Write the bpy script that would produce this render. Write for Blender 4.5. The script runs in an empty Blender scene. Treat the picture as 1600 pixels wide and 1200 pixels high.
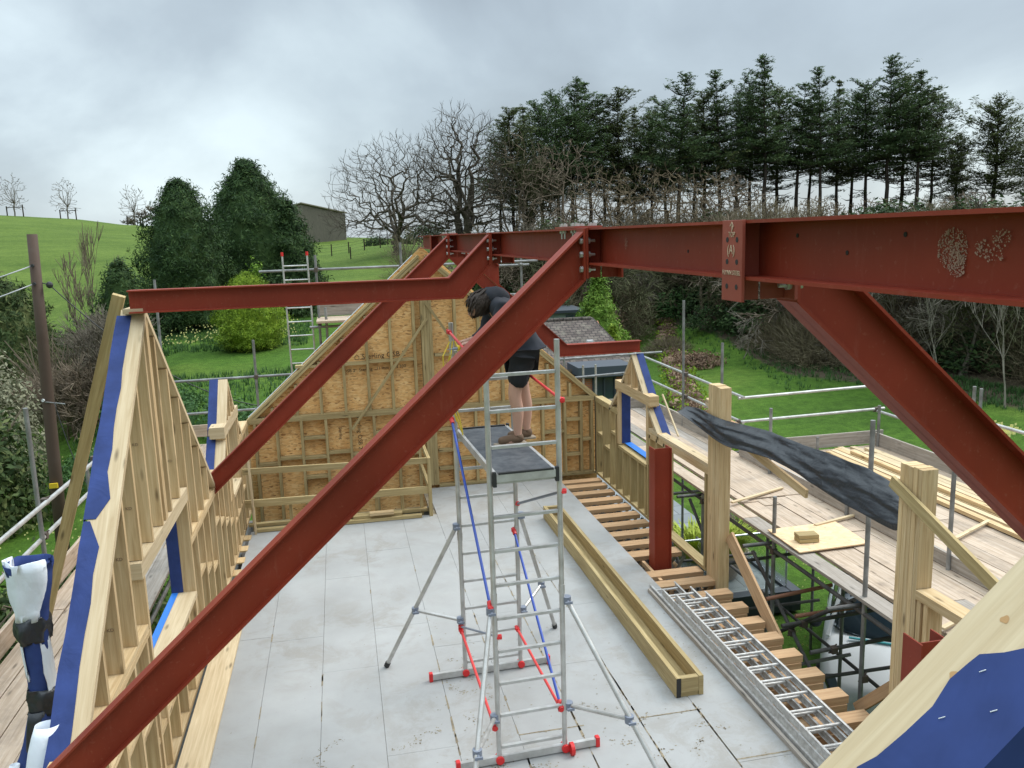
import bpy, bmesh, math, random
from mathutils import Vector, Matrix, noise as mnoise
R_ = math.radians
scene = bpy.context.scene
C = scene.collection

# ------------------------------------------------------------------ camera
cam = bpy.data.cameras.new("camera"); camo = bpy.data.objects.new("camera", cam); C.objects.link(camo)
EYE = Vector((0, 0, 4.3))
YAW, PITCH, ROLL = 0.20041, 0.17665, -0.0306
fwd = Vector((math.sin(YAW)*math.cos(PITCH), math.cos(YAW)*math.cos(PITCH), -math.sin(PITCH)))
r0 = Vector((math.cos(YAW), -math.sin(YAW), 0)); u0 = r0.cross(fwd)
rt = r0*math.cos(ROLL)+u0*math.sin(ROLL); up = -r0*math.sin(ROLL)+u0*math.cos(ROLL)
camo.matrix_world = Matrix(((rt.x, up.x, -fwd.x, EYE.x), (rt.y, up.y, -fwd.y, EYE.y), (rt.z, up.z, -fwd.z, EYE.z), (0, 0, 0, 1)))
cam.sensor_width = 36; cam.lens = 36*1306.5/1600; cam.clip_start = 0.05; cam.clip_end = 3000
scene.camera = camo
scene.render.resolution_x = 1024; scene.render.resolution_y = 768
scene.view_settings.view_transform = 'Standard'; scene.view_settings.look = 'None'
scene.view_settings.exposure = 0.22; scene.view_settings.gamma = 1

# ------------------------------------------------------------------ sky + sun (overcast)
w = bpy.data.worlds.new("World"); scene.world = w; w.use_nodes = True
nt = w.node_tree; nt.nodes.clear()
def N(t, ty, **k):
    n = t.nodes.new(ty)
    for a, b in k.items():
        if hasattr(n, a): setattr(n, a, b)
    return n
out = N(nt, 'ShaderNodeOutputWorld'); bg = N(nt, 'ShaderNodeBackground')
bg2 = N(nt, 'ShaderNodeBackground'); add = N(nt, 'ShaderNodeAddShader')
sky = N(nt, 'ShaderNodeTexSky', sky_type='NISHITA'); sky.sun_disc = False
sky.sun_elevation = R_(46); sky.sun_rotation = R_(72)
nt.links.new(sky.outputs[0], bg2.inputs[0]); bg2.inputs[1].default_value = 0.02
tc = N(nt, 'ShaderNodeTexCoord'); sep = N(nt, 'ShaderNodeSeparateXYZ'); nt.links.new(tc.outputs['Generated'], sep.inputs[0])
def M(op, a, b=None, c=None, t=None):
    for v in (a, b, c):
        if isinstance(v, bpy.types.NodeSocket): t = v.id_data; break
    t = t or nt
    n = t.nodes.new('ShaderNodeMath'); n.operation = op
    for i, v in enumerate((a, b, c)):
        if v is None: continue
        if isinstance(v, (int, float)): n.inputs[i].default_value = v
        else: t.links.new(v, n.inputs[i])
    return n.outputs[0]
zc = M('MAXIMUM', sep.outputs[2], 0.0)
den = M('ADD', zc, 0.50)
cx = M('DIVIDE', sep.outputs[0], den); cy = M('DIVIDE', sep.outputs[1], den)
comb = N(nt, 'ShaderNodeCombineXYZ'); nt.links.new(cx, comb.inputs[0]); nt.links.new(cy, comb.inputs[1])
mp = N(nt, 'ShaderNodeMapping'); mp.inputs['Location'].default_value = (1.3, 0.35, 0); mp.inputs['Rotation'].default_value = (0, 0, R_(20)); mp.inputs['Scale'].default_value = (0.75, 0.75, 1)
nt.links.new(comb.outputs[0], mp.inputs[0])
n1 = N(nt, 'ShaderNodeTexNoise'); n1.inputs['Scale'].default_value = 2.1; n1.inputs['Detail'].default_value = 7; n1.inputs['Roughness'].default_value = 0.5; n1.inputs['Distortion'].default_value = 0.35
nt.links.new(mp.outputs[0], n1.inputs['Vector'])
cr = N(nt, 'ShaderNodeValToRGB'); nt.links.new(n1.outputs['Fac'], cr.inputs[0])
el = cr.color_ramp.elements
el[0].position = 0.36; el[0].color = (0.345, 0.40, 0.44, 1)
el[1].position = 0.68; el[1].color = (0.70, 0.81, 0.85, 1)
e = cr.color_ramp.elements.new(0.5); e.color = (0.45, 0.525, 0.575, 1)
# overcast luminance: brighter towards the zenith, and a paler band close to the horizon
hz = M('POWER', M('SUBTRACT', 1.0, zc), 7.0)
ze = M('MULTIPLY', M('SMOOTH_MIN', M('MAXIMUM', M('SUBTRACT', zc, 0.44), 0.0), 0.5, 0.05), 7.5)
lum = M('ADD', M('ADD', 0.81, M('MULTIPLY', hz, 0.16)), ze)
# bright break in the cloud on the left
br = N(nt, 'ShaderNodeVectorMath', operation='DOT_PRODUCT'); nt.links.new(tc.outputs['Generated'], br.inputs[0]); br.inputs[1].default_value = Vector((-0.30, 0.93, 0.20)).normalized()
bb = M('POWER', M('MAXIMUM', br.outputs['Value'], 0.0), 40.0)
lum2 = M('ADD', lum, M('MULTIPLY', M('MULTIPLY', bb, n1.outputs['Fac']), 0.20))
nt.links.new(cr.outputs[0], bg.inputs[0]); nt.links.new(lum2, bg.inputs[1])
nt.links.new(bg.outputs[0], add.inputs[0]); nt.links.new(bg2.outputs[0], add.inputs[1]); nt.links.new(add.outputs[0], out.inputs[0])
sun = bpy.data.lights.new("sun", 'SUN'); sun.energy = 2.2; sun.angle = R_(30); sun.color = (1, .96, .9)
suno = bpy.data.objects.new("sun", sun); C.objects.link(suno)
sd = Vector((math.sin(R_(72))*math.cos(R_(46)), math.cos(R_(72))*math.cos(R_(46)), math.sin(R_(46))))
suno.rotation_euler = sd.to_track_quat('Z', 'Y').to_euler()

# ------------------------------------------------------------------ materials
MAT = {}
def mat(name, col, rough=0.8, metal=0.0, spec=0.5):
    m = bpy.data.materials.new(name); m.use_nodes = True
    t = m.node_tree; b = t.nodes['Principled BSDF']
    b.inputs['Base Color'].default_value = (*col, 1); b.inputs['Roughness'].default_value = rough
    b.inputs['Metallic'].default_value = metal; b.inputs['Specular IOR Level'].default_value = spec
    MAT[name] = m
    return m, t, b
def coord(t, kind='Object', scale=(1, 1, 1), rot=(0, 0, 0)):
    tc = t.nodes.new('ShaderNodeTexCoord'); mp = t.nodes.new('ShaderNodeMapping')
    mp.inputs['Scale'].default_value = scale; mp.inputs['Rotation'].default_value = rot
    t.links.new(tc.outputs[kind], mp.inputs[0]); return mp.outputs[0]
def tnoise(t, vec, scale=5, detail=4, rough=.55, dist=0):
    n = t.nodes.new('ShaderNodeTexNoise'); n.inputs['Scale'].default_value = scale; n.inputs['Detail'].default_value = detail
    n.inputs['Roughness'].default_value = rough; n.inputs['Distortion'].default_value = dist
    t.links.new(vec, n.inputs['Vector']); return n.outputs['Fac']
def ramp(t, fac, stops):
    r = t.nodes.new('ShaderNodeValToRGB'); t.links.new(fac, r.inputs[0]); e = r.color_ramp.elements
    while len(e) < len(stops): e.new(0.5)
    for i, (p, c) in enumerate(stops):
        e[i].position = p; e[i].color = (*c, 1) if not isinstance(c, float) else (c, c, c, 1)
    return r.outputs[0]
def mix(t, fac, a, b, mode='MIX'):
    n = t.nodes.new('ShaderNodeMix'); n.data_type = 'RGBA'; n.blend_type = mode
    for s, v in ((n.inputs[0], fac), (n.inputs[6], a), (n.inputs[7], b)):
        if isinstance(v, (int, float)): s.default_value = v
        elif isinstance(v, tuple): s.default_value = (*v, 1)
        else: t.links.new(v, s)
    return n.outputs[2]
def bump(t, b, h, strength=.3, dist=.01):
    n = t.nodes.new('ShaderNodeBump'); n.inputs['Strength'].default_value = strength; n.inputs['Distance'].default_value = dist
    t.links.new(h, n.inputs['Height']); t.links.new(n.outputs[0], b.inputs['Normal'])
def setc(t, b, c): t.links.new(c, b.inputs['Base Color'])

def wood(name, lo, mid, hi, rough=.75, knots=True, grain=1.0, dirt=0.0):
    m, t, b = mat(name, mid, rough, spec=.3)
    uv = coord(t, 'UV', (0.8, 16, 1))
    g = tnoise(t, uv, 2.2, 5, .6, .6)
    uvf = coord(t, 'UV', (2.5, 150, 1)); f = tnoise(t, uvf, 1.0, 2, .5)
    base = ramp(t, g, [(.28, lo), (.5, mid), (.74, hi)])
    base = mix(t, .10*grain, base, ramp(t, f, [(.35, 0.25), (.6, 1.0)]), 'MULTIPLY')
    oi = t.nodes.new('ShaderNodeObjectInfo'); uvl = coord(t, 'UV', (.01, .11, 1))
    var = tnoise(t, uvl, 3.0, 1, .5)
    v2 = M('ADD', M('MULTIPLY', oi.outputs['Random'], .22), M('ADD', M('MULTIPLY', var, .34), .70), t=t)
    vc = t.nodes.new('ShaderNodeCombineColor')
    for i in range(3): t.links.new(v2, vc.inputs[i])
    base = mix(t, 1.0, base, vc.outputs[0], 'MULTIPLY')
    if knots:
        vo = t.nodes.new('ShaderNodeTexVoronoi'); vo.inputs['Scale'].default_value = 1.0
        t.links.new(coord(t, 'UV', (2.1, 8, 1)), vo.inputs['Vector'])
        k = ramp(t, vo.outputs['Distance'], [(.05, 1.0), (.16, 0.0)])
        base = mix(t, M('MULTIPLY', k, .8, t=t), base, tuple(x*.34 for x in lo))
    if dirt:
        d = tnoise(t, coord(t, 'Object', (1, 1, 1)), 3.5, 6, .7)
        base = mix(t, M('MULTIPLY', ramp(t, d, [(.5, 0.0), (.75, 1.0)]), dirt, t=t), base, (.12, .10, .085))
    setc(t, b, base); bump(t, b, M('ADD', g, f, t=t), .12, .004)
    return m
wood('wood_new', (.42, .27, .125), (.56, .395, .21), (.67, .51, .305))
wood('wood_pale', (.46, .335, .19), (.56, .43, .265), (.65, .52, .34), grain=.6)
wood('wood_treated', (.27, .19, .085), (.38, .28, .13), (.49, .38, .20))
wood('wood_joist', (.36, .205, .10), (.47, .29, .155), (.56, .37, .21), knots=False, grain=1.6)
wood('wood_board', (.33, .24, .165), (.45, .345, .255), (.56, .455, .36), dirt=.45)
wood('wood_board_grey', (.24, .20, .165), (.33, .285, .24), (.43, .38, .335), dirt=.5)
wood('wood_barn', (.16, .14, .115), (.26, .23, .19), (.36, .32, .27), knots=False)
wood('wood_pole', (.055, .034, .024), (.085, .055, .04), (.13, .09, .066), knots=False, dirt=.2)

def steel_paint(name, col):
    m, t, b = mat(name, col, .5, spec=.28)
    n = tnoise(t, coord(t, 'Object'), 1.6, 5, .6)
    c = ramp(t, n, [(.3, tuple(x*.80 for x in col)), (.6, col), (.8, tuple(min(1, x*1.18+.008) for x in col))])
    n2 = tnoise(t, coord(t, 'Object', (1, 1, 1)), 42, 3, .6)
    c = mix(t, M('MULTIPLY', ramp(t, n2, [(.62, 0.0), (.72, 1.0)]), .18, t=t), c, (.42, .20, .14))
    st = tnoise(t, coord(t, 'Object', (5, 5, .9)), 3.0, 6, .75)
    c = mix(t, M('MULTIPLY', ramp(t, st, [(.56, 0.0), (.72, 1.0)]), .22), c, (.40, .17, .12))
    dk = tnoise(t, coord(t, 'Object', (1, 1, 1)), .9, 3, .5); c = mix(t, M('MULTIPLY', ramp(t, dk, [(.35, 1.0), (.55, 0.0)]), .28), c, tuple(x*.45 for x in col))
    setc(t, b, c); bump(t, b, tnoise(t, coord(t, 'Object'), 60, 2), .05, .002)
    t.links.new(M('ADD', .40, M('MULTIPLY', st, .25)), b.inputs['Roughness'])
steel_paint('red_oxide', (.265, .036, .016))
steel_paint('red_oxide_light', (.33, .075, .05))
m, t, b = mat('mortar_splash', (.40, .25, .19), .9)
m, t, b = mat('chalk', (.52, .36, .25), .9)
m, t, b = mat('osb', (.5, .3, .12), .8, spec=.3)
v = coord(t, 'Object', (1, 1, 1))
def flakes(rotz, sc, seed):
    mp = t.nodes.new('ShaderNodeMapping'); mp.inputs['Rotation'].default_value = (rotz, rotz*.7, rotz); mp.inputs['Scale'].default_value = sc; mp.inputs['Location'].default_value = (seed, seed, seed)
    t.links.new(v, mp.inputs[0]); vo = t.nodes.new('ShaderNodeTexVoronoi'); vo.inputs['Scale'].default_value = 1
    t.links.new(mp.outputs[0], vo.inputs['Vector']); return vo.outputs['Color'], vo.outputs['Distance']
c1, d1 = flakes(.25, (16, 16, 48), 1); c2, d2 = flakes(-.5, (14, 14, 52), 5); c3, d3 = flakes(1.1, (18, 18, 44), 9)
def lumi(c):
    s = t.nodes.new('ShaderNodeSeparateColor'); t.links.new(c, s.inputs[0]); return s.outputs[0], s.outputs[1]
l1, s1 = lumi(c1); l2, s2 = lumi(c2); l3, s3 = lumi(c3)
sel = M('GREATER_THAN', s1, .55, t=t); sel2 = M('GREATER_THAN', s2, .55, t=t)
lm = M('ADD', M('MULTIPLY', l1, sel, t=t), M('MULTIPLY', M('SUBTRACT', 1, sel, t=t), M('ADD', M('MULTIPLY', l2, sel2, t=t), M('MULTIPLY', M('SUBTRACT', 1, sel2, t=t), l3, t=t), t=t), t=t), t=t)
cc = ramp(t, lm, [(.0, (.34, .15, .05)), (.06, (.60, .33, .13)), (.35, (.78, .44, .165)), (.7, (.84, .52, .22)), (1, (.88, .60, .29))])
big = tnoise(t, v, 1.2, 3)
cc = mix(t, .55, cc, ramp(t, big, [(.3, (.75, .68, .6)), (.6, (1., 1., 1.))]), 'MULTIPLY')
setc(t, b, cc); bump(t, b, lm, .25, .004)
mp_ = m.copy(); mp_.name = 'osb_pale'; MAT['osb_pale'] = mp_; t2 = mp_.node_tree; b2 = t2.nodes['Principled BSDF']
l_ = b2.inputs['Base Color'].links[0].from_socket; t2.links.new(mix(t2, .5, l_, (.66, .54, .40)), b2.inputs['Base Color'])
m, t, b = mat('ink', (.07, .045, .03), .9); mat('stamp', (.20, .13, .08), .9)
m, t, b = mat('deck_board', (.42, .44, .46), .55, spec=.4)
v = coord(t, 'Object')
n = tnoise(t, v, .9, 5, .6); c = ramp(t, n, [(.3, (.285, .279, .268)), (.55, (.335, .330, .320)), (.75, (.375, .370, .360))])
d = tnoise(t, v, 2.2, 9, .76, .5); dm = tnoise(t, v, .42, 2, .5)
dirt = M('MULTIPLY', ramp(t, d, [(.47, 0.0), (.60, 1.0)]), ramp(t, dm, [(.36, 0.0), (.58, 1.0)]), t=t)
c = mix(t, M('MULTIPLY', dirt, .36, t=t), c, (.205, .17, .125))
sp = tnoise(t, v, 24, 3, .6); c = mix(t, M('MULTIPLY', ramp(t, sp, [(.70, 0.0), (.74, 1.0)]), .6, t=t), c, (.17, .12, .075))
setc(t, b, c)
t.links.new(M('ADD', .38, M('MULTIPLY', tnoise(t, v, 1.1, 3), .45, t=t), t=t), b.inputs['Roughness'])
m, t, b = mat('joint_dirt', (.19, .145, .085), .95)
setc(t, b, ramp(t, tnoise(t, coord(t), 14, 4), [(.4, (.17, .135, .09)), (.7, (.32, .26, .17))]))
m, t, b = mat('galvanised', (.42, .44, .45), .5, .45)
setc(t, b, ramp(t, tnoise(t, coord(t), 6, 5), [(.3, (.15, .145, .14)), (.6, (.26, .26, .255)), (.8, (.38, .38, .38))]))
m, t, b = mat('tube_dark', (.10, .095, .09), .65, .3)
setc(t, b, ramp(t, tnoise(t, coord(t), 5, 6, .65), [(.35, (.055, .052, .05)), (.6, (.11, .105, .1)), (.75, (.17, .12, .09))]))
m, t, b = mat('coupler', (.11, .085, .07), .7, .4)
m, t, b = mat('rust_tube', (.28, .13, .08), .75, .2)
m, t, b = mat('aluminium', (.60, .60, .585), .42, .55)
setc(t, b, ramp(t, tnoise(t, coord(t), 8, 4), [(.3, (.40, .38, .355)), (.7, (.58, .57, .55))]))
m, t, b = mat('aluminium_old', (.42, .40, .37), .6, .35)
setc(t, b, ramp(t, tnoise(t, coord(t), 20, 5, .7), [(.35, (.36, .335, .31)), (.65, (.58, .565, .54))]))
mat('red_plastic', (.62, .02, .02), .45); mat('blue_brace', (.025, .07, .36), .5); mat('red_brace', (.62, .05, .045), .5)
mat('black_plastic_part', (.02, .02, .02), .5); mat('grey_brace', (.2, .22, .27), .5, .2)
m, t, b = mat('black_sheet', (.016, .018, .022), .42, spec=.55)
bump(t, b, tnoise(t, coord(t), 5, 4, .5, .6), .5, .04)
m, t, b = mat('blue_membrane', (.035, .065, .27), .75, spec=.25)
setc(t, b, ramp(t, tnoise(t, coord(t), 5, 5), [(.3, (.019, .034, .115)), (.7, (.030, .054, .185))])); bump(t, b, tnoise(t, coord(t), 3.5, 4, .5, 1.0), .45, .03)
m, t, b = mat('bright_blue_tape', (.02, .16, .55), .5)
m, t, b = mat('white_membrane', (.66, .69, .74), .6)
bump(t, b, tnoise(t, coord(t), 9, 3), .4, .02)
m, t, b = mat('platform_ply', (.045, .05, .06), .55)
setc(t, b, ramp(t, tnoise(t, coord(t), 9, 5, .7), [(.4, (.035, .04, .048)), (.75, (.11, .115, .12))]))
# people
mat('skin', (.52, .29, .21), .6); mat('hoodie', (.022, .024, .032), .9); mat('shorts', (.012, .012, .014), .9)
mat('boot', (.13, .075, .042), .8); mat('boot_sole', (.28, .22, .16), .8); mat('sock', (.02, .02, .022), .9); mat('hair', (.035, .02, .012), .7)
mat('yellow_plastic', (.62, .42, .02), .5); mat('strap_yellow', (.62, .45, .03), .7)
m, t, b = mat('bolt', (.5, .5, .48), .4, .7)
# landscape
m, t, b = mat('grass', (.07, .14, .02), .95, spec=.15)
v = coord(t, 'Object')
n = tnoise(t, v, .12, 6, .6); n2 = tnoise(t, v, 2.5, 6, .75); n3 = tnoise(t, v, 14, 4, .8)
c = ramp(t, n, [(.3, (.050, .108, .014)), (.5, (.074, .150, .019)), (.7, (.130, .195, .034))])
c = mix(t, .85, c, ramp(t, n2, [(.3, (.40, .46, .36)), (.65, (1.1, 1.08, 1.0))]), 'MULTIPLY')
c = mix(t, .6, c, ramp(t, n3, [(.3, (.4, .45, .4)), (.65, (1.2, 1.2, 1.1))]), 'MULTIPLY')
af = t.nodes.new('ShaderNodeAttribute'); af.attribute_name = 'field'
fc = ramp(t, n2, [(.3, (.075, .12, .022)), (.55, (.11, .165, .032)), (.75, (.155, .205, .045))])
c = mix(t, af.outputs['Fac'], c, mix(t, .8, mix(t, .5, fc, ramp(t, n3, [(.3, (.55, .6, .5)), (.65, (1.15, 1.15, 1.1))]), 'MULTIPLY'), ramp(t, tnoise(t, coord(t, 'Object', (.05, .16, .1)), 1.6, 6, .68), [(.34, (.58, .66, .55)), (.6, (1.08, 1.05, 1.0))]), 'MULTIPLY'))
# woodland floor where the vertex attribute says so
at = t.nodes.new('ShaderNodeAttribute'); at.attribute_name = 'wood'
wf = ramp(t, tnoise(t, v, 1.2, 6, .7), [(.3, (.035, .028, .018)), (.6, (.09, .07, .045)), (.75, (.05, .07, .02))])
edge = M('ADD', at.outputs['Fac'], M('MULTIPLY', M('SUBTRACT', n2, .5, t=t), .5, t=t), t=t)
c = mix(t, ramp(t, edge, [(.42, 0.0), (.58, 1.0)]), c, wf)
setc(t, b, c); bump(t, b, M('ADD', n2, n3, t=t), .6, .12)
m, t, b = mat('foliage_leaf_base', (.05, .08, .02), .8)
def leaf(name, dark, mid, light, rough=.7, sc=.7):
    m, t, b = mat(name, mid, rough, spec=.2)
    v = coord(t, 'Object'); n = tnoise(t, v, sc, 4, .65)
    g = t.nodes.new('ShaderNodeNewGeometry')
    f = M('ADD', M('MULTIPLY', n, .62, t=t), M('MULTIPLY', g.outputs['Random Per Island'], .38, t=t), t=t)
    setc(t, b, ramp(t, f, [(.28, dark), (.5, mid), (.72, light)]))
    tr = t.nodes.new('ShaderNodeBsdfTranslucent'); setcol = mix(t, .0, mid, mid)
    t.links.new(setcol, tr.inputs[0]); ms = t.nodes.new('ShaderNodeMixShader'); ms.inputs[0].default_value = .18
    o = t.nodes['Material Output']; t.links.new(b.outputs[0], ms.inputs[1]); t.links.new(tr.outputs[0], ms.inputs[2]); t.links.new(ms.outputs[0], o.inputs[0])
leaf('pine_leaf', (.034, .062, .026), (.066, .108, .040), (.12, .17, .058), sc=.5)
leaf('pine_leaf_olive', (.05, .066, .026), (.086, .110, .040), (.14, .16, .058), sc=.5)
leaf('yew_leaf', (.012, .030, .009), (.030, .064, .018), (.068, .115, .030), sc=.9)
leaf('gold_leaf', (.06, .11, .010), (.16, .25, .018), (.33, .44, .04), sc=2.5)
leaf('larch_leaf', (.05, .11, .012), (.12, .22, .025), (.22, .33, .05), sc=.9)
leaf('rhodo_leaf', (.018, .035, .010), (.045, .075, .020), (.13, .15, .05), sc=1.5)
leaf('grey_leaf', (.10, .105, .06), (.19, .19, .12), (.30, .29, .19), sc=1.5)
leaf('twig_brown', (.07, .055, .034), (.16, .132, .078), (.27, .235, .145), sc=1.2)
leaf('ivy_leaf', (.016, .034, .012), (.036, .066, .02), (.07, .115, .036), sc=1.0)
leaf('heather', (.10, .06, .04), (.20, .125, .08), (.30, .20, .135), sc=1.5)
leaf('daffodil_leaf', (.03, .075, .022), (.055, .12, .035), (.09, .17, .045), sc=1.5)
mat('daffodil_flower', (.75, .68, .25), .7)
def bark(name, a, c2):
    m, t, b = mat(name, a, .95, spec=.15)
    setc(t, b, ramp(t, tnoise(t, coord(t, 'Object', (1, 1, .3)), 2.0, 4, .7), [(.3, a), (.7, c2)]))
bark('bark_dark', (.030, .024, .019), (.075, .062, .048)); bark('bark_grey', (.10, .085, .065), (.19, .165, .13))
bark('bark_brown', (.11, .085, .06), (.21, .165, .12)); bark('bark_ivy', (.05, .05, .025), (.10, .10, .05)); bark('bark_pale', (.15, .13, .10), (.30, .27, .22))
bark('bark_red', (.10, .075, .045), (.18, .14, .088))
bark('bark_oak', (.05, .041, .031), (.11, .092, .07))
m, t, b = mat('roof_tile', (.13, .095, .08), .85)
br_ = t.nodes.new('ShaderNodeTexBrick'); t.links.new(coord(t, 'UV', (1, 1, 1)), br_.inputs['Vector'])
br_.inputs['Scale'].default_value = 1; br_.inputs['Brick Width'].default_value = .26; br_.inputs['Row Height'].default_value = .17; br_.inputs['Mortar Size'].default_value = .02
br_.inputs['Color1'].default_value = (.065, .047, .04, 1); br_.inputs['Color2'].default_value = (.13, .10, .085, 1); br_.inputs['Mortar'].default_value = (.022, .017, .015, 1)
lich = tnoise(t, coord(t), 3, 5, .7)
setc(t, b, mix(t, M('MULTIPLY', ramp(t, lich, [(.5, 0.0), (.7, 1.0)]), .5, t=t), br_.outputs[0], (.26, .235, .18)))
m, t, b = mat('brick', (.22, .09, .05), .9)
br_ = t.nodes.new('ShaderNodeTexBrick'); t.links.new(coord(t, 'UV'), br_.inputs['Vector'])
br_.inputs['Scale'].default_value = 1; br_.inputs['Brick Width'].default_value = .225; br_.inputs['Row Height'].default_value = .075; br_.inputs['Mortar Size'].default_value = .008
br_.inputs['Color1'].default_value = (.42, .14, .06, 1); br_.inputs['Color2'].default_value = (.30, .10, .05, 1); br_.inputs['Mortar'].default_value = (.22, .18, .15, 1)
setc(t, b, br_.outputs[0])
mat('dark_trim', (.035, .042, .052), .5); mat('window_glass', (.03, .045, .055), .08, spec=.8); mat('lead_roof', (.05, .06, .075), .6)
mat('cabin_green', (.20, .27, .22), .8)
m, t, b = mat('glass', (.82, .93, .89), .05); b.inputs['Transmission Weight'].default_value = 1.0; b.inputs['IOR'].default_value = 1.1; b.inputs['Alpha'].default_value = .35
m, t, b = mat('slate_paving', (.13, .145, .15), .6)
brp = t.nodes.new('ShaderNodeTexBrick'); t.links.new(coord(t, 'Object'), brp.inputs['Vector'])
brp.inputs['Scale'].default_value = 1; brp.inputs['Brick Width'].default_value = .9; brp.inputs['Row Height'].default_value = .6; brp.inputs['Mortar Size'].default_value = .012
brp.inputs['Color1'].default_value = (.15, .165, .17, 1); brp.inputs['Color2'].default_value = (.20, .215, .22, 1); brp.inputs['Mortar'].default_value = (.07, .075, .08, 1)
setc(t, b, brp.outputs[0])
mat('car_white', (.72, .75, .77), .25, spec=.6); mat('car_glass', (.02, .035, .05), .08, spec=.9); mat('car_black', (.03, .035, .045), .4); mat('rubber', (.015, .015, .015), .8); mat('teal', (.02, .30, .33), .4); mat('rim', (.4, .4, .42), .35, .6)
mat('terracotta', (.42, .33, .27), .85); mat('lime_leaf', (.30, .36, .03), .8); mat('chrome', (.65, .67, .68), .25, .8); mat('wire', (.03, .03, .032), .6); mat('wire_pale', (.35, .36, .37), .5)
mat('concrete', (.26, .25, .235), .9); mat('dark_void', (.03, .027, .025), .95); mat('staple_white', (.8, .8, .8), .4); mat('knot_brown', (.42, .24, .10), .8); mat('ceramic', (.6, .6, .6), .4)

# ------------------------------------------------------------------ geometry helpers
OFF = {}
class MB:
    def __init__(s): s.v = []; s.f = []; s.uv = []; s.mi = []; s.cur = 0
    def face(s, idx, uvs=None):
        s.f.append(tuple(idx)); s.mi.append(s.cur)
        s.uv.append(uvs if uvs else [(0, 0)]*len(idx))
    def beam(s, a, b, w, h, up=(0, 0, 1), roll=0.0, end_shift=0):
        """rectangular bar from a to b; h along 'up', w across"""
        a = Vector(a); b = Vector(b); d = (b-a); L = d.length; d.normalize()
        U = Vector(up); U = (U-d*U.dot(d))
        if U.length < 1e-4: U = Vector((0, 1, 0))-d*d.y
        U.normalize(); S = d.cross(U)
        if roll: q = Matrix.Rotation(roll, 3, d); U = q@U; S = q@S
        n = len(s.v); ou = random.uniform(0, 60); ov = random.uniform(0, 60)
        for P in (a, b):
            for (x, y) in ((-1, -1), (1, -1), (1, 1), (-1, 1)): s.v.append(P+S*(x*w/2)+U*(y*h/2))
        p = [0, w, w+h, 2*w+h, 2*w+2*h]
        for i in range(4):
            j = (i+1) % 4
            s.face((n+i, n+j, n+4+j, n+4+i), [(ou, ov+p[i]), (ou, ov+p[i+1]), (ou+L, ov+p[i+1]), (ou+L, ov+p[i])])
        s.face((n+3, n+2, n+1, n), [(ou, ov), (ou+.01, ov), (ou+.01, ov+h), (ou, ov+h)])
        s.face((n+4, n+5, n+6, n+7), [(ou, ov), (ou+.01, ov), (ou+.01, ov+h), (ou, ov+h)])
    def box(s, x0, x1, y0, y1, z0, z1):
        dx, dy, dz = x1-x0, y1-y0, z1-z0; cx_, cy_, cz_ = (x0+x1)/2, (y0+y1)/2, (z0+z1)/2
        if dx >= dy and dx >= dz: s.beam((x0, cy_, cz_), (x1, cy_, cz_), dy, dz)
        elif dy >= dz: s.beam((cx_, y0, cz_), (cx_, y1, cz_), dx, dz)
        else: s.beam((cx_, cy_, z0), (cx_, cy_, z1), dx, dy, up=(0, 1, 0))
    def tube(s, a, b, r, n=10, r2=None, caps=True):
        a = Vector(a); b = Vector(b); d = (b-a); L = d.length
        if L < 1e-6: return
        d.normalize(); r2 = r if r2 is None else r2
        U = d.orthogonal().normalized(); S = d.cross(U); k = len(s.v)
        for P, rr in ((a, r), (b, r2)):
            for i in range(n):
                t = 2*math.pi*i/n; s.v.append(P+(U*math.cos(t)+S*math.sin(t))*rr)
        for i in range(n):
            j = (i+1) % n; s.face((k+i, k+j, k+n+j, k+n+i), [(0, i/n), (0, (i+1)/n), (L, (i+1)/n), (L, i/n)])
        if caps: s.face([k+i for i in range(n)][::-1]); s.face([k+n+i for i in range(n)])
    def path(s, pts, rads, n=6):
        k0 = len(s.v); pts = [Vector(p) for p in pts]; prevU = None
        for i, P in enumerate(pts):
            d = (pts[min(i+1, len(pts)-1)]-pts[max(i-1, 0)])
            if d.length < 1e-7: d = Vector((0, 0, 1))
            d.normalize()
            U = d.orthogonal() if prevU is None else prevU-d*prevU.dot(d)
            if U.length < 1e-5: U = d.orthogonal()
            U.normalize(); prevU = U; S = d.cross(U)
            for j in range(n):
                t = 2*math.pi*j/n; s.v.append(P+(U*math.cos(t)+S*math.sin(t))*rads[i])
        for i in range(len(pts)-1):
            for j in range(n):
                k = (j+1) % n; s.face((k0+i*n+j, k0+i*n+k, k0+(i+1)*n+k, k0+(i+1)*n+j))
        s.face([k0+j for j in range(n)][::-1]); s.face([k0+(len(pts)-1)*n+j for j in range(n)])
    def poly(s, pts, ext):
        """planar polygon extruded by vector ext"""
        n = len(pts); k = len(s.v); e = Vector(ext); o = random.uniform(0, 50)
        P = [Vector(p) for p in pts]; s.v += P; s.v += [p+e for p in P]
        nn = e.normalized(); A = (P[1]-P[0]).normalized(); B = nn.cross(A)
        uv = [(o+(p-P[0]).dot(A), o+(p-P[0]).dot(B)) for p in P]
        s.face(range(k, k+n), uv); s.face([k+n+i for i in range(n)][::-1], uv[::-1])
        for i in range(n):
            j = (i+1) % n; L = (P[j]-P[i]).length
            s.face((k+j, k+i, k+n+i, k+n+j), [(o+L, o), (o, o), (o, o+e.length), (o+L, o+e.length)])
    def quad(s, a, b, c, d, uv=None):
        k = len(s.v); s.v += [Vector(a), Vector(b), Vector(c), Vector(d)]; s.face((k, k+1, k+2, k+3), uv)
    def tri(s, a, b, c):
        k = len(s.v); s.v += [Vector(a), Vector(b), Vector(c)]; s.face((k, k+1, k+2))
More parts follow.
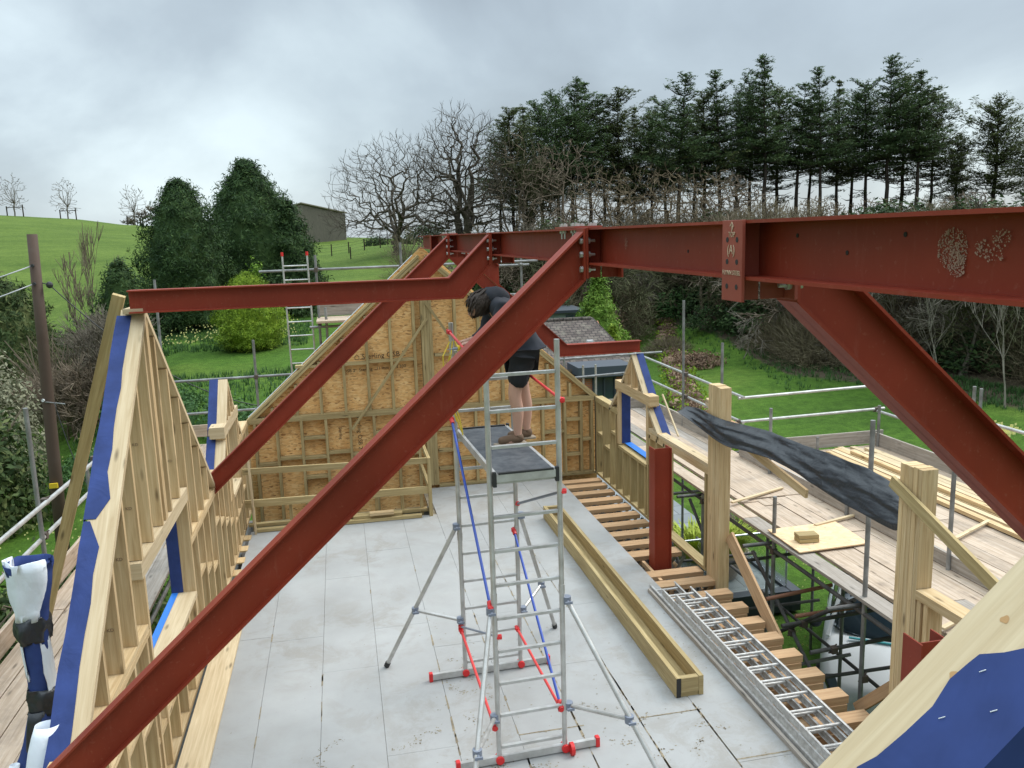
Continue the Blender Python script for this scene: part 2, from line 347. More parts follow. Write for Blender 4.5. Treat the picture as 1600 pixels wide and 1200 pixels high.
    def sphere(s, c, r, n=8, m=6, sq=(1, 1, 1)):
        k = len(s.v); c = Vector(c)
        for i in range(m+1):
            ph = math.pi*i/m
            for j in range(n):
                t = 2*math.pi*j/n; s.v.append(c+Vector((math.sin(ph)*math.cos(t)*sq[0], math.sin(ph)*math.sin(t)*sq[1], math.cos(ph)*sq[2]))*r)
        for i in range(m):
            for j in range(n):
                q = (j+1) % n; s.face((k+i*n+j, k+(i+1)*n+j, k+(i+1)*n+q, k+i*n+q))
    def build(s, name, mats, parent=None, smooth=False, bevel=0, local=False, fixn=True):
        me = bpy.data.meshes.new(name); off = Vector((0, 0, 0))
        if parent is not None and not local: off = Vector(OFF.get(parent.name, (0, 0, 0)))
        elif parent is not None and local: off = Vector((0, 0, 0))
        me.from_pydata([tuple(p-off) for p in s.v], [], s.f)
        u = me.uv_layers.new(name='UVMap'); flat = []
        for l in s.uv:
            for q in l: flat += [q[0], q[1]]
        u.data.foreach_set('uv', flat)
        if isinstance(mats, str): mats = [mats]
        for q in mats: me.materials.append(MAT[q])
        if len(mats) > 1: me.polygons.foreach_set('material_index', s.mi)
        if smooth: me.polygons.foreach_set('use_smooth', [True]*len(me.polygons))
        if fixn and len(s.f) < 4000:
            bm = bmesh.new(); bm.from_mesh(me); bmesh.ops.recalc_face_normals(bm, faces=bm.faces); bm.to_mesh(me); bm.free()
        me.update()
        o = bpy.data.objects.new(name, me); C.objects.link(o)
        if parent is not None:
            o.parent = parent; OFF[o.name] = tuple(OFF.get(parent.name, (0, 0, 0)))
        else: OFF[o.name] = (0, 0, 0)
        if bevel:
            md = o.modifiers.new('bevel', 'BEVEL'); md.width = bevel; md.segments = 2; md.limit_method = 'ANGLE'; md.angle_limit = R_(40)
        return o
def tag(o, label=None, cat=None, group=None, kind=None):
    if label: o['label'] = label
    if cat: o['category'] = cat
    if group: o['group'] = group
    if kind: o['kind'] = kind
    return o
def thing(name, label, cat, loc=(0, 0, 0), group=None):
    o = bpy.data.objects.new(name, None); C.objects.link(o); o.location = loc; o.empty_display_size = .2
    OFF[o.name] = tuple(loc); return tag(o, label, cat, group)
def one(name, fn, mats, label, cat, loc=(0, 0, 0), group=None, **k):
    mb = MB(); fn(mb); l = Vector(loc); mb.v = [v-l for v in mb.v]
    o = mb.build(name, mats, None, **k); o.location = l; OFF[o.name] = tuple(l)
    return tag(o, label, cat, group)
def copy_tree(o, parent=None):
    c = o.copy(); C.objects.link(c)
    if parent is not None: c.parent = parent
    for ch in list(o.children): copy_tree(ch, c)
    return c
ORD = ['first', 'second', 'third', 'fourth', 'fifth', 'sixth', 'seventh', 'eighth', 'ninth', 'tenth', 'eleventh', 'twelfth', 'thirteenth', 'fourteenth', 'fifteenth', 'sixteenth', 'seventeenth', 'eighteenth', 'nineteenth', 'twentieth'] + ['twenty-'+k for k in ('first', 'second', 'third', 'fourth', 'fifth', 'sixth', 'seventh', 'eighth', 'ninth')]+['thirtieth']

def isec(mb, A, B, cdir, top, bot, fw, tw=.008, tf=.011):
    """I-section along a polyline in a plane. A,B: plane axes; cdir: cross axis; top/bot lists of (a,b)"""
    A = Vector(A); B = Vector(B); Cd = Vector(cdir)
    def P(q, c): return A*q[0]+B*q[1]+Cd*c
    n = len(top)
    for i in range(n-1):
        mb.poly([P(top[i], c0-tw/2) for c0 in (0,)]+[P(top[i+1], -tw/2), P(bot[i+1], -tw/2), P(bot[i], -tw/2)], Cd*tw)
    def off(line, sgn):
        r = []
        for i in range(len(line)):
            d = Vector(line[min(i+1, n-1)])-Vector(line[max(i-1, 0)]); d.normalize(); nn = Vector((-d.y, d.x))
            if nn.y < 0: nn = -nn
            r.append((line[i][0]+nn.x*tf*sgn, line[i][1]+nn.y*tf*sgn))
        return r
    for line, sg in ((top, -1), (bot, 1)):
        o2 = off(line, sg)
        for i in range(n-1):
            mb.poly([P(line[i], -fw/2), P(line[i+1], -fw/2), P(o2[i+1], -fw/2), P(o2[i], -fw/2)], Cd*fw)
def bolt(mb, p, d, L=.05, r=.013):
    d = Vector(d).normalized(); p = Vector(p)
    mb.tube(p-d*.004, p+d*.016, r*1.35, 6); mb.tube(p, p+d*L, r*.62, 8)

def text_mesh(name, s, size, mtx, matname, parent, ext=.0008):
    cu = bpy.data.curves.new(name, 'FONT'); cu.body = s; cu.size = size; cu.align_x = 'CENTER'; cu.align_y = 'CENTER'; cu.resolution_u = 2; cu.extrude = ext
    tmp = bpy.data.objects.new('tmp', cu); C.objects.link(tmp); dg = bpy.context.evaluated_depsgraph_get(); dg.update()
    me = bpy.data.meshes.new_from_object(tmp.evaluated_get(dg)); C.objects.unlink(tmp); bpy.data.objects.remove(tmp)
    me.transform(Matrix.Translation(-Vector(OFF.get(parent.name, (0, 0, 0))))@mtx); me.materials.clear(); me.materials.append(MAT[matname])
    o = bpy.data.objects.new(name, me); C.objects.link(o); o.parent = parent; OFF[o.name] = OFF.get(parent.name, (0, 0, 0)); return o
def basis(o, x, y):
    x = Vector(x).normalized(); y = Vector(y).normalized(); z = x.cross(y)
    return Matrix(((x.x, y.x, z.x, o[0]), (x.y, y.y, z.y, o[1]), (x.z, y.z, z.z, o[2]), (0, 0, 0, 1)))

# ------------------------------------------------------------------ terrain
AZ = [-180, -60, -25, -20, -9.5, -1.5, 4.4, 14.5, 20, 28, 43, 70, 180]
TB = [
 [(0, -2.8), (30, -2.8), (60, -2), (120, 2), (300, 4), (900, 0)],
 [(0, -2.6), (20, -2.5), (45, -2), (60, 0), (90, 5), (140, 11), (200, 11.5), (900, 0)],
 [(0, -2.6), (20, -2.4), (30, -2.2), (42, -1.8), (60, -.6), (90, 4.1), (135, 9.8), (170, 10), (900, 0)],
 [(0, -2.6), (20, -2.4), (30, -2.2), (42, -1.8), (60, -.6), (90, 3.8), (138, 9.0), (170, 8.9), (900, -5)],
 [(0, -2.7), (14, -2.5), (20, -1.9), (25, -.8), (35, -.35), (46, .1), (60, 1.2), (90, 4.2), (135, 7.1), (170, 7.0), (900, -5)],
 [(0, -2.8), (14, -2.6), (20, -1.6), (25, -.8), (35, -.25), (46, .2), (60, 1.2), (90, 3.0), (125, 4.75), (170, 4.3), (900, -8)],
 [(0, -2.8), (16, -2.7), (25, -1.2), (35, -.4), (46, .2), (60, 1.4), (80, 2.9), (120, 4.0), (170, 3.8), (900, -8)],
 [(0, -2.8), (20, -2.8), (32, -2.8), (42, -2.2), (55, -.5), (70, 1.6), (85, 3.0), (120, 3.5), (900, -8)],
 [(0, -2.8), (20, -2.8), (45, -2.7), (58, -2.2), (72, .5), (88, 3.2), (130, 3.6), (900, -8)],
 [(0, -2.8), (20, -2.8), (36, -2.7), (46, -2.0), (60, 1.0), (80, 3.6), (130, 4.0), (900, -8)],
 [(0, -2.8), (20, -2.8), (33, -2.7), (40, -2.0), (54, 1.4), (76, 3.8), (130, 4.0), (900, -8)],
 [(0, -2.8), (24, -2.8), (33, -2.6), (40, -2.0), (54, 1.4), (76, 3.8), (130, 4.0), (900, -8)],
 [(0, -2.8), (30, -2.8), (60, -2), (120, 2), (300, 4), (900, 0)]]
def prof(tb, r):
    for i in range(len(tb)-1):
        a, b = tb[i], tb[i+1]
        if r <= b[0]:
            t = (r-a[0])/(b[0]-a[0])
            m0 = (a[1]-tb[i-1][1])/(a[0]-tb[i-1][0]) if i > 0 else 0
            m1 = (tb[i+2][1]-b[1])/(tb[i+2][0]-b[0]) if i+2 < len(tb) else 0
            s = (b[1]-a[1])/(b[0]-a[0]); m0 = (m0+s)/2; m1 = (m1+s)/2
            if i == 0: m0 = 0
            h = b[0]-a[0]; t2 = t*t; t3 = t2*t
            return (2*t3-3*t2+1)*a[1]+(t3-2*t2+t)*h*m0+(-2*t3+3*t2)*b[1]+(t3-t2)*h*m1
    return tb[-1][1]
def gz(x, y):
    az = math.degrees(math.atan2(x, y)); r = math.hypot(x, y)
    for i in range(len(AZ)-1):
        if az <= AZ[i+1]:
            t = (az-AZ[i])/(AZ[i+1]-AZ[i]); t = t*t*(3-2*t)
            z = prof(TB[i], r)*(1-t)+prof(TB[i+1], r)*t; break
    if r > 14: z += mnoise.noise(Vector((x*.09, y*.09, 3)))*min(.5, (r-14)*.012)+mnoise.noise(Vector((x*.35, y*.35, 7)))*.06
    return z
def woodness(x, y):
    az = math.degrees(math.atan2(x, y)); r = math.hypot(x, y)
    if az < 11: return 0.0
    edge = 48 if az < 18.5 else (48+(az-18.5)*8 if az < 20 else 60) if az < 20 else (60-(az-20)*2.0 if az < 30 else 40-(az-30)*.35 if az < 45 else 34)
    return max(0, min(1, (r-edge)/3+.5))*min(1, (az-11)/3)
mb = MB(); NA = 220; rs = [0, 4]+[4*1.045**k for k in range(1, 124)]
rs = [r for r in rs if r < 900]+[900]
azs = []
for i in range(NA):
    t = i/NA
    azs.append(-180+360*t)
azs = sorted(set([round(a, 3) for a in azs if a < -36 or a > 60]+[round(-36+k*.5, 3) for k in range(193)]))
for a in azs:
    for r in rs:
        x = r*math.sin(R_(a)); y = r*math.cos(R_(a)); mb.v.append(Vector((x, y, gz(x, y) if r > 0 else -2.8)))
nr = len(rs); na = len(azs)
for i in range(na):
    j = (i+1) % na
    for k in range(nr-1):
        if k == 0: mb.face((i*nr, j*nr+1, i*nr+1)) if False else mb.face((i*nr, i*nr+1, j*nr+1))
        else: mb.face((i*nr+k, i*nr+k+1, j*nr+k+1, j*nr+k))
ter = mb.build('ground', 'grass', smooth=True, fixn=False)
a_ = ter.data.attributes.new('wood', 'FLOAT', 'POINT')
a_.data.foreach_set('value', [woodness(v.co.x, v.co.y) for v in ter.data.vertices])
a_ = ter.data.attributes.new('field', 'FLOAT', 'POINT')
def fieldness(x, y):
    az = math.degrees(math.atan2(x, y)); r = math.hypot(x, y)
    return max(0, min(1, (r-54)/5))*(1 if az < 9 else max(0, 1-(az-9)/4))
a_.data.foreach_set('value', [fieldness(v.co.x, v.co.y) for v in ter.data.vertices])
ter.data.flip_normals()
tag(ter, kind='structure')

# ================================================================== STEEL FRAME
X0, RW = 1.44, .18                                # ridge centre line and flange width
ZT, ZB = 4.325, 4.125
rid = thing('steel_ridge_beam', 'long dark red ridge beam of painted steel running the length of the open roof', 'steel beam', (X0, 0, ZB))
mb = MB(); isec(mb, (0, 1, 0), (0, 0, 1), (1, 0, 0), [(.2, ZT), (9.0, ZT)], [(.2, ZB), (9.0, ZB)], RW)
mb.v = [v+Vector((X0, 0, 0)) for v in mb.v]; mb.build('beam_length', 'red_oxide', rid)
mb = MB(); isec(mb, (0, 1, 0), (0, 0, 1), (1, 0, 0), [(9.003, ZT), (14.12, ZT)], [(9.003, ZB), (14.12, ZB)], RW)
mb.v = [v+Vector((X0, 0, 0)) for v in mb.v]; mb.build('beam_length', 'red_oxide', rid)
# splices: cover plates with bolts above and below
for yc in (4.95, 10.9):
    mb = MB(); mb.box(X0-.085, X0+.085, yc-.22, yc+.22, ZT+.001, ZT+.013); mb.build('splice_plate', 'red_oxide_light', rid)
    for dx in (-.055, .055):
        for dy in (-.16, -.09, .09, .16):
            mb = MB(); bolt(mb, (X0+dx, yc+dy, ZT+.013), (0, 0, 1), .02, .011); bolt(mb, (X0+dx, yc+dy, ZT-.011), (0, 0, -1), .05, .011)
            mb.build('bolt', 'bolt', rid)
# welded brackets (a short stub through the ridge with end plates) at the frames
FR = {'a': 2.70, 'b': 4.50, 'c': 7.40, 'd': 10.20, 'e': 12.15}
def bracket(yc, left=True, right=True, pl=1.335, depth=.275):
    mb = MB()
    if left:
        mb.box(pl, pl+.012, yc-.075, yc+.075, ZT-depth, ZT+.001)
        mb.box(pl+.012, X0-.005, yc-.006, yc+.004, ZT-depth+.002, ZT-.012)
    if right:
        q = 2*X0-pl
        mb.box(q-.012, q, yc-.075, yc+.075, ZT-depth, ZT+.001)
        mb.box(X0+.005, q-.012, yc-.006, yc+.004, ZT-depth+.002, ZT-.012)
    return mb.build('end_bracket', 'red_oxide_light' if yc < 3 else 'red_oxide', rid, bevel=.0015)
for k in 'bcd': bracket(FR[k])
bracket(FR['e'])
# nearest bracket, still open: holes and paint marks
bracket(FR['a'])
pl = 1.335
for dz in (-.065, -.14, -.225):
    for dy in (-.038, .034): mb = MB(); mb.tube((pl-.0012, FR['a']+dy, ZT+dz), (pl+.004, FR['a']+dy, ZT+dz), .0095, 10); mb.build('bolt_hole', 'dark_void', rid)
mt = lambda dz, dy=0: basis((pl-.0015, FR['a']+dy, ZT+dz), (0, -1, 0), (0, 0, 1))
text_mesh('chalk_mark', 'TOP', .026, mt(-.048), 'chalk', rid)
text_mesh('chalk_mark', '\u2191', .045, mt(-.024), 'chalk', rid); text_mesh('chalk_mark', '(A)', .045, mt(-.10, .004), 'chalk', rid)
text_mesh('chalk_mark', 'FLYNN STEEL', .0225, mt(-.178), 'chalk', rid)
# mortar splash on web and flange
mb = MB(); random.seed(5)
def splash(cy_, cz_, ry, rz, n):
    for i in range(n):
        a = random.uniform(0, 6.28); r = random.random()**.6; y = cy_+math.cos(a)*r*ry; z = cz_+math.sin(a)*r*rz
        s_ = random.uniform(.0005, .0026); k = random.randint(5, 7); n9 = len(mb.v)*1e-6; pts = []
        for j in range(k):
            t = 2*math.pi*j/k; q = s_*random.uniform(.5, 1.4); pts.append(Vector((X0-.0052-n9, y+math.cos(t)*q*1.2, z+math.sin(t)*q)))
        n0 = len(mb.v); mb.v += pts; mb.face(range(n0, n0+k))
for a in ((1.755, 4.235, .05, .05, 520), (1.735, 4.20, .03, .035, 200), (1.66, 4.24, .02, .022, 60), (1.60, 4.26, .03, .02, 70), (1.62, 4.225, .03, .02, 50), (4.05, 4.24, .02, .03, 60)): splash(*a)
mb.build('mortar_splash', 'mortar_splash', rid, fixn=False)
for (y, z) in ((2.95, 4.27), (3.3, 4.21), (2.45, 4.27), (2.18, 4.22), (1.93, 4.27)): mb = MB(); mb.tube((X0-.0058, y, z), (X0-.003, y, z), .007, 8); mb.build('bolt_hole', 'dark_void', rid)

SL = .915
def rafter(name, label, y, side, x_end, top0=ZT-.01, fw=.13, dep=.275, plate=True, ext=None, col='red_oxide'):
    xs = X0-side*(X0-1.335-.0) if side > 0 else 0
    x1 = (1.335-.002) if side < 0 else (2*X0-1.335+.002)
    t = thing(name, label, 'steel beam', (x1, y, ZT), None)
    x2 = x_end; dx = abs(x2-x1)
    top = [(x1, top0), (x2, top0-SL*dx)]; bot = [(x1, top0-dep), (x2, top0-SL*dx-dep)]
    if ext: top, bot = ext
    mb = MB(); isec(mb, (1, 0, 0), (0, 0, 1), (0, 1, 0), top, bot, fw); mb.v = [v+Vector((0, y, 0)) for v in mb.v]
    mb.build('beam', col, t)
    mb = MB()
    q = x1+side*.006
    mb.box(min(x1, x1+side*.012), max(x1, x1+side*.012), y-.07, y+.07, ZT-.285, ZT-.004); mb.build('end_plate', col, t, bevel=.001)
    for dz in (-.07, -.145, -.225):
        for dy in (-.045, .045):
            mb = MB(); bolt(mb, (x1+side*.012, y+dy, ZT+dz), (side, 0, 0), .012); bolt(mb, (x1-side*.014, y+dy, ZT+dz), (-side, 0, 0), .045); mb.build('bolt', 'bolt', t)
    return t
rafter('steel_rafter', 'nearest red steel rafter, crossing the view from the ridge to the lower left corner', FR['b'], -1, -1.72)
rafter('steel_rafter', 'red steel rafter on the far left slope, landing between the two dormer frames', FR['d'], -1, -1.66)
rafter('steel_rafter', 'large dark red steel rafter seen from below, dropping from the ridge to the right edge', FR['a'], 1, 4.5)
rafter('steel_rafter', 'short visible piece of red steel rafter on the right slope behind the cranked beam', FR['d'], 1, 2.02, ext=([(2*X0-1.333, ZT-.01), (1.95, ZT-.01-.38)], [(2*X0-1.333, ZT-.285), (1.95, ZT-.285-.38)]))
# cranked beams
def crank(label, y, side, xk, x_end, zk_top, dep):
    x1 = (1.333) if side < 0 else (2*X0-1.333)
    kb = zk_top-dep
    top = [(x1, ZT-.01), (xk, zk_top), (x_end, zk_top)]
    xb = xk+side*(-.0)+side*.03*-1
    xb = xk + (-.115*side if side < 0 else -.115)
    bot = [(x1, ZT-.285), (xk+(-.115 if side > 0 else .115), kb), (x_end, kb)]
    return top, bot
top, bot = crank('', 7.4, -1, .956, -1.69, 3.945, .185)
bot = [(1.333, 4.04), (1.075, 3.757), (-1.69, 3.757)]
rafter('cranked_steel_beam', 'cranked red steel beam whose level arm reaches left to the big dormer peak', FR['c'], -1, 0, ext=(top, bot))
top = [(2*X0-1.333, ZT-.01), (3.327, 2.64), (4.50, 2.64)]; bot = [(2*X0-1.333, ZT-.285), (3.20, 2.465), (4.50, 2.465)]
rafter('cranked_steel_beam', 'cranked red steel beam whose level arm ends on the small dormer frame at the right', FR['e'], 1, 0, ext=(top, bot))
def column(label, x, y, z0, z1):
    t = thing('steel_column', label, 'steel column', (x, y, z0), 'red steel columns')
    mb = MB(); w_, d_ = .235, .2
    mb.box(x-w_/2, x-w_/2+.013, y-d_/2, y+d_/2, z0, z1); mb.box(x+w_/2-.013, x+w_/2, y-d_/2, y+d_/2, z0, z1); mb.box(x-w_/2+.013, x+w_/2-.013, y-.07, y-.06, z0, z1)
    mb.build('shaft', 'red_oxide', t, bevel=.002)
    mb = MB(); mb.box(x-.14, x+.14, y-.12, y+.12, z0-.015, z0); mb.build('base_plate', 'red_oxide', t)
column('upright red steel column standing between the joists near the right wall', 3.93, 9.87, -.28, 1.55)
column('red steel column top just showing beside the near timber post at lower right', 3.97, 4.88, -.28, 1.37)

# ================================================================== FLOOR
mb = MB(); random.seed(3)
xs = [-1.52, -.965, -.405, .15, .75, 1.29, 1.83, 2.385, 2.95, 3.62]
G = .0016
for i in range(len(xs)-1):
    x0, x1 = xs[i], xs[i+1]; ymax = 12.62 if x1 < 1.3 else 14.03
    y = 1.1+[0.0, .9, 0.07, 2.02, 1.0, .6, 1.5, 1.62, .4][i]*0-[1.4, .4, 1.9, .05, 1.2, .8, .2, 1.1, 1.75][i]
    offs = {0: 9.0, 1: 8.87, 2: 8.06, 3: 8.9, 4: 8.3, 5: 6.52, 6: 7.6, 7: 6.5, 8: 8.1}[i]
    cuts = sorted(set([offs+k*2.4 for k in range(-5, 4)])); cuts = [c for c in cuts if .9 < c < ymax-.2]
    ys = [.9]+cuts+[ymax]
    for k in range(len(ys)-1): mb.box(x0+G, x1-G, ys[k]+G, ys[k+1]-G, -.018, random.uniform(-.0012, .0008))
fl = mb.build('floor', 'deck_board'); tag(fl, kind='structure')
mb = MB(); mb.box(-1.52, 3.615, .9, 12.6, -.05, -.0195); mb.box(1.21, 3.615, 12.6, 14.02, -.05, -.0195)
o = mb.build('floor_underlay', 'joint_dirt'); tag(o, kind='structure')
# sand and glue squeezed up along the joints
mb = MB()
for i, x in enumerate(xs[1:-1]):
    if i < 3: dens = .12
    elif i < 5: dens = .5
    else: dens = 1.0
    y = 5.0
    while y < 10.5:
        if random.random() < dens*(.9 if y < 8 else .35):
            L = random.uniform(.05, .3); w_ = random.uniform(.006, .016)
            pts = [(x-w_*random.uniform(.4, 1), y, .002), (x+w_*random.uniform(.4, 1), y+.02, .002), (x+w_*random.uniform(.3, .8), y+L, .002), (x-w_*random.uniform(.3, .8), y+L-.02, .002)]
            mb.quad(*pts)
        y += .09
for (x0, x1, y) in ((1.29, 1.83, 6.52), (2.385, 2.95, 6.5), (2.95, 3.6, 5.74), (1.9, 2.3, 5.2)):
    x = x0
    while x < x1: mb.quad((x, y-.008*random.uniform(.5, 1.5), .002), (x+.05, y-.008, .002), (x+.05, y+.008*random.uniform(.5, 1.5), .002), (x, y+.008, .002)); x += .045
for i in range(240):
    x = random.uniform(.6, 3.4); y = random.uniform(5.2, 9.5); s_ = random.uniform(.003, .012)
    mb.quad((x-s_, y, .003), (x, y-s_*.5, .003), (x+s_, y+.001, .004), (x, y+s_*.6, .003))
for i in range(34):
    cx_, cy_ = random.choice([(1.0, 7.6), (.9, 6.4), (1.7, 5.8), (2.2, 6.0), (2.9, 6.2), (-.2, 6.2)]); cx_ += random.gauss(0, .45); cy_ += random.gauss(0, .55)
    if 2.7 < cx_ < 3.2 and cy_ > 6.6: continue
    a = random.uniform(0, 6.28); ux = Vector((math.cos(a), math.sin(a), 0)); uy = Vector((-ux.y, ux.x, 0)); c0 = Vector((cx_, cy_, .0024))
    for k in range(26):
        u = random.uniform(-.14, .14); w_ = .045-.018*(abs(u+.03) < .03); v_ = random.uniform(-w_, w_); p = c0+ux*u+uy*v_; q = random.uniform(.003, .009)
        mb.quad(p-ux*q-uy*q*.5, p+ux*q*.6-uy*q, p+ux*q+uy*q*.4, p-ux*q*.3+uy*q)
o = mb.build('sawdust', 'joint_dirt', fixn=False); tag(o, 'brown grit and sawdust along the joints of the grey floor boards', 'debris', kind='stuff')

# joists --------------------------------------------------------------
GJ = 'brown floor joists along the right side'
ys_j = [13.72, 13.42, 13.02, 12.62, 12.22, 11.82, 11.42, 11.02, 10.62, 10.22, 9.52, 9.2, 8.80, 8.41, 8.02, 7.63, 7.25, 6.85, 6.46, 6.07, 5.68, 5.29, 4.9]
for i, y in enumerate(ys_j):
    t = thing('floor_joist', '%s brown floor joist from the far gable, beside the grey deck' % ORD[i], 'joist', (4.0, y, -.05), GJ)
    open_ = y < 9.0
    xe = 4.40 if y < 9.4 else 4.34; wj = .165 if open_ else .185
    if i in (9,): wj = .21
    mb = MB(); mb.box(3.45, xe, y-wj/2, y+wj/2, -.088 if open_ else -.075, -.012); mb.build('top_chord', 'wood_joist', t, bevel=.002)
    if open_:
        mb = MB(); mb.box(3.45, xe-.02, y-wj/2-.012, y+wj/2-.012, -.34, -.091); mb.build('web_board', 'wood_joist', t, bevel=.002)
    else:
        mb = MB(); mb.box(3.45, xe, y-wj/2, y+wj/2, -.32, -.26); mb.build('bottom_chord', 'wood_joist', t)
        mb = MB()
        for s_ in (-1, 1):
            yy = y+s_*(wj/2+.001)
            for k in range(3):
                xa = 3.6+k*.26; mb.beam((xa, yy, -.07), (xa+.13, yy, -.28), .002, .045, up=(1, 0, 0)); mb.beam((xa+.13, yy, -.28), (xa+.26, yy, -.07), .002, .045, up=(1, 0, 0))
        mb.build('metal_web', 'galvanised', t)
mb = MB(); mb.box(4.2, 4.42, 9.3, 14.0, -.36, -.33)
tag(mb.build('rim_board', 'wood_joist'), 'long brown rim board closing the joist ends under the right wall', 'timber')
mb = MB(); mb.box(3.72, 3.76, 9.35, 10.0, -.09, -.03); tag(mb.build('trimmer', 'wood_joist'), 'short brown trimmer fixed between two joists by the red column', 'timber')
# storey below: block walls that carry the floor, seen between joists
mb = MB(); mb.box(-1.9, -1.7, -1, 14.3, -2.9, -.37); mb.box(4.2, 4.4, -1, 14.3, -2.9, -.37); mb.box(-1.7, 4.2, 14.1, 14.3, -2.9, -.37); mb.box(-1.7, 4.2, -1, -.8, -2.9, -.37)
mb.box(-1.7, 4.2, -.8, 14.1, -2.95, -2.85)
tag(mb.build('lower_storey', 'concrete'), 'rough block walls of the storey below the new timber floor', 'building')
# stair void lining on the left far side
mb = MB(); mb.box(-1.56, 1.2, 12.66, 14.0, -1.3, -1.25); tag(mb.build('stair_landing', 'wood_board'), 'dim boarded landing down in the stair opening at the far left', 'stair')

# ================================================================== TIMBER WALLS
SW, SD = .045, .14
def stud(par, x, y, z0, z1, axis='y', mt_='wood_new', w_=SW, d=None, name='stud'):
    d = d or SD; mb = MB()
    if axis == 'y': mb.box(x-d, x, y-w_/2, y+w_/2, z0, z1)
    else: mb.box(x-w_/2, x+w_/2, y, y+d, z0, z1)
    return mb.build(name, mt_, par)
# ---- far gable
GY = 14.05
gt = thing('gable_wall_frame', 'far gable wall of treated studs sheathed with orange strand board', 'timber wall', (1.4, GY, 0))
def gtop(x): return 4.15-.905*abs(x-1.4)
mb = MB(); mb.poly([(-1.62, GY+SD+.001, -1.3), (4.42, GY+SD+.001, -1.3), (4.42, GY+SD+.001, 1.42), (1.4, GY+SD+.001, 4.15), (-1.62, GY+SD+.001, 1.42)], (0, .012, 0)); mb.build('sheathing', 'osb', gt)
for i, x in enumerate([-1.54, -1.2, -.8, -.4, 0.0, .4, .8, 1.2, 1.9, 2.3, 2.7, 3.1, 3.5, 3.9, 4.28]):
    zt = gtop(x)-.2
    if zt > 1.5: stud(gt, x, GY, 1.44, zt, 'x', 'wood_treated')
for x in [-1.5, -1.15, -.75, -.35, .05, .45, .85, 1.2, 1.8, 2.2, 2.6, 3.0, 3.4, 3.8, 4.1, 4.3]:
    stud(gt, x, GY, -.35 if x < 1.2 else .045, 1.35, 'x', 'wood_treated')
for k in range(4): stud(gt, 1.345+k*.047, GY-.004, .045, 3.75 if k in (1, 2) else 3.6, 'x', 'wood_treated', name='post_ply')
for zz in (1.35, 1.396):
    for (xa, xb) in ((-1.6, 1.32), (1.51, 4.36)):
        mb = MB(); mb.box(xa, xb, GY-.003, GY+SD-.01, zz+.001, zz+.045); mb.build('wall_plate', 'wood_treated', gt)
for (xa, xb, z) in ((1.51, 4.36, 0), (-1.6, 1.32, -.42)):
    mb = MB(); mb.box(xa, xb, GY, GY+SD-.01, z, z+.044); mb.build('sole_plate', 'wood_treated', gt)
# noggins
random.seed(8)
up_x = [-.4, 0, .4, .8, 1.2]; 
for a, b in zip([-.8]+up_x[:-1], up_x): 
    mb = MB(); mb.box(a+SW/2, b-SW/2, GY+.01, GY+SD-.01, 2.235+(0.02 if b > .5 else 0), 2.28+(0.02 if b > .5 else 0)); mb.build('noggin', 'wood_treated', gt)
for a, b in ((1.51, 1.9), (1.9, 2.3), (2.3, 2.7), (2.7, 3.1)):
    mb = MB(); mb.box(a+SW/2, b-SW/2, GY+.01, GY+SD-.01, 2.30, 2.345); mb.build('noggin', 'wood_treated', gt)
lw = [-1.5, -1.15, -.75, -.35, .05, .45, .85, 1.2]
for a, b, z in ((-1.5, -1.15, .62), (-1.15, -.75, .70), (-.75, -.35, 1.02), (-.75, -.35, .68), (-.75, -.35, .34), (-.35, .05, .74), (.05, .45, .68), (.45, .85, 1.03), (.45, .85, .66), (.85, 1.2, .90), (.85, 1.2, .62)):
    mb = MB(); mb.box(a+SW/2, b-SW/2, GY+.01, GY+SD-.01, z, z+.045); mb.build('noggin', 'wood_treated', gt)
rr = [1.51, 1.8, 2.2, 2.6, 3.0, 3.4, 3.8, 4.1, 4.3]
for (i, z) in ((0, .62), (0, 1.0), (0, .3), (1, .85), (1, .45), (2, .7), (3, .55), (4, .62), (5, .8), (6, 1.0), (6, .68), (6, .36), (7, .62)):
    mb = MB(); mb.box(rr[i]+SW/2, rr[i+1]-SW/2, GY+.01, GY+SD-.01, z, z+.045); mb.build('noggin', 'wood_treated', gt)
# sloping top members (doubled) and white membrane edge
for s_ in (-1, 1):
    ex = 1.4+s_*3.02
    for k, off in enumerate((0, -.052)):
        a = Vector((1.4+s_*.05 if s_ > 0 else 1.34, GY+SD/2, gtop(1.4)-.10-.05+off)); b = Vector((ex, GY+SD/2, gtop(ex)-.03+off))
        mb = MB(); mb.beam(a, b, SD, .047, up=(0, 0, 1)); mb.build('rafter', 'wood_treated' if k else 'wood_treated', gt)
mb = MB(); mb.beam((1.25, GY+.17, gtop(1.25)+.0), (-1.6, GY+.17, gtop(-1.6)+.01), .07, .006); mb.build('membrane_edge', 'white_membrane', gt)
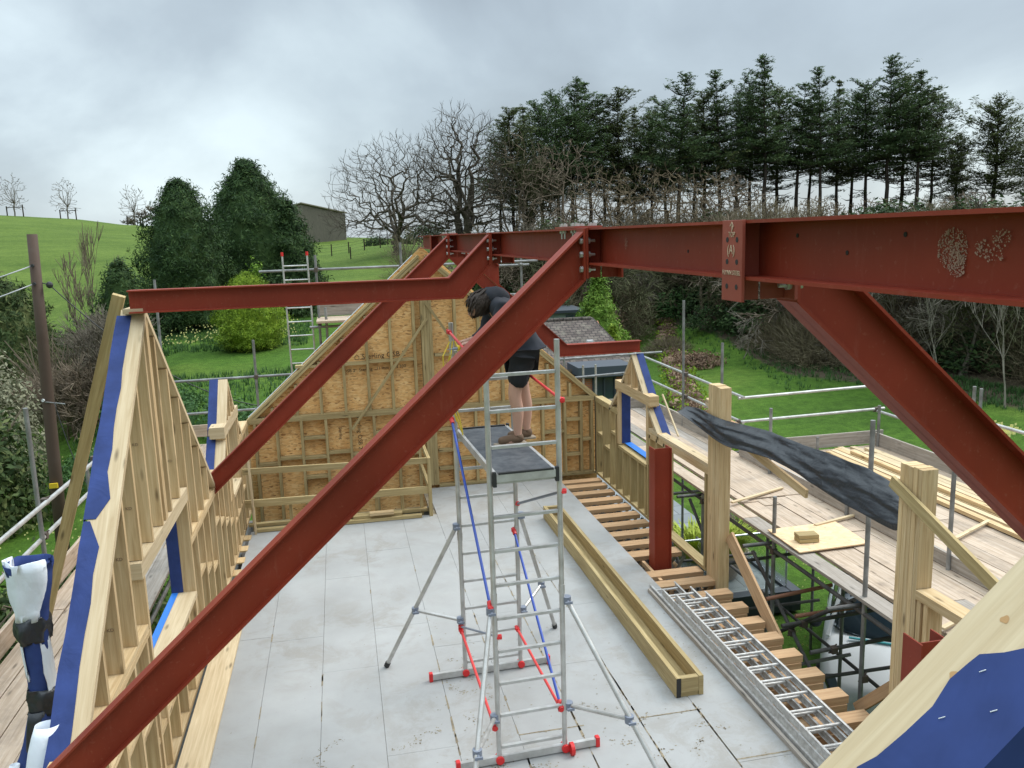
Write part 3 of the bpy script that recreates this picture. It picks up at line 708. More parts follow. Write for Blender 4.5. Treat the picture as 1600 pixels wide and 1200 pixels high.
# writing on the boards
wy = GY+SD-.0015
text_mesh('board_print', '\u2302 Sterling OSB 2', .125, basis((.62, wy, 2.355), (1, 0, .03), (-.03, 0, 1)), 'ink', gt)
text_mesh('board_print', 'OSB 2   Sterling   11 mm   EN 300', .075, basis((.52, wy, 2.135), (1, 0, .03), (-.03, 0, 1)), 'ink', gt)
text_mesh('board_print', 'Sterling OSB 2', .10, basis((.2, wy, 1.05), (0, 0, -1), (1, 0, 0)), 'ink', gt)
text_mesh('board_print', 'OSB 2', .08, basis((2.9, wy, 2.13), (1, 0, 0), (0, 0, 1)), 'ink', gt)
text_mesh('board_print', 'Sterling', .07, basis((-.12, wy, 1.06), (0, 0, -1), (1, 0, 0)), 'ink', gt)
def bar(name, label, a, b, w_, h, m_='wood_treated', cat='timber', up=(0, 0, 1), group=None, bev=0):
    mb = MB(); mb.beam(a, b, w_, h, up=up); a = Vector(a); mb.v = [v-a for v in mb.v]
    o = mb.build(name, m_, None, bevel=bev); o.location = a; OFF[o.name] = tuple(a); return tag(o, label, cat, group)
bar('brace_batten', 'thin diagonal batten nailed to the gable studs left of the middle post', (1.42, GY-.03, 2.96), (.08, GY-.03, 1.15), .02, .045, up=(1, 0, 0))
bar('brace_batten', 'thin diagonal batten nailed to the gable studs right of the middle post', (1.40, GY-.03, 3.25), (2.2, GY-.03, 2.0), .02, .045, up=(1, 0, 0))

# ---- stair guard
sg = thing('stair_guard', 'low guard of treated timber rails around the stair opening in front of the gable', 'guard rail', (-.2, 12.6, 0))
mb = MB(); mb.beam((-1.58, 12.66, .93), (1.2, 12.6, .89), .045, .09); mb.build('rail', 'wood_treated', sg)
mb = MB(); mb.beam((-1.58, 12.66, .43), (1.2, 12.6, .42), .045, .11); mb.build('rail', 'wood_treated', sg)
mb = MB(); mb.beam((1.2, 12.63, .89), (1.2, 14.0, .92), .045, .09); mb.build('rail', 'wood_treated', sg)
mb = MB(); mb.beam((1.2, 12.63, .44), (1.2, 14.0, .44), .045, .09); mb.build('rail', 'wood_treated', sg)
mb = MB(); mb.box(1.175, 1.225, 12.55, 12.65, -.02, .94); mb.build('post', 'wood_treated', sg)
for x in (-1.5, -.95, -.55, -.05, .35, .75, 1.05):
    mb = MB(); mb.box(x, x+.045, 12.70, 12.79, -.2, .38); mb.build('short_stud', 'wood_treated', sg)
mb = MB(); mb.box(-1.56, 1.15, 12.68, 12.77, -.2, -.15); mb.box(-1.56, 1.15, 12.66, 12.75, .06, .10); mb.build('bottom_plate', 'wood_treated', sg)
bar('loose_batten', 'long batten lying along the floor edge before the stair opening', (-1.45, 12.58, .03), (1.05, 12.55, .03), .09, .045)
bar('loose_batten', 'shorter batten lying on the long one beside the stair opening', (-.0, 12.62, .075), (.75, 12.62, .075), .09, .045)
bar('timber_offcut', 'pale offcut lying on battens before the stair opening', (.25, 12.58, .12), (.62, 12.58, .12), .12, .04, 'wood_new')
bar('upright_batten', 'pale upright batten standing by the left end of the stair guard', (-1.44, 12.5, -.2), (-1.47, 12.5, 1.35), .03, .04, 'wood_pale', up=(0, 1, 0))

# ---- left wall
SDR = SD; SD = .185
LX = -1.6
lwf = thing('left_wall_frame', 'long open stud wall down the left side under the dormer frames', 'timber wall', (LX, 9, 0))
def seg(par, name, x0, x1, y0, y1, z0, z1, m_='wood_new'):
    mb = MB(); mb.box(x0, x1, y0, y1, z0, z1); return mb.build(name, m_, par)
WO = (6.55, 8.42)
ys = [3.2+.4*k for k in range(28)]
for i, y in enumerate(ys):
    if y > 14: continue
    if WO[0] < y < WO[1]: stud(lwf, LX, y, .045, .82)
    elif 11.72 < y < 12.6: stud(lwf, LX, y, .045, .82)
    else: stud(lwf, LX, y, .045, 1.335)
for y in (WO[0]-.025, WO[1]+.025): stud(lwf, LX+.001, y, .045, 1.80, w_=.05)
for y in (11.7, 12.62): stud(lwf, LX+.001, y, .045, 1.9, w_=.045)
seg(lwf, 'wall_plate', LX-SD, LX, 3, WO[0]-.05, 1.335, 1.38); seg(lwf, 'wall_plate', LX-SD+.003, LX-.003, 3, WO[0]-.052, 1.382, 1.425)
seg(lwf, 'wall_plate', LX-SD, LX, WO[1]+.05, 11.67, 1.335, 1.38); seg(lwf, 'wall_plate', LX-SD+.003, LX-.003, WO[1]+.052, 11.67, 1.382, 1.425)
seg(lwf, 'wall_plate', LX-SD, LX, 12.65, 14.04, 1.335, 1.38); seg(lwf, 'wall_plate', LX-SD+.003, LX-.003, 12.65, 14.04, 1.382, 1.425)
seg(lwf, 'sole_plate', LX-SD, LX, 2.5, 14.04, 0, .044)
seg(lwf, 'window_sill', LX-.19, LX+.012, WO[0], WO[1], .822, .868, 'wood_pale'); seg(lwf, 'window_sill', LX-.19, LX+.012, 11.73, 12.6, .822, .868, 'wood_pale')
for k, (y, z) in enumerate([(3.4+.4*j, .55+.14*((j*3) % 4)) for j in range(26)]):
    y0 = y-.2+SW/2; y1 = y+.2-SW/2
    if WO[0]-.3 < y < WO[1]+.3 or 11.5 < y < 12.8 or y1 > 13.9: z = .42
    seg(lwf, 'noggin', LX-SD+.01, LX-.01, y0, y1, z, z+.045)
# big dormer gable
PKY, PKZ, SS = 7.52, 3.78, .86
def dtop(y): return PKZ-SS*abs(y-PKY)
dg_ = thing('dormer_gable_frame', 'large triangular dormer frame of pale studs on the left wall, edged with blue membrane', 'timber frame', (LX, PKY, 1.42))
n_ = 0
for i, y in enumerate([4.95+.4*k for k in range(14)]):
    if abs(y-PKY) < .05: continue
    zb = 1.935 if WO[0]-.05 < y < WO[1]+.05 else 1.427
    zt = dtop(y)-.065
    if zt > zb+.05: stud(dg_, LX-.002, y, zb, zt)
stud(dg_, LX-.002, PKY, 1.935, PKZ-.06, w_=.09)
seg(dg_, 'window_header', LX-SD, LX+.001, WO[0]-.08, WO[1]+.08, 1.80, 1.93, 'wood_pale')
for s_ in (-1, 1):
    ye = PKY+s_*2.78
    mb = MB(); mb.poly([(LX+.004, PKY, PKZ), (LX+.004, ye, dtop(ye)), (LX+.004, ye, dtop(ye)-.062), (LX+.004, PKY, PKZ-.062)][::s_], (-SD-.008, 0, 0)); mb.build('sloping_plate', 'wood_pale', dg_, bevel=.002)
mb = MB(); mb.box(LX-.15, LX+.01, PKY-.13, PKY+.13, PKZ-.03, PKZ+.012); mb.build('ridge_block', 'wood_pale', dg_)
def ribbon(par, pts_in, pts_out, t_=.004, name='membrane', m_='blue_membrane', drop=.10):
    """membrane lying on a sloping edge between an inner and an outer line and folded down outside"""
    mb = MB(); a = [Vector(p) for p in pts_in]; b = [Vector(p) for p in pts_out]
    n = len(a)
    k = len(mb.v); mb.v += a+b+[p+Vector((-.012*1, 0, -drop)) for p in b]
    for i in range(n-1):
        mb.face((k+i, k+i+1, k+n+i+1, k+n+i)); mb.face((k+n+i, k+n+i+1, k+2*n+i+1, k+2*n+i))
    o = mb.build(name, m_, par); md = o.modifiers.new('s', 'SOLIDIFY'); md.thickness = t_; return o
random.seed(11)
def edge_line(y0, y1, n, xin, xo, jag=.008):
    pin = []; pout = []
    for i in range(n+1):
        y = y0+(y1-y0)*i/n; z = dtop(y)+.006
        pin.append((xin+random.uniform(-jag, jag), y, z)); pout.append((xo+random.uniform(-.006, .006), y, z+random.uniform(0, .004)))
    return pin, pout
pi_, po = edge_line(5.98, 7.46, 10, LX-.10, LX-.215); pi_[0] = (LX-.135, 5.98, dtop(5.98)+.006); pi_[1] = (LX-.06, 6.1, dtop(6.1)+.006); ribbon(dg_, pi_, po)
pi_, po = edge_line(4.72, 5.97, 8, LX-.095, LX-.215); pi_[-1] = (LX-.17, 5.97, dtop(5.97)+.006); ribbon(dg_, pi_, po)
pi_, po = edge_line(7.6, 10.2, 12, LX-.09, LX-.21); ribbon(dg_, pi_, po)
mb = MB()
for s0, z0 in ((WO[1]-.004, .87),):
    mb.quad((LX-.115, s0, z0), (LX-.19, s0, z0), (LX-.19, s0, 1.8), (LX-.115, s0, 1.8)); mb.quad((LX-.1905, s0, z0), (LX-.225, s0-.01, z0), (LX-.225, s0-.01, 1.82), (LX-.1605, s0, 1.82))
mb.build('window_membrane', 'blue_membrane', dg_)
mb = MB(); mb.box(LX-.225, LX-.165, WO[0], WO[1]-.01, .868, .874); mb.build('sill_tape', 'bright_blue_tape', dg_)
for (y, z) in ((7.1, 2.75), (7.9, 2.55), (7.9, 3.0), (8.3, 2.3), (6.35, 2.1), (6.75, 2.35), (8.7, 1.9), (5.95, 1.75)):
    yy = 4.95+.4*round((y-4.95)/.4); text_mesh('timber_stamp', 'C24 KD', .034, basis((LX-.09, yy-SW/2-.0012, z), (1, 0, 0), (0, 0, 1)), 'stamp', dg_)
# small dormer on the left
def small_dormer(X, sgn, label, PY=12.12, PZ=2.43, left=False):
    t = thing('small_dormer_frame', label, 'timber frame', (X, PY, 1.42))
    d0, d1 = (X-SD, X) if sgn < 0 else (X, X+SD)
    hw = .68
    def tz(y): return PZ-1.02*abs(y-PY)
    if left: hw = .6
    # header across the opening
    z_h = 1.86
    seg(t, 'lintel', d0-.004, d1+.004, PY-.78, PY+.78, z_h-.10, z_h+.05, 'wood_pale' if left else 'wood_new')
    for s_ in (-1, 1):
        for (ya, yb, lift) in ((0, .58, 0), (.66, 1.12, .10)):
            if lift: pts = [(PY+s_*ya, tz(PY+ya)+.02), (PY+s_*yb, tz(PY+yb)+.02)]
            else: pts = [(PY+s_*ya, PZ), (PY+s_*yb, tz(PY+yb))]
            (y0, z0), (y1, z1) = pts
            if lift: z0 = z_h-.10; z1 = z0-1.02*(yb-ya)+.09
            mb = MB(); mb.poly([(d0, y0, z0), (d0, y1, z1), (d0, y1, z1-.07), (d0, y0, z0-.07)], (d1-d0, 0, 0)); mb.build('sloping_plate', 'wood_pale', t, bevel=.002)
            xo = d0-.0 if sgn < 0 else d1; xi = (d0+.06) if sgn < 0 else (d1-.06); xo2 = xo+sgn*.05
            mb = MB(); mb.quad((xi, y0, z0+.008), (xi, y1, z1+.008), (xo2, y1, z1+.008), (xo2, y0, z0+.008)); mb.quad((xo2, y0, z0+.008), (xo2, y1, z1+.008), (xo2+sgn*.01, y1, z1-.13), (xo2+sgn*.01, y0, z0-.13))
            o = mb.build('membrane', 'blue_membrane', t); md = o.modifiers.new('s', 'SOLIDIFY'); md.thickness = .004
            if lift:
                mb = MB(); mb.box(d0+.002, d1-.002, y1-.045, y1, 1.427, z1-.03) if s_ > 0 else mb.box(d0+.002, d1-.002, y1, y1+.045, 1.427, z1-.03); mb.build('short_stud', 'wood_new', t)
    stud(t, d1, PY, z_h+.05, PZ-.06)
    for yy in (PY-.3, PY+.3): stud(t, d1, yy, z_h+.05, tz(yy)-.05)
    for yy in (PY-.66, PY+.66): stud(t, d1+.002, yy, .86, z_h-.10, w_=.09)
    for yy, dy in ((PY-.612, 1), (PY+.612, -1)):
        mb = MB(); xa, xb = (d0-.06, d0+.09) if sgn < 0 else (d1-.09, d1+.06); mb.box(xa, xb, min(yy, yy+dy*.004), max(yy, yy+dy*.004), .87, z_h-.11); mb.build('reveal_membrane', 'blue_membrane', t)
    mb = MB(); xa, xb = (d0-.07, d0+.03) if sgn < 0 else (d1-.05, d1+.07); mb.box(xa, xb, PY-.6, PY+.6, .872, .880); mb.build('sill_tape', 'bright_blue_tape', t)
    return t
small_dormer(LX, -1, 'small pointed dormer frame at the far end of the left wall', left=True)
RX = 4.35; SD = SDR
# ---- right wall
rwf = thing('right_wall_frame', 'open stud wall on the far right side with a square window opening', 'timber wall', (RX, 12, 0))
def rseg(name, y0, y1, z0, z1, m_='wood_treated', x0=RX, x1=RX+SD): return seg(rwf, name, x0, x1, y0, y1, z0, z1, m_)
for y in (13.98, 13.6, 13.2, 12.9): stud(rwf, RX+SD, y, .045, 1.335, mt_='wood_treated')
for y in (12.55, 12.2, 11.85, 11.55): stud(rwf, RX+SD, y, .045, .80, mt_='wood_treated')
for y in (11.44, 11.36, 11.08, 10.8): stud(rwf, RX+SD, y, .045, 1.335, mt_='wood_treated')
stud(rwf, RX+SD, 9.43, .045, 1.28, mt_='wood_treated')
rseg('sole_plate', 9.40, 14.03, 0, .044); rseg('wall_plate', 12.8, 14.03, 1.335, 1.38); rseg('wall_plate', 12.8, 14.03, 1.382, 1.425, x0=RX+.003, x1=RX+SD-.003)
rseg('wall_plate', 9.36, 11.4, 1.285, 1.38, 'wood_new'); rseg('wall_plate', 9.36, 11.4, 1.382, 1.425, 'wood_pale', x0=RX+.003, x1=RX+SD-.003)
rseg('window_sill', 11.48, 12.75, .80, .845, 'wood_treated', RX-.01, RX+SD+.01)
for (a, b, z) in ((13.62, 13.96, .75), (13.22, 13.58, .60), (12.92, 13.18, .95), (11.1, 11.34, .6), (10.82, 11.06, .62)): rseg('noggin', a, b, z, z+.045, x0=RX+.01, x1=RX+SD-.01)
small_dormer(RX, 1, 'small pointed dormer frame on the right wall above the square window opening')
bar('thin_lath', 'two thin pale laths leaning at the foot of the right dormer frame', (RX+.16, 11.25, 1.95), (RX+.2, 10.75, 1.44), .02, .025, 'wood_pale')
# corner post with black gap
mb = MB(); mb.box(RX-.004, RX+.012, 14.03, 14.05, 0, 1.42); tag(mb.build('corner_gap_strip', 'dark_void'), 'dark gap strip in the corner between gable and right wall', 'strip')
# posts
def bigpost(label, y0, y1, zt, zb=-.32):
    t = thing('timber_post', label, 'timber post', (RX, (y0+y1)/2, zb), 'laminated timber posts')
    n = 5; w_ = (y1-y0)/n
    for k in range(n):
        mb = MB(); dz = random.uniform(-.006, .006); dx = random.uniform(-.003, .003)
        mb.box(RX+dx, RX+SD+dx, y0+k*w_+.001, y0+(k+1)*w_-.001, zb, zt+dz); mb.build('ply', 'wood_new', t, bevel=.003)
    return t
bigpost('tall laminated timber post left of the hanging black sheet', 9.02, 9.36, 2.44)
bigpost('tall laminated timber post at the right end of the hanging black sheet', 5.50, 5.76, 2.40)
# short wall beyond second post
sw_ = thing('low_wall_frame', 'short low stud wall with a pale plate running from the near post to the right', 'timber wall', (RX, 4.8, 0))
seg(sw_, 'wall_plate', RX-.01, RX+SD, 3.6, 5.49, 1.345, 1.42, 'wood_new')
for y in (5.46, 5.38, 4.95, 4.6, 4.2): seg(sw_, 'stud', RX, RX+SD, y-SW/2, y+SW/2, 0, 1.344)
seg(sw_, 'sole_plate', RX, RX+SD, 3.6, 5.49, -.05, -.002)
# rail between posts, black sheet, props
bar('raking_rail', 'board spanning between the two laminated posts under the black sheet', (RX+.16, 9.7, 1.99), (RX+.16, 5.62, 1.90), .045, .10, 'wood_joist')
bar('raking_board', 'plain board slanting down from the far laminated post beneath the black sheet', (RX+.10, 9.45, 1.96), (RX+.10, 7.28, 1.66), .03, .09, 'wood_new')
bar('rail_end_block', 'short stub of timber poking out past the far laminated post', (RX+.2, 9.82, 2.12), (RX+.2, 9.35, 2.02), .05, .09, 'wood_pale')
bar('diagonal_prop', 'brown plank propping the far laminated post, running down to the joists', (RX+.13, 9.0, .60), (RX+.10, 7.72, -.16), .035, .145, 'wood_joist', up=(0, 1, .5))
bar('diagonal_prop', 'short brown plank bracing the foot of the near laminated post', (RX+.11, 5.72, .50), (RX+.08, 6.3, -.1), .035, .10, 'wood_joist', up=(0, 1, .5))
bar('diagonal_prop', 'weathered plank nailed across the near laminated post and sloping down to the right', (RX-.03, 5.82, 2.23), (RX-.03, 3.6, 1.40), .03, .10, 'wood_treated')
mb = MB(); random.seed(4); nx, ny = 36, 12
UL = [(9.92, 2.06), (9.58, 2.095), (8.92, 2.075), (8.17, 2.09), (7.51, 2.10), (7.0, 2.14), (6.45, 2.14), (6.0, 2.08), (5.84, 2.00)]
LL = [(9.72, 2.03), (9.44, 1.925), (8.60, 1.835), (7.80, 1.90), (7.25, 1.88), (6.93, 1.85), (6.49, 1.82), (5.80, 1.80), (5.71, 1.88)]
def lerpl(P, t): t *= len(P)-1; k = min(len(P)-2, int(t)); f = t-k; return P[k][0]+(P[k+1][0]-P[k][0])*f, P[k][1]+(P[k+1][1]-P[k][1])*f
for i in range(nx+1):
    s_ = i/nx; (yu, zu), (yl, zl) = lerpl(UL, s_), lerpl(LL, s_)
    e0 = max(0, min(1, (s_-.22)/.15))
    for j in range(ny+1):
        f = j/ny; y = yl+(yu-yl)*f; z = zl+(zu-zl)*f
        x0 = (RX-.16+.10*f)*(1-e0)+(RX-.03+.20*f)*e0
        fold = .018*abs(math.sin(f*6+y*.9))+.014*abs(math.sin(f*10-y*2.1+1))+.012*mnoise.noise(Vector((y*5, f*4, 1)))
        x = x0+fold-.03*math.sin(math.pi*f)*(.4+.6*e0)+mnoise.noise(Vector((y*1.2, f*3, 5)))*.035
        z += mnoise.noise(Vector((y*1.5, f*2.5, 8)))*.012
        if s_ < .12: x -= .10*(.12-s_)/.12*(1-f)
        mb.v.append(Vector((x, y, z)))
for i in range(nx):
    for j in range(ny): a = i*(ny+1)+j; mb.face((a, a+1, a+ny+2, a+ny+1))
mb.uv = [[((mb.v[i].y)*.28, mb.v[i].z*1.6) for i in f] for f in mb.f]
o = mb.build('black_plastic_sheet', 'black_sheet', smooth=True); md = o.modifiers.new('sub', 'SUBSURF'); md.levels = 1; md.render_levels = 2
tx_ = bpy.data.textures.new('creases', 'CLOUDS'); tx_.noise_scale = .2; tx_.noise_type = 'HARD_NOISE'; tx_.noise_depth = 3
md = o.modifiers.new('c', 'DISPLACE'); md.texture = tx_; md.strength = .016; md.mid_level = .4; md.texture_coords = 'UV'
md = o.modifiers.new('s', 'SOLIDIFY'); md.thickness = .003
tag(o, 'crumpled shiny black plastic sheet draped over the rail between the two laminated posts', 'plastic sheet')

# ---- foreground rafter with membrane
fg = thing('near_gable_rafter', 'big pale knotty timber filling the lower right corner, blue membrane stapled over its outer half', 'timber', (1.0, 1.0, 3.7))
def ft(x): return 4.15-.9*(1.4-x)
mb = MB(); mb.poly([(-.2, 1.035, ft(-.2)), (1.5, 1.035, ft(1.5)), (1.5, 1.035, ft(1.5)-.06), (-.2, 1.035, ft(-.2)-.06)], (0, -.185, 0)); mb.build('timber', 'wood_pale', fg, bevel=.002)
mb = MB(); mb.poly([(-.2, 1.03, ft(-.2)-.062), (1.5, 1.03, ft(1.5)-.062), (1.5, 1.03, ft(1.5)-.24), (-.2, 1.03, ft(-.2)-.24)], (0, -.17, 0)); mb.build('under_timber', 'wood_pale', fg)
mb = MB()
def fdisc(x, y, r, r2):
    k = 18; n0 = len(mb.v); ph = random.uniform(0, 9)
    for j in range(k):
        t = 2*math.pi*j/k; q = 1+.12*math.sin(3*t+ph)+.06*math.sin(5*t); xx = x+math.cos(t)*r*q; yy = y+math.sin(t)*r2*q; mb.v.append(Vector((xx, yy, ft(xx)+.0006)))
    mb.face(range(n0, n0+k))
fdisc(.842, .974, .0055, .0075); fdisc(.925, .978, .005, .007); fdisc(.97, .955, .006, .006)
mb.build('knot', 'knot_brown' if 'knot_brown' in MAT else 'wood_joist', fg, fixn=False)
mb = MB(); n = 26
P1 = [(.40, .94), (.60, .952), (.697, .9835), (.72, .972), (.76, .966), (.80, .963), (.835, .974), (.862, .970), (.876, .967), (.892, .94), (.907, .922), (.96, .90), (1.1, .88), (1.4, .88)]
a = []; b = []
for x, y in P1: a.append(Vector((x, y, ft(x)+.0022))); b.append(Vector((x, .842, ft(x)+.004)))
n = len(a); mb.v += a+b+[Vector((p.x+.003, .835, p.z-.35)) for p in b]
for i in range(n-1): mb.face((i, i+1, n+i+1, n+i)); mb.face((n+i, n+i+1, 2*n+i+1, 2*n+i))
o = mb.build('membrane', 'blue_membrane', fg); md = o.modifiers.new('s', 'SOLIDIFY'); md.thickness = .0012
for (x, y) in ((.858, .945), (.792, .94), (.83, .89)):
    mb = MB(); mb.beam((x, y, ft(x)+.005), (x+.006, y-.0055, ft(x+.006)+.005), .0011, .0009); mb.build('staple', 'staple_white', fg)

# ================================================================== ACCESS TOWER
tw = thing('access_tower', 'slim aluminium access tower with red and blue braces standing on the grey deck', 'access tower', (1.335, 6.18, 0))
RZ = R_(2.4); cT, sT = math.cos(RZ), math.sin(RZ)
def TW(x, y, z): return Vector((1.335+cT*x-sT*y, 6.18+sT*x+cT*y, z))
HWD = .283; TL = 1.46
for (yy, ztop) in ((0, 3.5), (TL, 3.52)):
    f = None
    for s_ in (-1, 1):
        mb = MB(); mb.tube(TW(s_*HWD, yy, .02), TW(s_*HWD, yy, ztop), .022, 14); mb.build('upright', 'aluminium', tw, smooth=False)
        mb = MB(); mb.tube(TW(s_*HWD, yy, 1.42), TW(s_*HWD, yy, 1.50), .026, 14); mb.build('joint_collar', 'aluminium', tw)
    for k in range(12):
        z = .15+.282*k
        if yy > 1 and 2.55 < z < 2.9: pass
        mb = MB(); mb.beam(TW(-HWD+.02, yy, z), TW(HWD-.02, yy, z), .03, .026); mb.build('rung', 'aluminium', tw, bevel=.003)
    mb = MB(); mb.beam(TW(-.62, yy, .045), TW(.56, yy, .045), .035, .06); mb.build('base_bar', 'aluminium', tw)
    for s_ in (-.63, .57):
        mb = MB(); mb.beam(TW(s_-.018, yy, .045), TW(s_+.018, yy, .045), .05, .09); mb.build('end_cap', 'red_plastic', tw, bevel=.006)
    for s_ in (-HWD, HWD):
        mb = MB(); mb.tube(TW(s_, yy-.04, .045), TW(s_, yy+.04, .045), .035, 14); mb.build('foot_fitting', 'red_plastic', tw, bevel=.004)
mb = MB(); mb.tube(TW(HWD+.03, -.05, .05), TW(HWD+.06, -.05, .05), .055, 16); mb.build('wheel', 'red_plastic', tw)
def brace(a, b, m_, name='brace', r=.013, cap='red_plastic'):
    mb = MB(); mb.tube(a, b, r, 10); o = mb.build(name, m_, tw)
    d = (Vector(b)-Vector(a)).normalized()
    for p, s_ in ((a, 1), (b, -1)):
        p = Vector(p); mb = MB(); mb.tube(p-d*s_*.02, p+d*s_*.055, r*1.7, 8); mb.tube(p+Vector((-.022, 0, 0)), p+Vector((.022, 0, 0)), .022, 10); mb.build('brace_claw', cap, o)
e_ = .03
brace(TW(-HWD-e_, 0, 1.38), TW(-HWD-e_, TL, 2.62), 'blue_brace', r=.012)
brace(TW(HWD-e_, 0, .42), TW(HWD-e_, TL, 1.46), 'blue_brace', r=.012)
brace(TW(-HWD-e_, 0, .33), TW(-HWD-e_, TL, .50), 'red_brace'); brace(TW(HWD+.0-e_, 0, .40), TW(HWD-e_, TL, .43), 'red_brace')
brace(TW(HWD+e_, 0, 2.28), TW(HWD+e_-.02, TL, 1.72), 'grey_brace'); brace(TW(-HWD+e_, 0, 1.12), TW(-HWD-e_, TL, .53), 'grey_brace', r=.01)
brace(TW(-HWD-.02, TL, 3.44), TW(-HWD-.02, 0, 3.30), 'red_brace', r=.012); brace(TW(HWD+.03, TL, 3.10), TW(HWD+.03, 0, 3.02), 'red_brace', r=.012)
# platform
mb = MB(); pz = 2.47
c = [TW(-.22, .0, pz), TW(.225, .0, pz), TW(.225, 1.56, pz), TW(-.22, 1.56, pz)]
mb.poly(c, (0, 0, .012)); mb.build('platform_deck', 'platform_ply', tw)
for s_ in (-.235, .24):
    mb = MB(); mb.beam(TW(s_, -.02, pz-.02), TW(s_, 1.58, pz-.02), .025, .065); mb.build('platform_rail', 'aluminium', tw)
for y_ in (-.03, 1.59):
    mb = MB(); mb.beam(TW(-.25, y_, pz-.02), TW(.255, y_, pz-.02), .03, .06); mb.build('platform_rail', 'aluminium', tw)
    for s_ in (-.25, .255):
        mb = MB(); mb.beam(TW(s_, y_, pz-.09), TW(s_, y_, pz+.03), .03, .035, up=(0, 1, 0)); mb.build('platform_hook', 'black_plastic_part', tw, bevel=.004)
for q in (-.035, 1.58): mb = MB(); mb.beam(TW(-.22, q, pz+.016), TW(.225, q, pz+.016), .025, .014); mb.build('platform_edge', 'black_plastic_part', tw)
# stabilisers: (upright, foot)
def stab(px, py, foot, zt, zm):
    top = TW(px, py, zt); foot = Vector(foot); mid = foot.lerp(top, .42)
    mb = MB(); mb.tube(top, foot+Vector((0, 0, .03)), .021, 12); s = mb.build('stabiliser', 'aluminium', tw)
    d = (foot-top).normalized(); mb = MB(); mb.tube(foot+Vector((0, 0, .03))-d*.03, foot+Vector((0, 0, .03))+d*.02, .028, 12); mb.sphere(foot+Vector((0, 0, .03)), .03); mb.build('rubber_foot', 'black_plastic_part', s)
    q = TW(px, py, zm); mb = MB(); mb.tube(mid, q, .018, 10); mb.build('strut', 'aluminium', tw)
    for p in (top, q, mid):
        mb = MB(); mb.tube(p-Vector((0, 0, .03)), p+Vector((0, 0, .03)), .036, 12); mb.tube(p, p+Vector((.0, -.07, 0)), .010, 8); mb.beam(p+Vector((-.03, -.07, 0)), p+Vector((.03, -.07, 0)), .012, .02); mb.build('clamp', 'grey_brace', tw)
stab(-HWD-.03, TL, (.24, 8.0, 0), 1.56, .60); stab(HWD+.04, TL, (2.10, 8.38, 0), 1.60, .62)
stab(-HWD-.03, 0, (.60, 5.05, 0), 1.35, .42); stab(HWD+.04, 0, (2.24, 5.25, 0), 1.36, .42)
mb = MB(); random.seed(2)
for k in range(5):
    x0 = TW(-HWD, TL, 3.35); pts = [x0+Vector((.03*math.sin(k), -.02*k*.5, 0))]
    for j in range(1, 9): pts.append(Vector((pts[0].x+(.03+.012*k)*math.sin(j*.5+k)-.012*j*(k == 0)*2, pts[0].y-.02*k, 3.35-j*(.07+.012*k))))
    mb.path(pts, [.006]*9, 5)
mb.build('yellow_strap', 'strap_yellow', tw)

# ================================================================== PERSON
def skin_obj(name, chains, m_, parent, sub=2, root=0):
    """chains: dict key->(pos,radius), edges list"""
    pts, edges = chains; keys = list(pts); me = bpy.data.meshes.new(name)
    o_ = Vector(OFF.get(parent.name, (0, 0, 0))) if parent else Vector((0, 0, 0))
    me.from_pydata([tuple(Vector(pts[k][0])-o_) for k in keys], [(keys.index(a), keys.index(b)) for a, b in edges], [])
    o = bpy.data.objects.new(name, me); C.objects.link(o)
    sk = o.modifiers.new('skin', 'SKIN'); sk.use_smooth_shade = True
    for i, k in enumerate(keys):
        r = pts[k][1]; r = r if isinstance(r, tuple) else (r, r)
        me.skin_vertices[0].data[i].radius = r; me.skin_vertices[0].data[i].use_root = (i == root)
    if sub: s = o.modifiers.new('sub', 'SUBSURF'); s.levels = sub; s.render_levels = sub
    me.materials.append(MAT[m_])
    if parent: o.parent = parent; OFF[o.name] = tuple(o_)
    return o
PZ_ = 2.483
pp = {'pel': ((1.53, 7.10, 3.33), .095), 'wst': ((1.515, 7.10, 3.45), .10), 'chs': ((1.43, 7.10, 3.60), .135), 'ush': ((1.34, 7.10, 3.71), .10), 'nk': ((1.255, 7.10, 3.765), .052), 'hd0': ((1.195, 7.10, 3.765), .078), 'hd1': ((1.14, 7.10, 3.715), .088), 'chin': ((1.135, 7.10, 3.64), .045), 'nose': ((1.075, 7.10, 3.645), .014)}
ed = [('pel', 'wst'), ('wst', 'chs'), ('chs', 'ush'), ('ush', 'nk'), ('nk', 'hd0'), ('hd0', 'hd1'), ('hd1', 'chin'), ('chin', 'nose')]
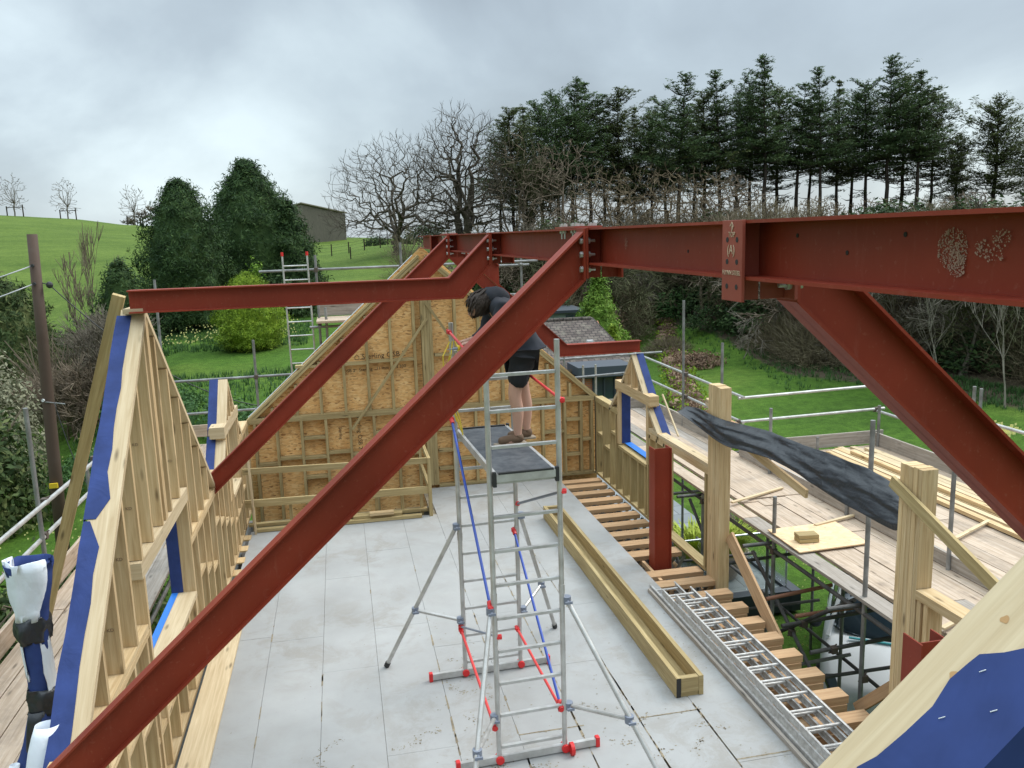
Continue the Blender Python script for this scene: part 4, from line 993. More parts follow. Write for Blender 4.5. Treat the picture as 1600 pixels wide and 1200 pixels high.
for s_, n_, kx in ((-1, 'r', 0.0), (1, 'l', .12)):
    y = 7.10+s_*.09
    pp['hip'+n_] = ((1.52, y, 3.27), .085); pp['kn'+n_] = ((1.44+kx, y, 2.93), .062); pp['cf'+n_] = ((1.47+kx, y, 2.78), .058); pp['an'+n_] = ((1.46+kx, y, 2.57), .036); pp['hl'+n_] = ((1.48+kx, y, 2.525), .04); pp['to'+n_] = ((1.30+kx, y-.02, 2.515), .03)
    ed += [('pel', 'hip'+n_), ('hip'+n_, 'kn'+n_), ('kn'+n_, 'cf'+n_), ('cf'+n_, 'an'+n_), ('an'+n_, 'hl'+n_), ('hl'+n_, 'to'+n_)]
    ys_ = 7.10+s_*.17
    pp['sh'+n_] = ((1.345, ys_, 3.69), .06); pp['el'+n_] = ((1.28-(s_ > 0)*.03, 7.10+s_*.20, 3.44), .042); pp['wr'+n_] = ((1.095, 7.10+s_*.09, 3.40), .026); pp['pa'+n_] = ((1.045, 7.10+s_*.075, 3.395), (.035, .018))
    ed += [('ush', 'sh'+n_), ('sh'+n_, 'el'+n_), ('el'+n_, 'wr'+n_), ('wr'+n_, 'pa'+n_)]
    for q in range(4):
        L = (.03, .036, .034, .026)[q]; yy = 7.10+s_*.075+(-.027+.018*q)
        pp['f%s%d' % (n_, q)] = ((1.01, yy, 3.398), .0085); pp['g%s%d' % (n_, q)] = ((1.01-L*.6, yy, 3.372), .0075); pp['h%s%d' % (n_, q)] = ((1.01-L*.2, yy-s_*.0, 3.35), .007)
        ed += [('pa'+n_, 'f%s%d' % (n_, q)), ('f%s%d' % (n_, q), 'g%s%d' % (n_, q)), ('g%s%d' % (n_, q), 'h%s%d' % (n_, q))]
    pp['t'+n_] = ((1.05, 7.10+s_*.04, 3.375), .009); pp['u'+n_] = ((1.025, 7.10+s_*.035, 3.355), .008); ed += [('pa'+n_, 't'+n_), ('t'+n_, 'u'+n_)]
per = skin_obj('person', (pp, ed), 'skin', None, 2)
tag(per, 'person in black hooded jacket and shorts bending over a tool on the tower platform', 'person'); OFF[per.name] = (0, 0, 0)
def sub(keys, grow, add={}, dz=0): return {k: ((pp[k][0]), (pp[k][1][0]+grow if isinstance(pp[k][1], tuple) else pp[k][1]+grow)) for k in keys}
h = sub(['wst', 'chs', 'ush', 'shr', 'elr', 'wrr', 'shl', 'ell', 'wrl'], .024)
h['hem'] = ((1.575, 7.10, 3.30), .165); h['wst'] = ((1.53, 7.1, 3.44), .155); h['chs'] = ((1.44, 7.1, 3.61), .165); h['wrr'] = ((1.10, 7.01, 3.40), .038); h['wrl'] = ((1.10, 7.19, 3.40), .038)
h['col'] = ((1.27, 7.1, 3.76), .075)
skin_obj('hooded_jacket', (h, [('hem', 'wst'), ('wst', 'chs'), ('chs', 'ush'), ('ush', 'col'), ('ush', 'shr'), ('shr', 'elr'), ('elr', 'wrr'), ('ush', 'shl'), ('shl', 'ell'), ('ell', 'wrl')]), 'hoodie', per, 2)
hd = {'a': ((1.44, 7.1, 3.73), .06), 'b': ((1.37, 7.1, 3.77), .10), 'c': ((1.29, 7.1, 3.775), .122), 'd': ((1.235, 7.1, 3.735), .118)}
skin_obj('hood', (hd, [('a', 'b'), ('b', 'c'), ('c', 'd')]), 'hoodie', per, 2)
sh = {'w': ((1.535, 7.1, 3.31), .145), 'hr': ((1.52, 7.0, 3.22), .11), 'kr': ((1.455, 6.995, 2.985), .098), 'hl': ((1.53, 7.2, 3.22), .11), 'kl': ((1.55, 7.205, 2.985), .09)}
skin_obj('shorts', (sh, [('w', 'hr'), ('hr', 'kr'), ('w', 'hl'), ('hl', 'kl')]), 'shorts', per, 1)
mb = MB(); rng = random.Random(3)
for i in range(900):
    v = Vector((rng.gauss(0, 1), rng.gauss(0, 1), rng.gauss(0, 1))).normalized(); c0 = Vector((1.17, 7.1, 3.735)).lerp(Vector((1.235, 7.1, 3.765)), rng.random())
    p = c0+Vector((v.x*.10, v.y*.092, v.z*.098)); d = (Vector((-.45, 0, -1))+Vector((rng.uniform(-.4, .4),)*3)); d = (d-v*d.dot(v)*.8).normalized(); L = rng.uniform(.05, .10); s0 = v.cross(d).normalized()*.007
    mb.quad(p-s0, p+s0, p+d*L*.6+s0+v*.008, p+d*L*.6-s0+v*.008); mb.tri(p+d*L*.6-s0+v*.008, p+d*L*.6+s0+v*.008, p+d*L)
mb.sphere((1.175, 7.1, 3.735), .092, 12, 8); mb.sphere((1.23, 7.1, 3.765), .088, 12, 8)
mb.build('hair', 'hair', per, fixn=False)
for s_, n_ in ((-1, 'r'), (1, 'l')):
    a = pp['an'+n_][0]; hl = pp['hl'+n_][0]; to = pp['to'+n_][0]
    skin_obj('sock', ({'a': ((a[0], a[1], 2.64), .040), 'b': (a, .043)}, [('a', 'b')]), 'sock', per, 1)
    b = skin_obj('boot', ({'a': ((a[0], a[1], 2.585), .050), 'h': ((hl[0]+.01, hl[1], 2.53), .052), 'm': ((hl[0]-.09, hl[1], 2.53), .046), 't': ((to[0]-.02, to[1], 2.52), .040)}, [('a', 'h'), ('h', 'm'), ('m', 't')]), 'boot', per, 2)
    mb = MB(); mb.beam((hl[0]+.06, hl[1], PZ_+.01), (to[0]-.055, to[1], PZ_+.01), .085, .022); mb.build('boot_sole', 'boot_sole', b, bevel=.01)
tx = bpy.data.textures.new('folds', 'CLOUDS'); tx.noise_scale = .09
for ch in per.children:
    if ch.name.split('.')[0] in ('hooded_jacket', 'shorts', 'hood'):
        md = ch.modifiers.new('folds', 'DISPLACE'); md.texture = tx; md.strength = .045; md.mid_level = .5; md.texture_coords = 'LOCAL'
dr = thing('cordless_drill', 'small yellow and black cordless drill held in the bent person\'s hands', 'drill', (1.0, 7.08, 3.36))
mb = MB(); mb.tube((1.07, 7.08, 3.36), (.965, 7.06, 3.355), .026, 10); mb.build('body', 'yellow_plastic', dr, bevel=.004)
mb = MB(); mb.beam((1.04, 7.08, 3.36), (1.05, 7.08, 3.24), .03, .035, up=(1, 0, 0)); mb.build('grip', 'black_plastic_part', dr); mb = MB(); mb.box(1.01, 1.09, 7.05, 7.11, 3.20, 3.245); mb.build('battery', 'black_plastic_part', dr)
mb = MB(); mb.tube((.965, 7.06, 3.355), (.92, 7.05, 3.353), .014, 8, r2=.008); mb.tube((.92, 7.05, 3.353), (.88, 7.045, 3.352), .004, 6); mb.build('chuck', 'grey_brace', dr)

# ================================================================== THINGS ON THE DECK
bx = thing('timber_trough', 'long open trough of two treated planks with end blocks lying on the grey deck', 'timber', (2.96, 9.2, 0))
Ya, Yb = 6.72, 11.95
for x0 in (2.835, 3.06):
    mb = MB(); mb.beam((x0+.0235+.02, Yb, .10), (x0+.0235, Ya, .10), .047, .195); mb.build('side_plank', 'wood_treated', bx, bevel=.003)
mb = MB(); mb.beam((2.99, Yb, .024), (2.97, Ya+.01, .024), .172, .044); mb.build('base_plank', 'wood_treated', bx)
mb = MB(); mb.box(2.885, 3.057, Ya, Ya+.06, .047, .19); mb.build('end_block', 'wood_treated', bx); mb = MB(); mb.box(2.905, 3.075, Yb-.06, Yb, .047, .19); mb.build('end_block', 'wood_treated', bx)
mb = MB(); mb.box(2.837, 2.881, Ya-.0025, Ya-.0005, .006, .194); mb.build('end_stain', 'dark_void', bx)

def ladder(label, x0, x1, ya, yb, z, h, m_='aluminium_old', group='aluminium ladders stacked on the joists', tilt=0, rung_r=.014):
    t = thing('ladder', label, 'ladder', (x0, ya, z), group)
    for x in (x0, x1):
        mb = MB()
        mb.beam((x, ya, z+h/2), (x+tilt, yb, z+h/2), .004, h); mb.beam((x+.010*(1 if x == x0 else -1), ya, z+h-.002), (x+.010*(1 if x == x0 else -1)+tilt, yb, z+h-.002), .02, .004); mb.beam((x+.010*(1 if x == x0 else -1), ya, z+.002), (x+.010*(1 if x == x0 else -1)+tilt, yb, z+.002), .02, .004)
        mb.build('stile', m_, t)
    y = ya-.12
    while y > yb+.05:
        q = tilt*(ya-y)/(ya-yb); mb = MB(); mb.tube((x0+q, y, z+h*.55), (x1+q, y, z+h*.55), rung_r, 8); mb.build('rung', m_, t); y -= .255
    return t
ladder('lowest long ladder of the stack lying on the brown joists, sticking out farthest', 3.47, 3.80, 9.06, 4.7, -.008, .075, tilt=.02)
ladder('middle ladder of the stack lying on the brown joists beside the deck', 3.50, 3.86, 8.72, 4.6, .07, .07, tilt=.01)
ladder('topmost ladder of the stack lying on the brown joists', 3.53, 3.90, 8.40, 4.5, .144, .07, tilt=.0)
mb = MB(); mb.beam((3.44, 9.0, .02), (3.455, 4.8, .02), .03, .05); tag(mb.build('old_batten', 'wood_board_grey'), 'grey worn batten lying between the deck edge and the stacked ladders', 'timber')
mb = MB(); mb.box(-1.565, -1.31, 2.5, 9.4, .003, .047); tag(mb.build('floor_edge_board', 'wood_pale', bevel=.004), 'wide pale board lying along the left edge of the grey deck', 'timber')
for i, y in enumerate((10.9, 11.35, 11.8, 12.25)):
    mb = MB(); mb.box(-1.60, -1.50, y, y+.2, -.01, .012); tag(mb.build('packer', 'wood_new'), '%s small packer from the near end of the row along the far left deck edge' % ORD[i], 'packer', 'packers along the deck edge')
one('scrap_piece', lambda mb: (mb.beam((-1.02, 11.35, .02), (-.9, 11.3, .03), .06, .03), mb.beam((-1.1, 11.42, .02), (-1.0, 11.38, .02), .04, .02)), 'boot', 'small brown scrap lying on the grey deck near the far left corner', 'scrap', (-1, 11.35, 0))

# ================================================================== SCAFFOLDS
def tubes(par, lst, m_, name, r=.0242):
    for a, b in lst:
        mb = MB(); mb.tube(a, b, r, 10); mb.build(name, m_, par)
def coupler(par, p):
    p = Vector(p); mb = MB(); mb.beam(p-Vector((.035, 0, 0)), p+Vector((.035, 0, 0)), .07, .075); mb.tube(p+Vector((0, 0, .03)), p+Vector((.05, .02, .05)), .01, 6); mb.tube(p+Vector((0, 0, -.03)), p+Vector((-.05, .02, -.04)), .01, 6); mb.build('coupler', 'coupler', par, bevel=.008)
G0 = -2.82
rs_ = thing('scaffold', 'wide boarded scaffold outside the right wall, on a forest of dark tubes', 'scaffold', (5.6, 8, G0))
DZ = .60
# standards
inner = [(5.0, 12.9, 1.0), (5.0, 8.87, 1.09), (5.0, 7.06, 2.42), (5.0, 4.3, 1.3), (5.0, 10.9, .5)]
outer = [(6.27, 14.6, 3.0), (6.27, 12.97, 2.40), (6.24, 11.25, 1.62), (6.24, 9.27, 1.30), (6.24, 7.41, 2.12), (6.24, 5.0, 1.5)]
far_ = [(8.75, 12.2, 1.3), (8.8, 10.16, 1.97), (8.95, 10.2, 1.92), (8.8, 8.0, 1.6), (7.5, 12.0, .9)]
tubes(rs_, [((x, y, G0), (x, y, z)) for x, y, z in inner], 'galvanised', 'standard')
tubes(rs_, [((x, y, G0), (x, y, z)) for x, y, z in outer], 'galvanised', 'standard'); tubes(rs_, [((x, y, G0), (x, y, z)) for x, y, z in far_], 'galvanised', 'standard')
tubes(rs_, [((6.36, 17.6, 1.63), (6.36, 12.35, 1.57)), ((6.36, 17.6, 1.18), (6.36, 12.35, 1.15)), ((6.3, 12.42, 1.55), (9.1, 12.42, 1.60)), ((6.26, 12.42, 1.15), (9.0, 12.42, 1.19)), ((8.85, 12.5, 1.50), (8.85, 3, 1.45)), ((8.85, 12.5, 1.16), (8.85, 3, 1.10))], 'aluminium', 'guard_tube')
# ledgers / transoms / braces underneath
dk = []
for y in (12.9, 10.9, 8.87, 7.06, 4.3):
    dk += [((4.62, y+.06, DZ-.12), (8.9 if y < 12.4 else 6.6, y+.06, DZ-.12)), ((4.65, y-.05, -1.35), (6.9, y-.05, -1.35))]
for y in (8.2, 7.6, 6.3, 9.9): dk += [((4.75, y, -.28+.04*(y-7)), (6.7, y+.1, -.26+.04*(y-7)))]
dk += [((5.0, 16.4, DZ-.19), (5.0, 3, DZ-.19)), ((6.27, 16.4, DZ-.19), (6.27, 3, DZ-.19)), ((5.06, 14, -1.42), (5.06, 3, -1.42)), ((6.3, 14, -1.42), (6.3, 3, -1.42)), ((8.8, 12.4, DZ-.19), (8.8, 3, DZ-.19))]
dk += [((5.06, 9.5, .15), (5.06, 5.3, -2.5)), ((5.1, 11.6, .2), (5.1, 8.5, -2.2)), ((5.07, 5.6, .2), (5.07, 8.3, -2.4)), ((5.05, 7.3, .45), (5.05, 8.95, -.75)), ((5.08, 5.3, .5), (5.08, 7.2, -.95)), ((5.1, 13.2, -.1), (5.1, 10.7, -2.0)), ((5.05, 12.8, .4), (5.05, 13.6, -.6)), ((6.27, 9.3, .3), (6.27, 5.2, -2.4))]
tubes(rs_, dk, 'tube_dark', 'ledger')
tubes(rs_, [((4.70, 8.48, -.02), (5.6, 8.55, .02)), ((4.86, 8.10, -.08), (5.9, 8.1, -.06))], 'rust_tube', 'transom')
tubes(rs_, [((4.7, 8.95, -1.25), (6.2, 9.0, -1.2)), ((4.6, 11.7, .28), (5.4, 11.7, .28))], 'galvanised', 'transom')
for p in [(5.0, 8.87, .40), (5.0, 8.87, -.55), (5.03, 7.06, -.30), (5.0, 7.06, -1.35), (5.0, 8.87, -1.35), (5.03, 8.2, -.24), (5.03, 7.6, -.26), (5.0, 10.9, .4), (6.27, 12.97, 1.57), (6.30, 12.42, 1.15), (6.33, 14.6, 1.60), (6.33, 14.6, 1.17), (6.24, 7.4, -.3), (8.85, 12.42, 1.18), (5.06, 8.5, -.5), (5.05, 6.4, -.25), (5.0, 12.9, .4)]: coupler(rs_, p)
def boards(par, x0, x1, y0, y1, z, w_=.225, seed=1, brk=3.9, name='scaffold_board'):
    random.seed(seed); x = x0
    while x < x1-.05:
        y = y0+random.uniform(-.05, .03)
        if brk: first = random.uniform(1.2, brk)
        while y < y1-.05:
            ye = min(y1+random.uniform(-.03, .05), y+(first if brk else 99)); first = brk
            mb = MB(); zz = z+random.uniform(-.006, .006); g = random.uniform(.003, .008)
            mb.beam((x+w_/2, y, zz-.019), (x+w_/2+random.uniform(-.006, .006), ye-.008, zz-.019+random.uniform(-.005, .005)), w_-g, .038); mb.build(name, 'wood_board' if random.random() < .72 else 'wood_board_grey', par, bevel=.003); y = ye
        x += w_
mb = MB()
boards(rs_, 4.93, 5.16, 3.0, 16.4, DZ, seed=3)
boards(rs_, 5.22, 6.26, 3.0, 16.5, DZ, seed=5)
boards(rs_, 6.33, 8.72, 3.0, 12.3, DZ-.01, seed=7)
for (a, b) in (((6.22, 16.5, DZ+.11), (6.32, 12.7, DZ+.11)), ((4.9, 16.55, DZ+.11), (6.25, 16.55, DZ+.11)), ((6.5, 12.36, DZ+.12), (8.95, 12.36, DZ+.12)), ((8.78, 12.3, DZ+.10), (8.78, 3, DZ+.10))):
    mb = MB(); mb.beam(a, b, .038, .225); mb.build('toe_board', 'wood_board_grey', rs_, bevel=.003)
mb = MB(); mb.beam((6.28, 12.3, DZ+.10), (6.27, 3.0, DZ+.08), .038, .16); mb.build('toe_board', 'wood_board_grey', rs_, bevel=.003)
mb = MB(); mb.box(5.35, 6.15, 10.2, 12.6, DZ+.008, DZ+.018); tag(mb.build('ply_sheet', 'wood_board'), 'pinkish brown board sheet lying on the scaffold boards behind the right dormer frame', 'sheet')
mb = MB(); mb.poly([(4.98, 8.99, DZ+.02), (5.92, 9.02, DZ+.02), (5.87, 8.26, DZ+.02), (4.96, 8.22, DZ+.02)], (0, 0, .014)); tag(mb.build('osb_sheet', 'osb_pale'), 'orange strand board sheet lying on the inner edge of the right scaffold', 'sheet')
for k, lab in enumerate(('lower of the two pale blocks on the orange strand board', 'upper of the two pale blocks on the orange strand board')):
    mb = MB(); mb.beam((5.10, 8.52+.01*k, DZ+.060+.047*k), (5.34, 8.50, DZ+.060+.047*k), .15, .044); tag(mb.build('timber_block', 'wood_treated', bevel=.003), lab, 'timber block', 'blocks on the strand board')
random.seed(21)
k = 0
for layer, nn in ((0, 8), (1, 4)):
    for i in range(nn):
        x = 7.72+i*.105+layer*.26+random.uniform(-.02, .02); y1 = 12.2-random.uniform(0, .9)*(layer+.3); y0 = 7.0-random.uniform(0, 1.4)
        mb = MB(); mb.beam((x, y1, DZ+.025+layer*.052), (x-random.uniform(.0, .1), y0, DZ+.025+layer*.052), .092, .046)
        tag(mb.build('sawn_timber', 'wood_pale' if random.random() < .7 else 'wood_new'), '%s pale timber from the left in the %s layer of the right scaffold stack' % (ORD[i], 'bottom' if layer == 0 else 'top'), 'timber', 'sawn timbers stacked on the right scaffold'); k += 1
for i, (a, b, lab) in enumerate([((5.0, 10.0, .66), (6.0, 10.45, .64), 'thin pale batten lying across the scaffold beside the far laminated post'), ((5.6, 8.95, .64), (6.3, 9.15, .64), 'short pale batten lying across the boards just behind the strand board sheet'), ((5.2, 6.2, .64), (7.2, 7.0, .64), 'long pale batten lying across the boards right of the near laminated post'), ((6.9, 8.1, .64), (7.7, 8.5, .64), 'short pale batten by the end of the timber stack')]):
    bar('loose_batten', lab, a, b, .045, .022, 'wood_pale', group='loose battens on the right scaffold')
bar('loose_batten', 'short pale batten lying on the scaffold boards seen through the right window opening', (5.15, 13.2, .62), (5.75, 14.0, .63), .07, .03, 'wood_pale')

# left scaffold
ls = thing('scaffold', 'boarded scaffold outside the left wall with two pale guard tubes', 'scaffold', (-2.8, 9, G0))
boards(ls, -3.27, -2.2, 3.0, 13.4, .55, seed=9)
tubes(ls, [((-3.33, 3, 1.66), (-3.15, 11.3, 1.64)), ((-3.3, 3, 1.30), (-3.25, 12, 1.24))], 'aluminium', 'guard_tube')
tubes(ls, [((-3.32, 9.5, G0), (-3.22, 9.25, 2.70)), ((-3.3, 11.25, G0), (-3.28, 11.2, 1.72)), ((-3.3, 6, G0), (-3.3, 6, 1.7)), ((-2.15, 7.2, G0), (-2.15, 7.2, .9)), ((-2.15, 10, G0), (-2.15, 10, .9)), ((-2.15, 3, .42), (-2.15, 13, .42)), ((-3.2, 3, .42), (-3.2, 13, .42))], 'galvanised', 'standard')
mb = MB(); mb.beam((-3.32, 3, .66), (-3.32, 13.4, .66), .038, .225); mb.build('toe_board', 'wood_board', ls, bevel=.003); mb = MB(); mb.beam((-3.3, 13.42, .66), (-2.0, 13.42, .66), .038, .225); mb.build('toe_board', 'wood_board', ls, bevel=.003)
tubes(ls, [((-1.98, 9.5, .47), (-1.92, 4.5, .47))], 'tube_dark', 'ledger')
for p in [(-3.22, 9.45, 1.64), (-3.27, 9.45, 1.26), (-3.2, 11.25, 1.64)]: coupler(ls, p)
random.seed(31)
for i, (x, y) in enumerate(((-2.35, 8.3), (-2.5, 7.9), (-2.45, 9.0), (-2.75, 9.6))):
    one('board_offcut', lambda mb: mb.beam((x-.1, y-.08, .575), (x+.12, y+.03, .575), .12, .018), 'wood_joist', '%s scrap of board from the near end on the left scaffold' % ORD[i], 'offcut', (x, y, .57), group='scraps on the left scaffold')
bar('raking_prop', 'weathered timber prop leaning from the dormer peak down to the left scaffold', (-1.80, 7.55, 3.90), (-3.02, 8.3, .62), .05, .10, 'wood_treated', up=(1, 0, 0))
# wrapped bundle
bn = thing('membrane_bundle', 'tall bundle of blue and white membrane tied with black plastic at the left edge', 'membrane roll', (-2.1, 5.5, .6))
def blob(par, name, m_, sect, n=18, amp=.012, arc=(0, 1), seed=1, fr=9):
    mb = MB(); m = len(sect)
    for i, (c, rx, ry) in enumerate(sect):
        for j in range(n+1):
            t = 2*math.pi*(arc[0]+(arc[1]-arc[0])*j/n); p = Vector((math.cos(t)*rx, math.sin(t)*ry, 0))
            q = 1+amp*8*mnoise.noise(Vector((math.cos(t)*2, math.sin(t)*2, c[2]*fr+seed))); mb.v.append(Vector(c)+p*q)
    for i in range(m-1):
        for j in range(n): a = i*(n+1)+j; mb.face((a, a+1, a+n+2, a+n+1))
    o = mb.build(name, m_, par, smooth=True); md = o.modifiers.new('sub', 'SUBSURF'); md.levels = 1; md.render_levels = 1; md = o.modifiers.new('s', 'SOLIDIFY'); md.thickness = .003; return o
blob(bn, 'roll_core', 'blue_membrane', [((-2.06, 5.5, 2.40), .135, .12), ((-2.06, 5.5, 2.25), .12, .10), ((-2.08, 5.5, 2.0), .08, .08), ((-2.08, 5.5, 1.75), .075, .08), ((-2.07, 5.5, 1.5), .08, .08), ((-2.09, 5.48, 1.3), .09, .09), ((-2.13, 5.45, 1.1), .13, .10), ((-2.16, 5.4, .95), .16, .12)], amp=.05, fr=16)
blob(bn, 'white_wrap', 'white_membrane', [((-2.06, 5.5, 2.42), .142, .125), ((-2.06, 5.5, 2.28), .130, .115), ((-2.075, 5.5, 2.14), .105, .10), ((-2.085, 5.5, 2.02), .088, .086)], arc=(.40, .92), amp=.045, seed=4, fr=15)
blob(bn, 'white_wrap', 'white_membrane', [((-2.08, 5.5, 1.98), .085, .09), ((-2.08, 5.5, 1.8), .085, .09), ((-2.07, 5.5, 1.55), .090, .09), ((-2.07, 5.5, 1.3), .095, .095)], arc=(.84, 1.0), amp=.015, seed=6)
blob(bn, 'white_wrap', 'white_membrane', [((-2.08, 5.5, 1.98), .088, .09), ((-2.08, 5.5, 1.8), .085, .09), ((-2.07, 5.5, 1.62), .085, .09)], arc=(.5, .64), amp=.015, seed=7)
blob(bn, 'black_tie', 'black_sheet', [((-2.085, 5.5, 2.045), .092, .096), ((-2.085, 5.5, 1.99), .118, .12), ((-2.085, 5.5, 1.92), .105, .11), ((-2.08, 5.5, 1.87), .086, .092)], amp=.09, seed=9, fr=14)
blob(bn, 'black_tie', 'black_sheet', [((-2.075, 5.5, 1.56), .088, .092), ((-2.07, 5.5, 1.5), .112, .115), ((-2.07, 5.5, 1.43), .10, .11), ((-2.075, 5.5, 1.38), .088, .094)], amp=.09, seed=12, fr=14)
blob(bn, 'black_tail', 'black_sheet', [((-2.10, 5.41, 1.42), .05, .02), ((-2.12, 5.40, 1.28), .06, .02), ((-2.13, 5.38, 1.14), .05, .02)], amp=.03, seed=14)
blob(bn, 'white_tail', 'white_membrane', [((-2.24, 5.34, 1.12), .03, .02), ((-2.27, 5.32, 1.02), .045, .02), ((-2.22, 5.30, .95), .05, .02)], amp=.03, seed=15)
for ch in bn.children:
    ch.data.transform(Matrix.Translation((.045, 0, -.02)))
    if 'wrap' in ch.name or 'core' in ch.name or 'tie' in ch.name:
        md = ch.modifiers.new('c', 'DISPLACE'); md.texture = bpy.data.textures['creases']; md.strength = .03; md.mid_level = .4; md.texture_coords = 'LOCAL'
wr = thing('membrane_roll', 'short white roll of membrane curling at the lower left corner under the near rafter', 'membrane roll', (-1.85, 4.9, 1.2))
blob(wr, 'sheet', 'white_membrane', [((-1.83, 4.95, 1.56), .07, .05), ((-1.85, 4.9, 1.45), .085, .06), ((-1.88, 4.85, 1.2), .09, .07), ((-1.9, 4.8, .95), .09, .07)], amp=.015, seed=16)

# far scaffold behind gable
fs = thing('scaffold', 'galvanised scaffold behind the far gable, its tubes showing on both sides', 'scaffold', (0, 16, G0))
tubes(fs, [((-3.25, 16, -2), (-3.2, 16, 3.7)), ((-1.62, 16, -2), (-1.60, 16, 2.53)), ((-.40, 16, -2), (-.38, 16, 4.04)), ((1.19, 16, -2), (1.19, 16, 4.22)), ((-.25, 15.6, -2), (-.25, 15.6, 3.1)), ((3.2, 17, -2), (3.2, 17, 3.85)), ((3.72, 17, -2), (3.72, 17, 3.85)), ((4.6, 17, -2), (4.6, 17, 2.1))], 'galvanised', 'standard')
tubes(fs, [((-3.4, 16.05, 1.83), (1.3, 16.05, 1.85)), ((-3.4, 16.05, 1.21), (1.3, 16.05, 1.24)), ((-1.40, 16.05, 3.77), (3.9, 16.3, 3.78)), ((-.55, 15.6, 2.75), (.1, 15.6, 2.75)), ((2.7, 17.05, 3.68), (3.9, 17.05, 3.68)), ((2.6, 17.05, 3.08), (3.9, 17.05, 3.08)), ((4.0, 17.0, 1.66), (6.8, 17.0, 1.69)), ((4.5, 17.0, 1.24), (6.1, 17.0, 1.29)), ((3.55, 16.4, 3.72), (3.9, 17.5, 3.66)), ((3.4, 16.4, 3.12), (3.9, 17.5, 3.05))], 'galvanised', 'ledger')
for p in [(-1.60, 16, 1.84), (-1.62, 16, 1.22), (-.38, 16, 3.77), (1.19, 16, 3.78), (-.38, 16, 2.75)]: coupler(fs, p)
for k in range(4):
    mb = MB(); mb.box(-.42, 2.6, 15.3+k*.23, 15.52+k*.23, 2.84, 2.88); mb.build('scaffold_board', 'wood_board', fs)
mb = MB(); mb.box(-.40, 2.6, 16.26, 16.30, 2.89, 3.14); mb.build('toe_board', 'wood_board_grey', fs)
boards(fs, -3.25, -1.7, 13.6, 16.2, .58, seed=13, brk=0)
mb = MB(); mb.beam((-3.2, 16.2, .85), (-1.5, 16.2, .85), .038, .225); mb.build('toe_board', 'wood_board', fs)
ld = thing('ladder', 'upright aluminium access ladder tied to the far scaffold left of the gable', 'ladder', (-.74, 15.9, 1))
for x, m_ in ((-.96, 1), (-.52, 1)):
    mb = MB(); mb.tube((x+.06, 15.7, -1.5), (x, 15.9, 4.06), .017, 8); mb.build('stile', 'aluminium', ld)
    mb = MB(); mb.tube((x, 15.9, 4.04), (x, 15.9, 4.11), .024, 8); mb.build('end_cap', 'red_plastic', ld)
for k in range(21):
    z = 3.86-.255*k; mb = MB(); mb.tube((-.96+.06*(4.06-z)/5.5, 15.9-.036*(4.06-z), z), (-.52+.06*(4.06-z)/5.5, 15.9-.036*(4.06-z), z), .013, 8); mb.build('rung', 'aluminium', ld)
for x in (5.03, 5.31): tubes(fs, [((x, 17.05, .8), (x, 17.05, 1.5))], 'aluminium', 'short_tube')

# ================================================================== GARDEN STRUCTURES
def wallquad(mb, a, b, z0, z1, uvs=1):
    a = Vector(a); b = Vector(b); L = (b-a).length
    mb.quad((a.x, a.y, z0), (b.x, b.y, z0), (b.x, b.y, z1), (a.x, a.y, z1), [(0, 0), (L, 0), (L, z1-z0), (0, z1-z0)])
hs = thing('tiled_house', 'low neighbouring house with a brown tiled roof and brick window bay', 'house', (9, 34, -2.8))
mb = MB(); x0, x1, yf, yb = 4.6, 11.6, 31.6, 38.0
wallquad(mb, (x0, yf), (x1, yf), -2.9, -1.35); wallquad(mb, (x1, yf), (x1, yb), -2.9, -1.35); wallquad(mb, (x0, yb), (x0, yf), -2.9, -1.35)
mb.poly([(x1-.6, yf+.2, -1.4), (x1-.6, yb-.2, -1.4), (x1-.6, 34.9, .5)], (-.05, 0, 0)); mb.build('wall', 'brick', hs)
mb = MB(); za, zr, yr = -1.45, .62, 34.8
L = math.hypot(yr-yf+.4, zr-za)
mb.quad((x0-.3, yf-.4, za), (x1+.3, yf-.4, za), (x1-.9, yr, zr), (x0+.6, yr, zr), [(0, 0), (x1-x0+.6, 0), (x1-x0-.6, L), (.9, L)])
mb.quad((x1+.3, yf-.4, za), (x1+.3, yb+.4, za), (x1-.9, yr+.6, zr), (x1-.9, yr, zr), [(0, 0), (7.2, 0), (3.9, 2.6), (3.3, 2.6)])
mb.quad((x1+.3, yb+.4, za), (x0-.3, yb+.4, za), (x0+.6, yr, zr), (x1-.9, yr+.6, zr), [(0, 0), (7.6, 0), (6.4, L), (1, L)])
rf = mb.build('roof', 'roof_tile', hs); md = rf.modifiers.new('s', 'SOLIDIFY'); md.thickness = .06; md.offset = -1
mb = MB(); x = x0+.6
while x < x1-1.0: mb.tube((x, yr, zr), (x+.40, yr, zr+random.uniform(-.01, .01)), .09, 8); x += .42
mb.build('ridge_tiles', 'roof_tile', rf)
mb = MB(); mb.box(9.95, 10.2, 33.0, 33.2, -.35, -.10); mb.build('roof_vent', 'ceramic', rf)
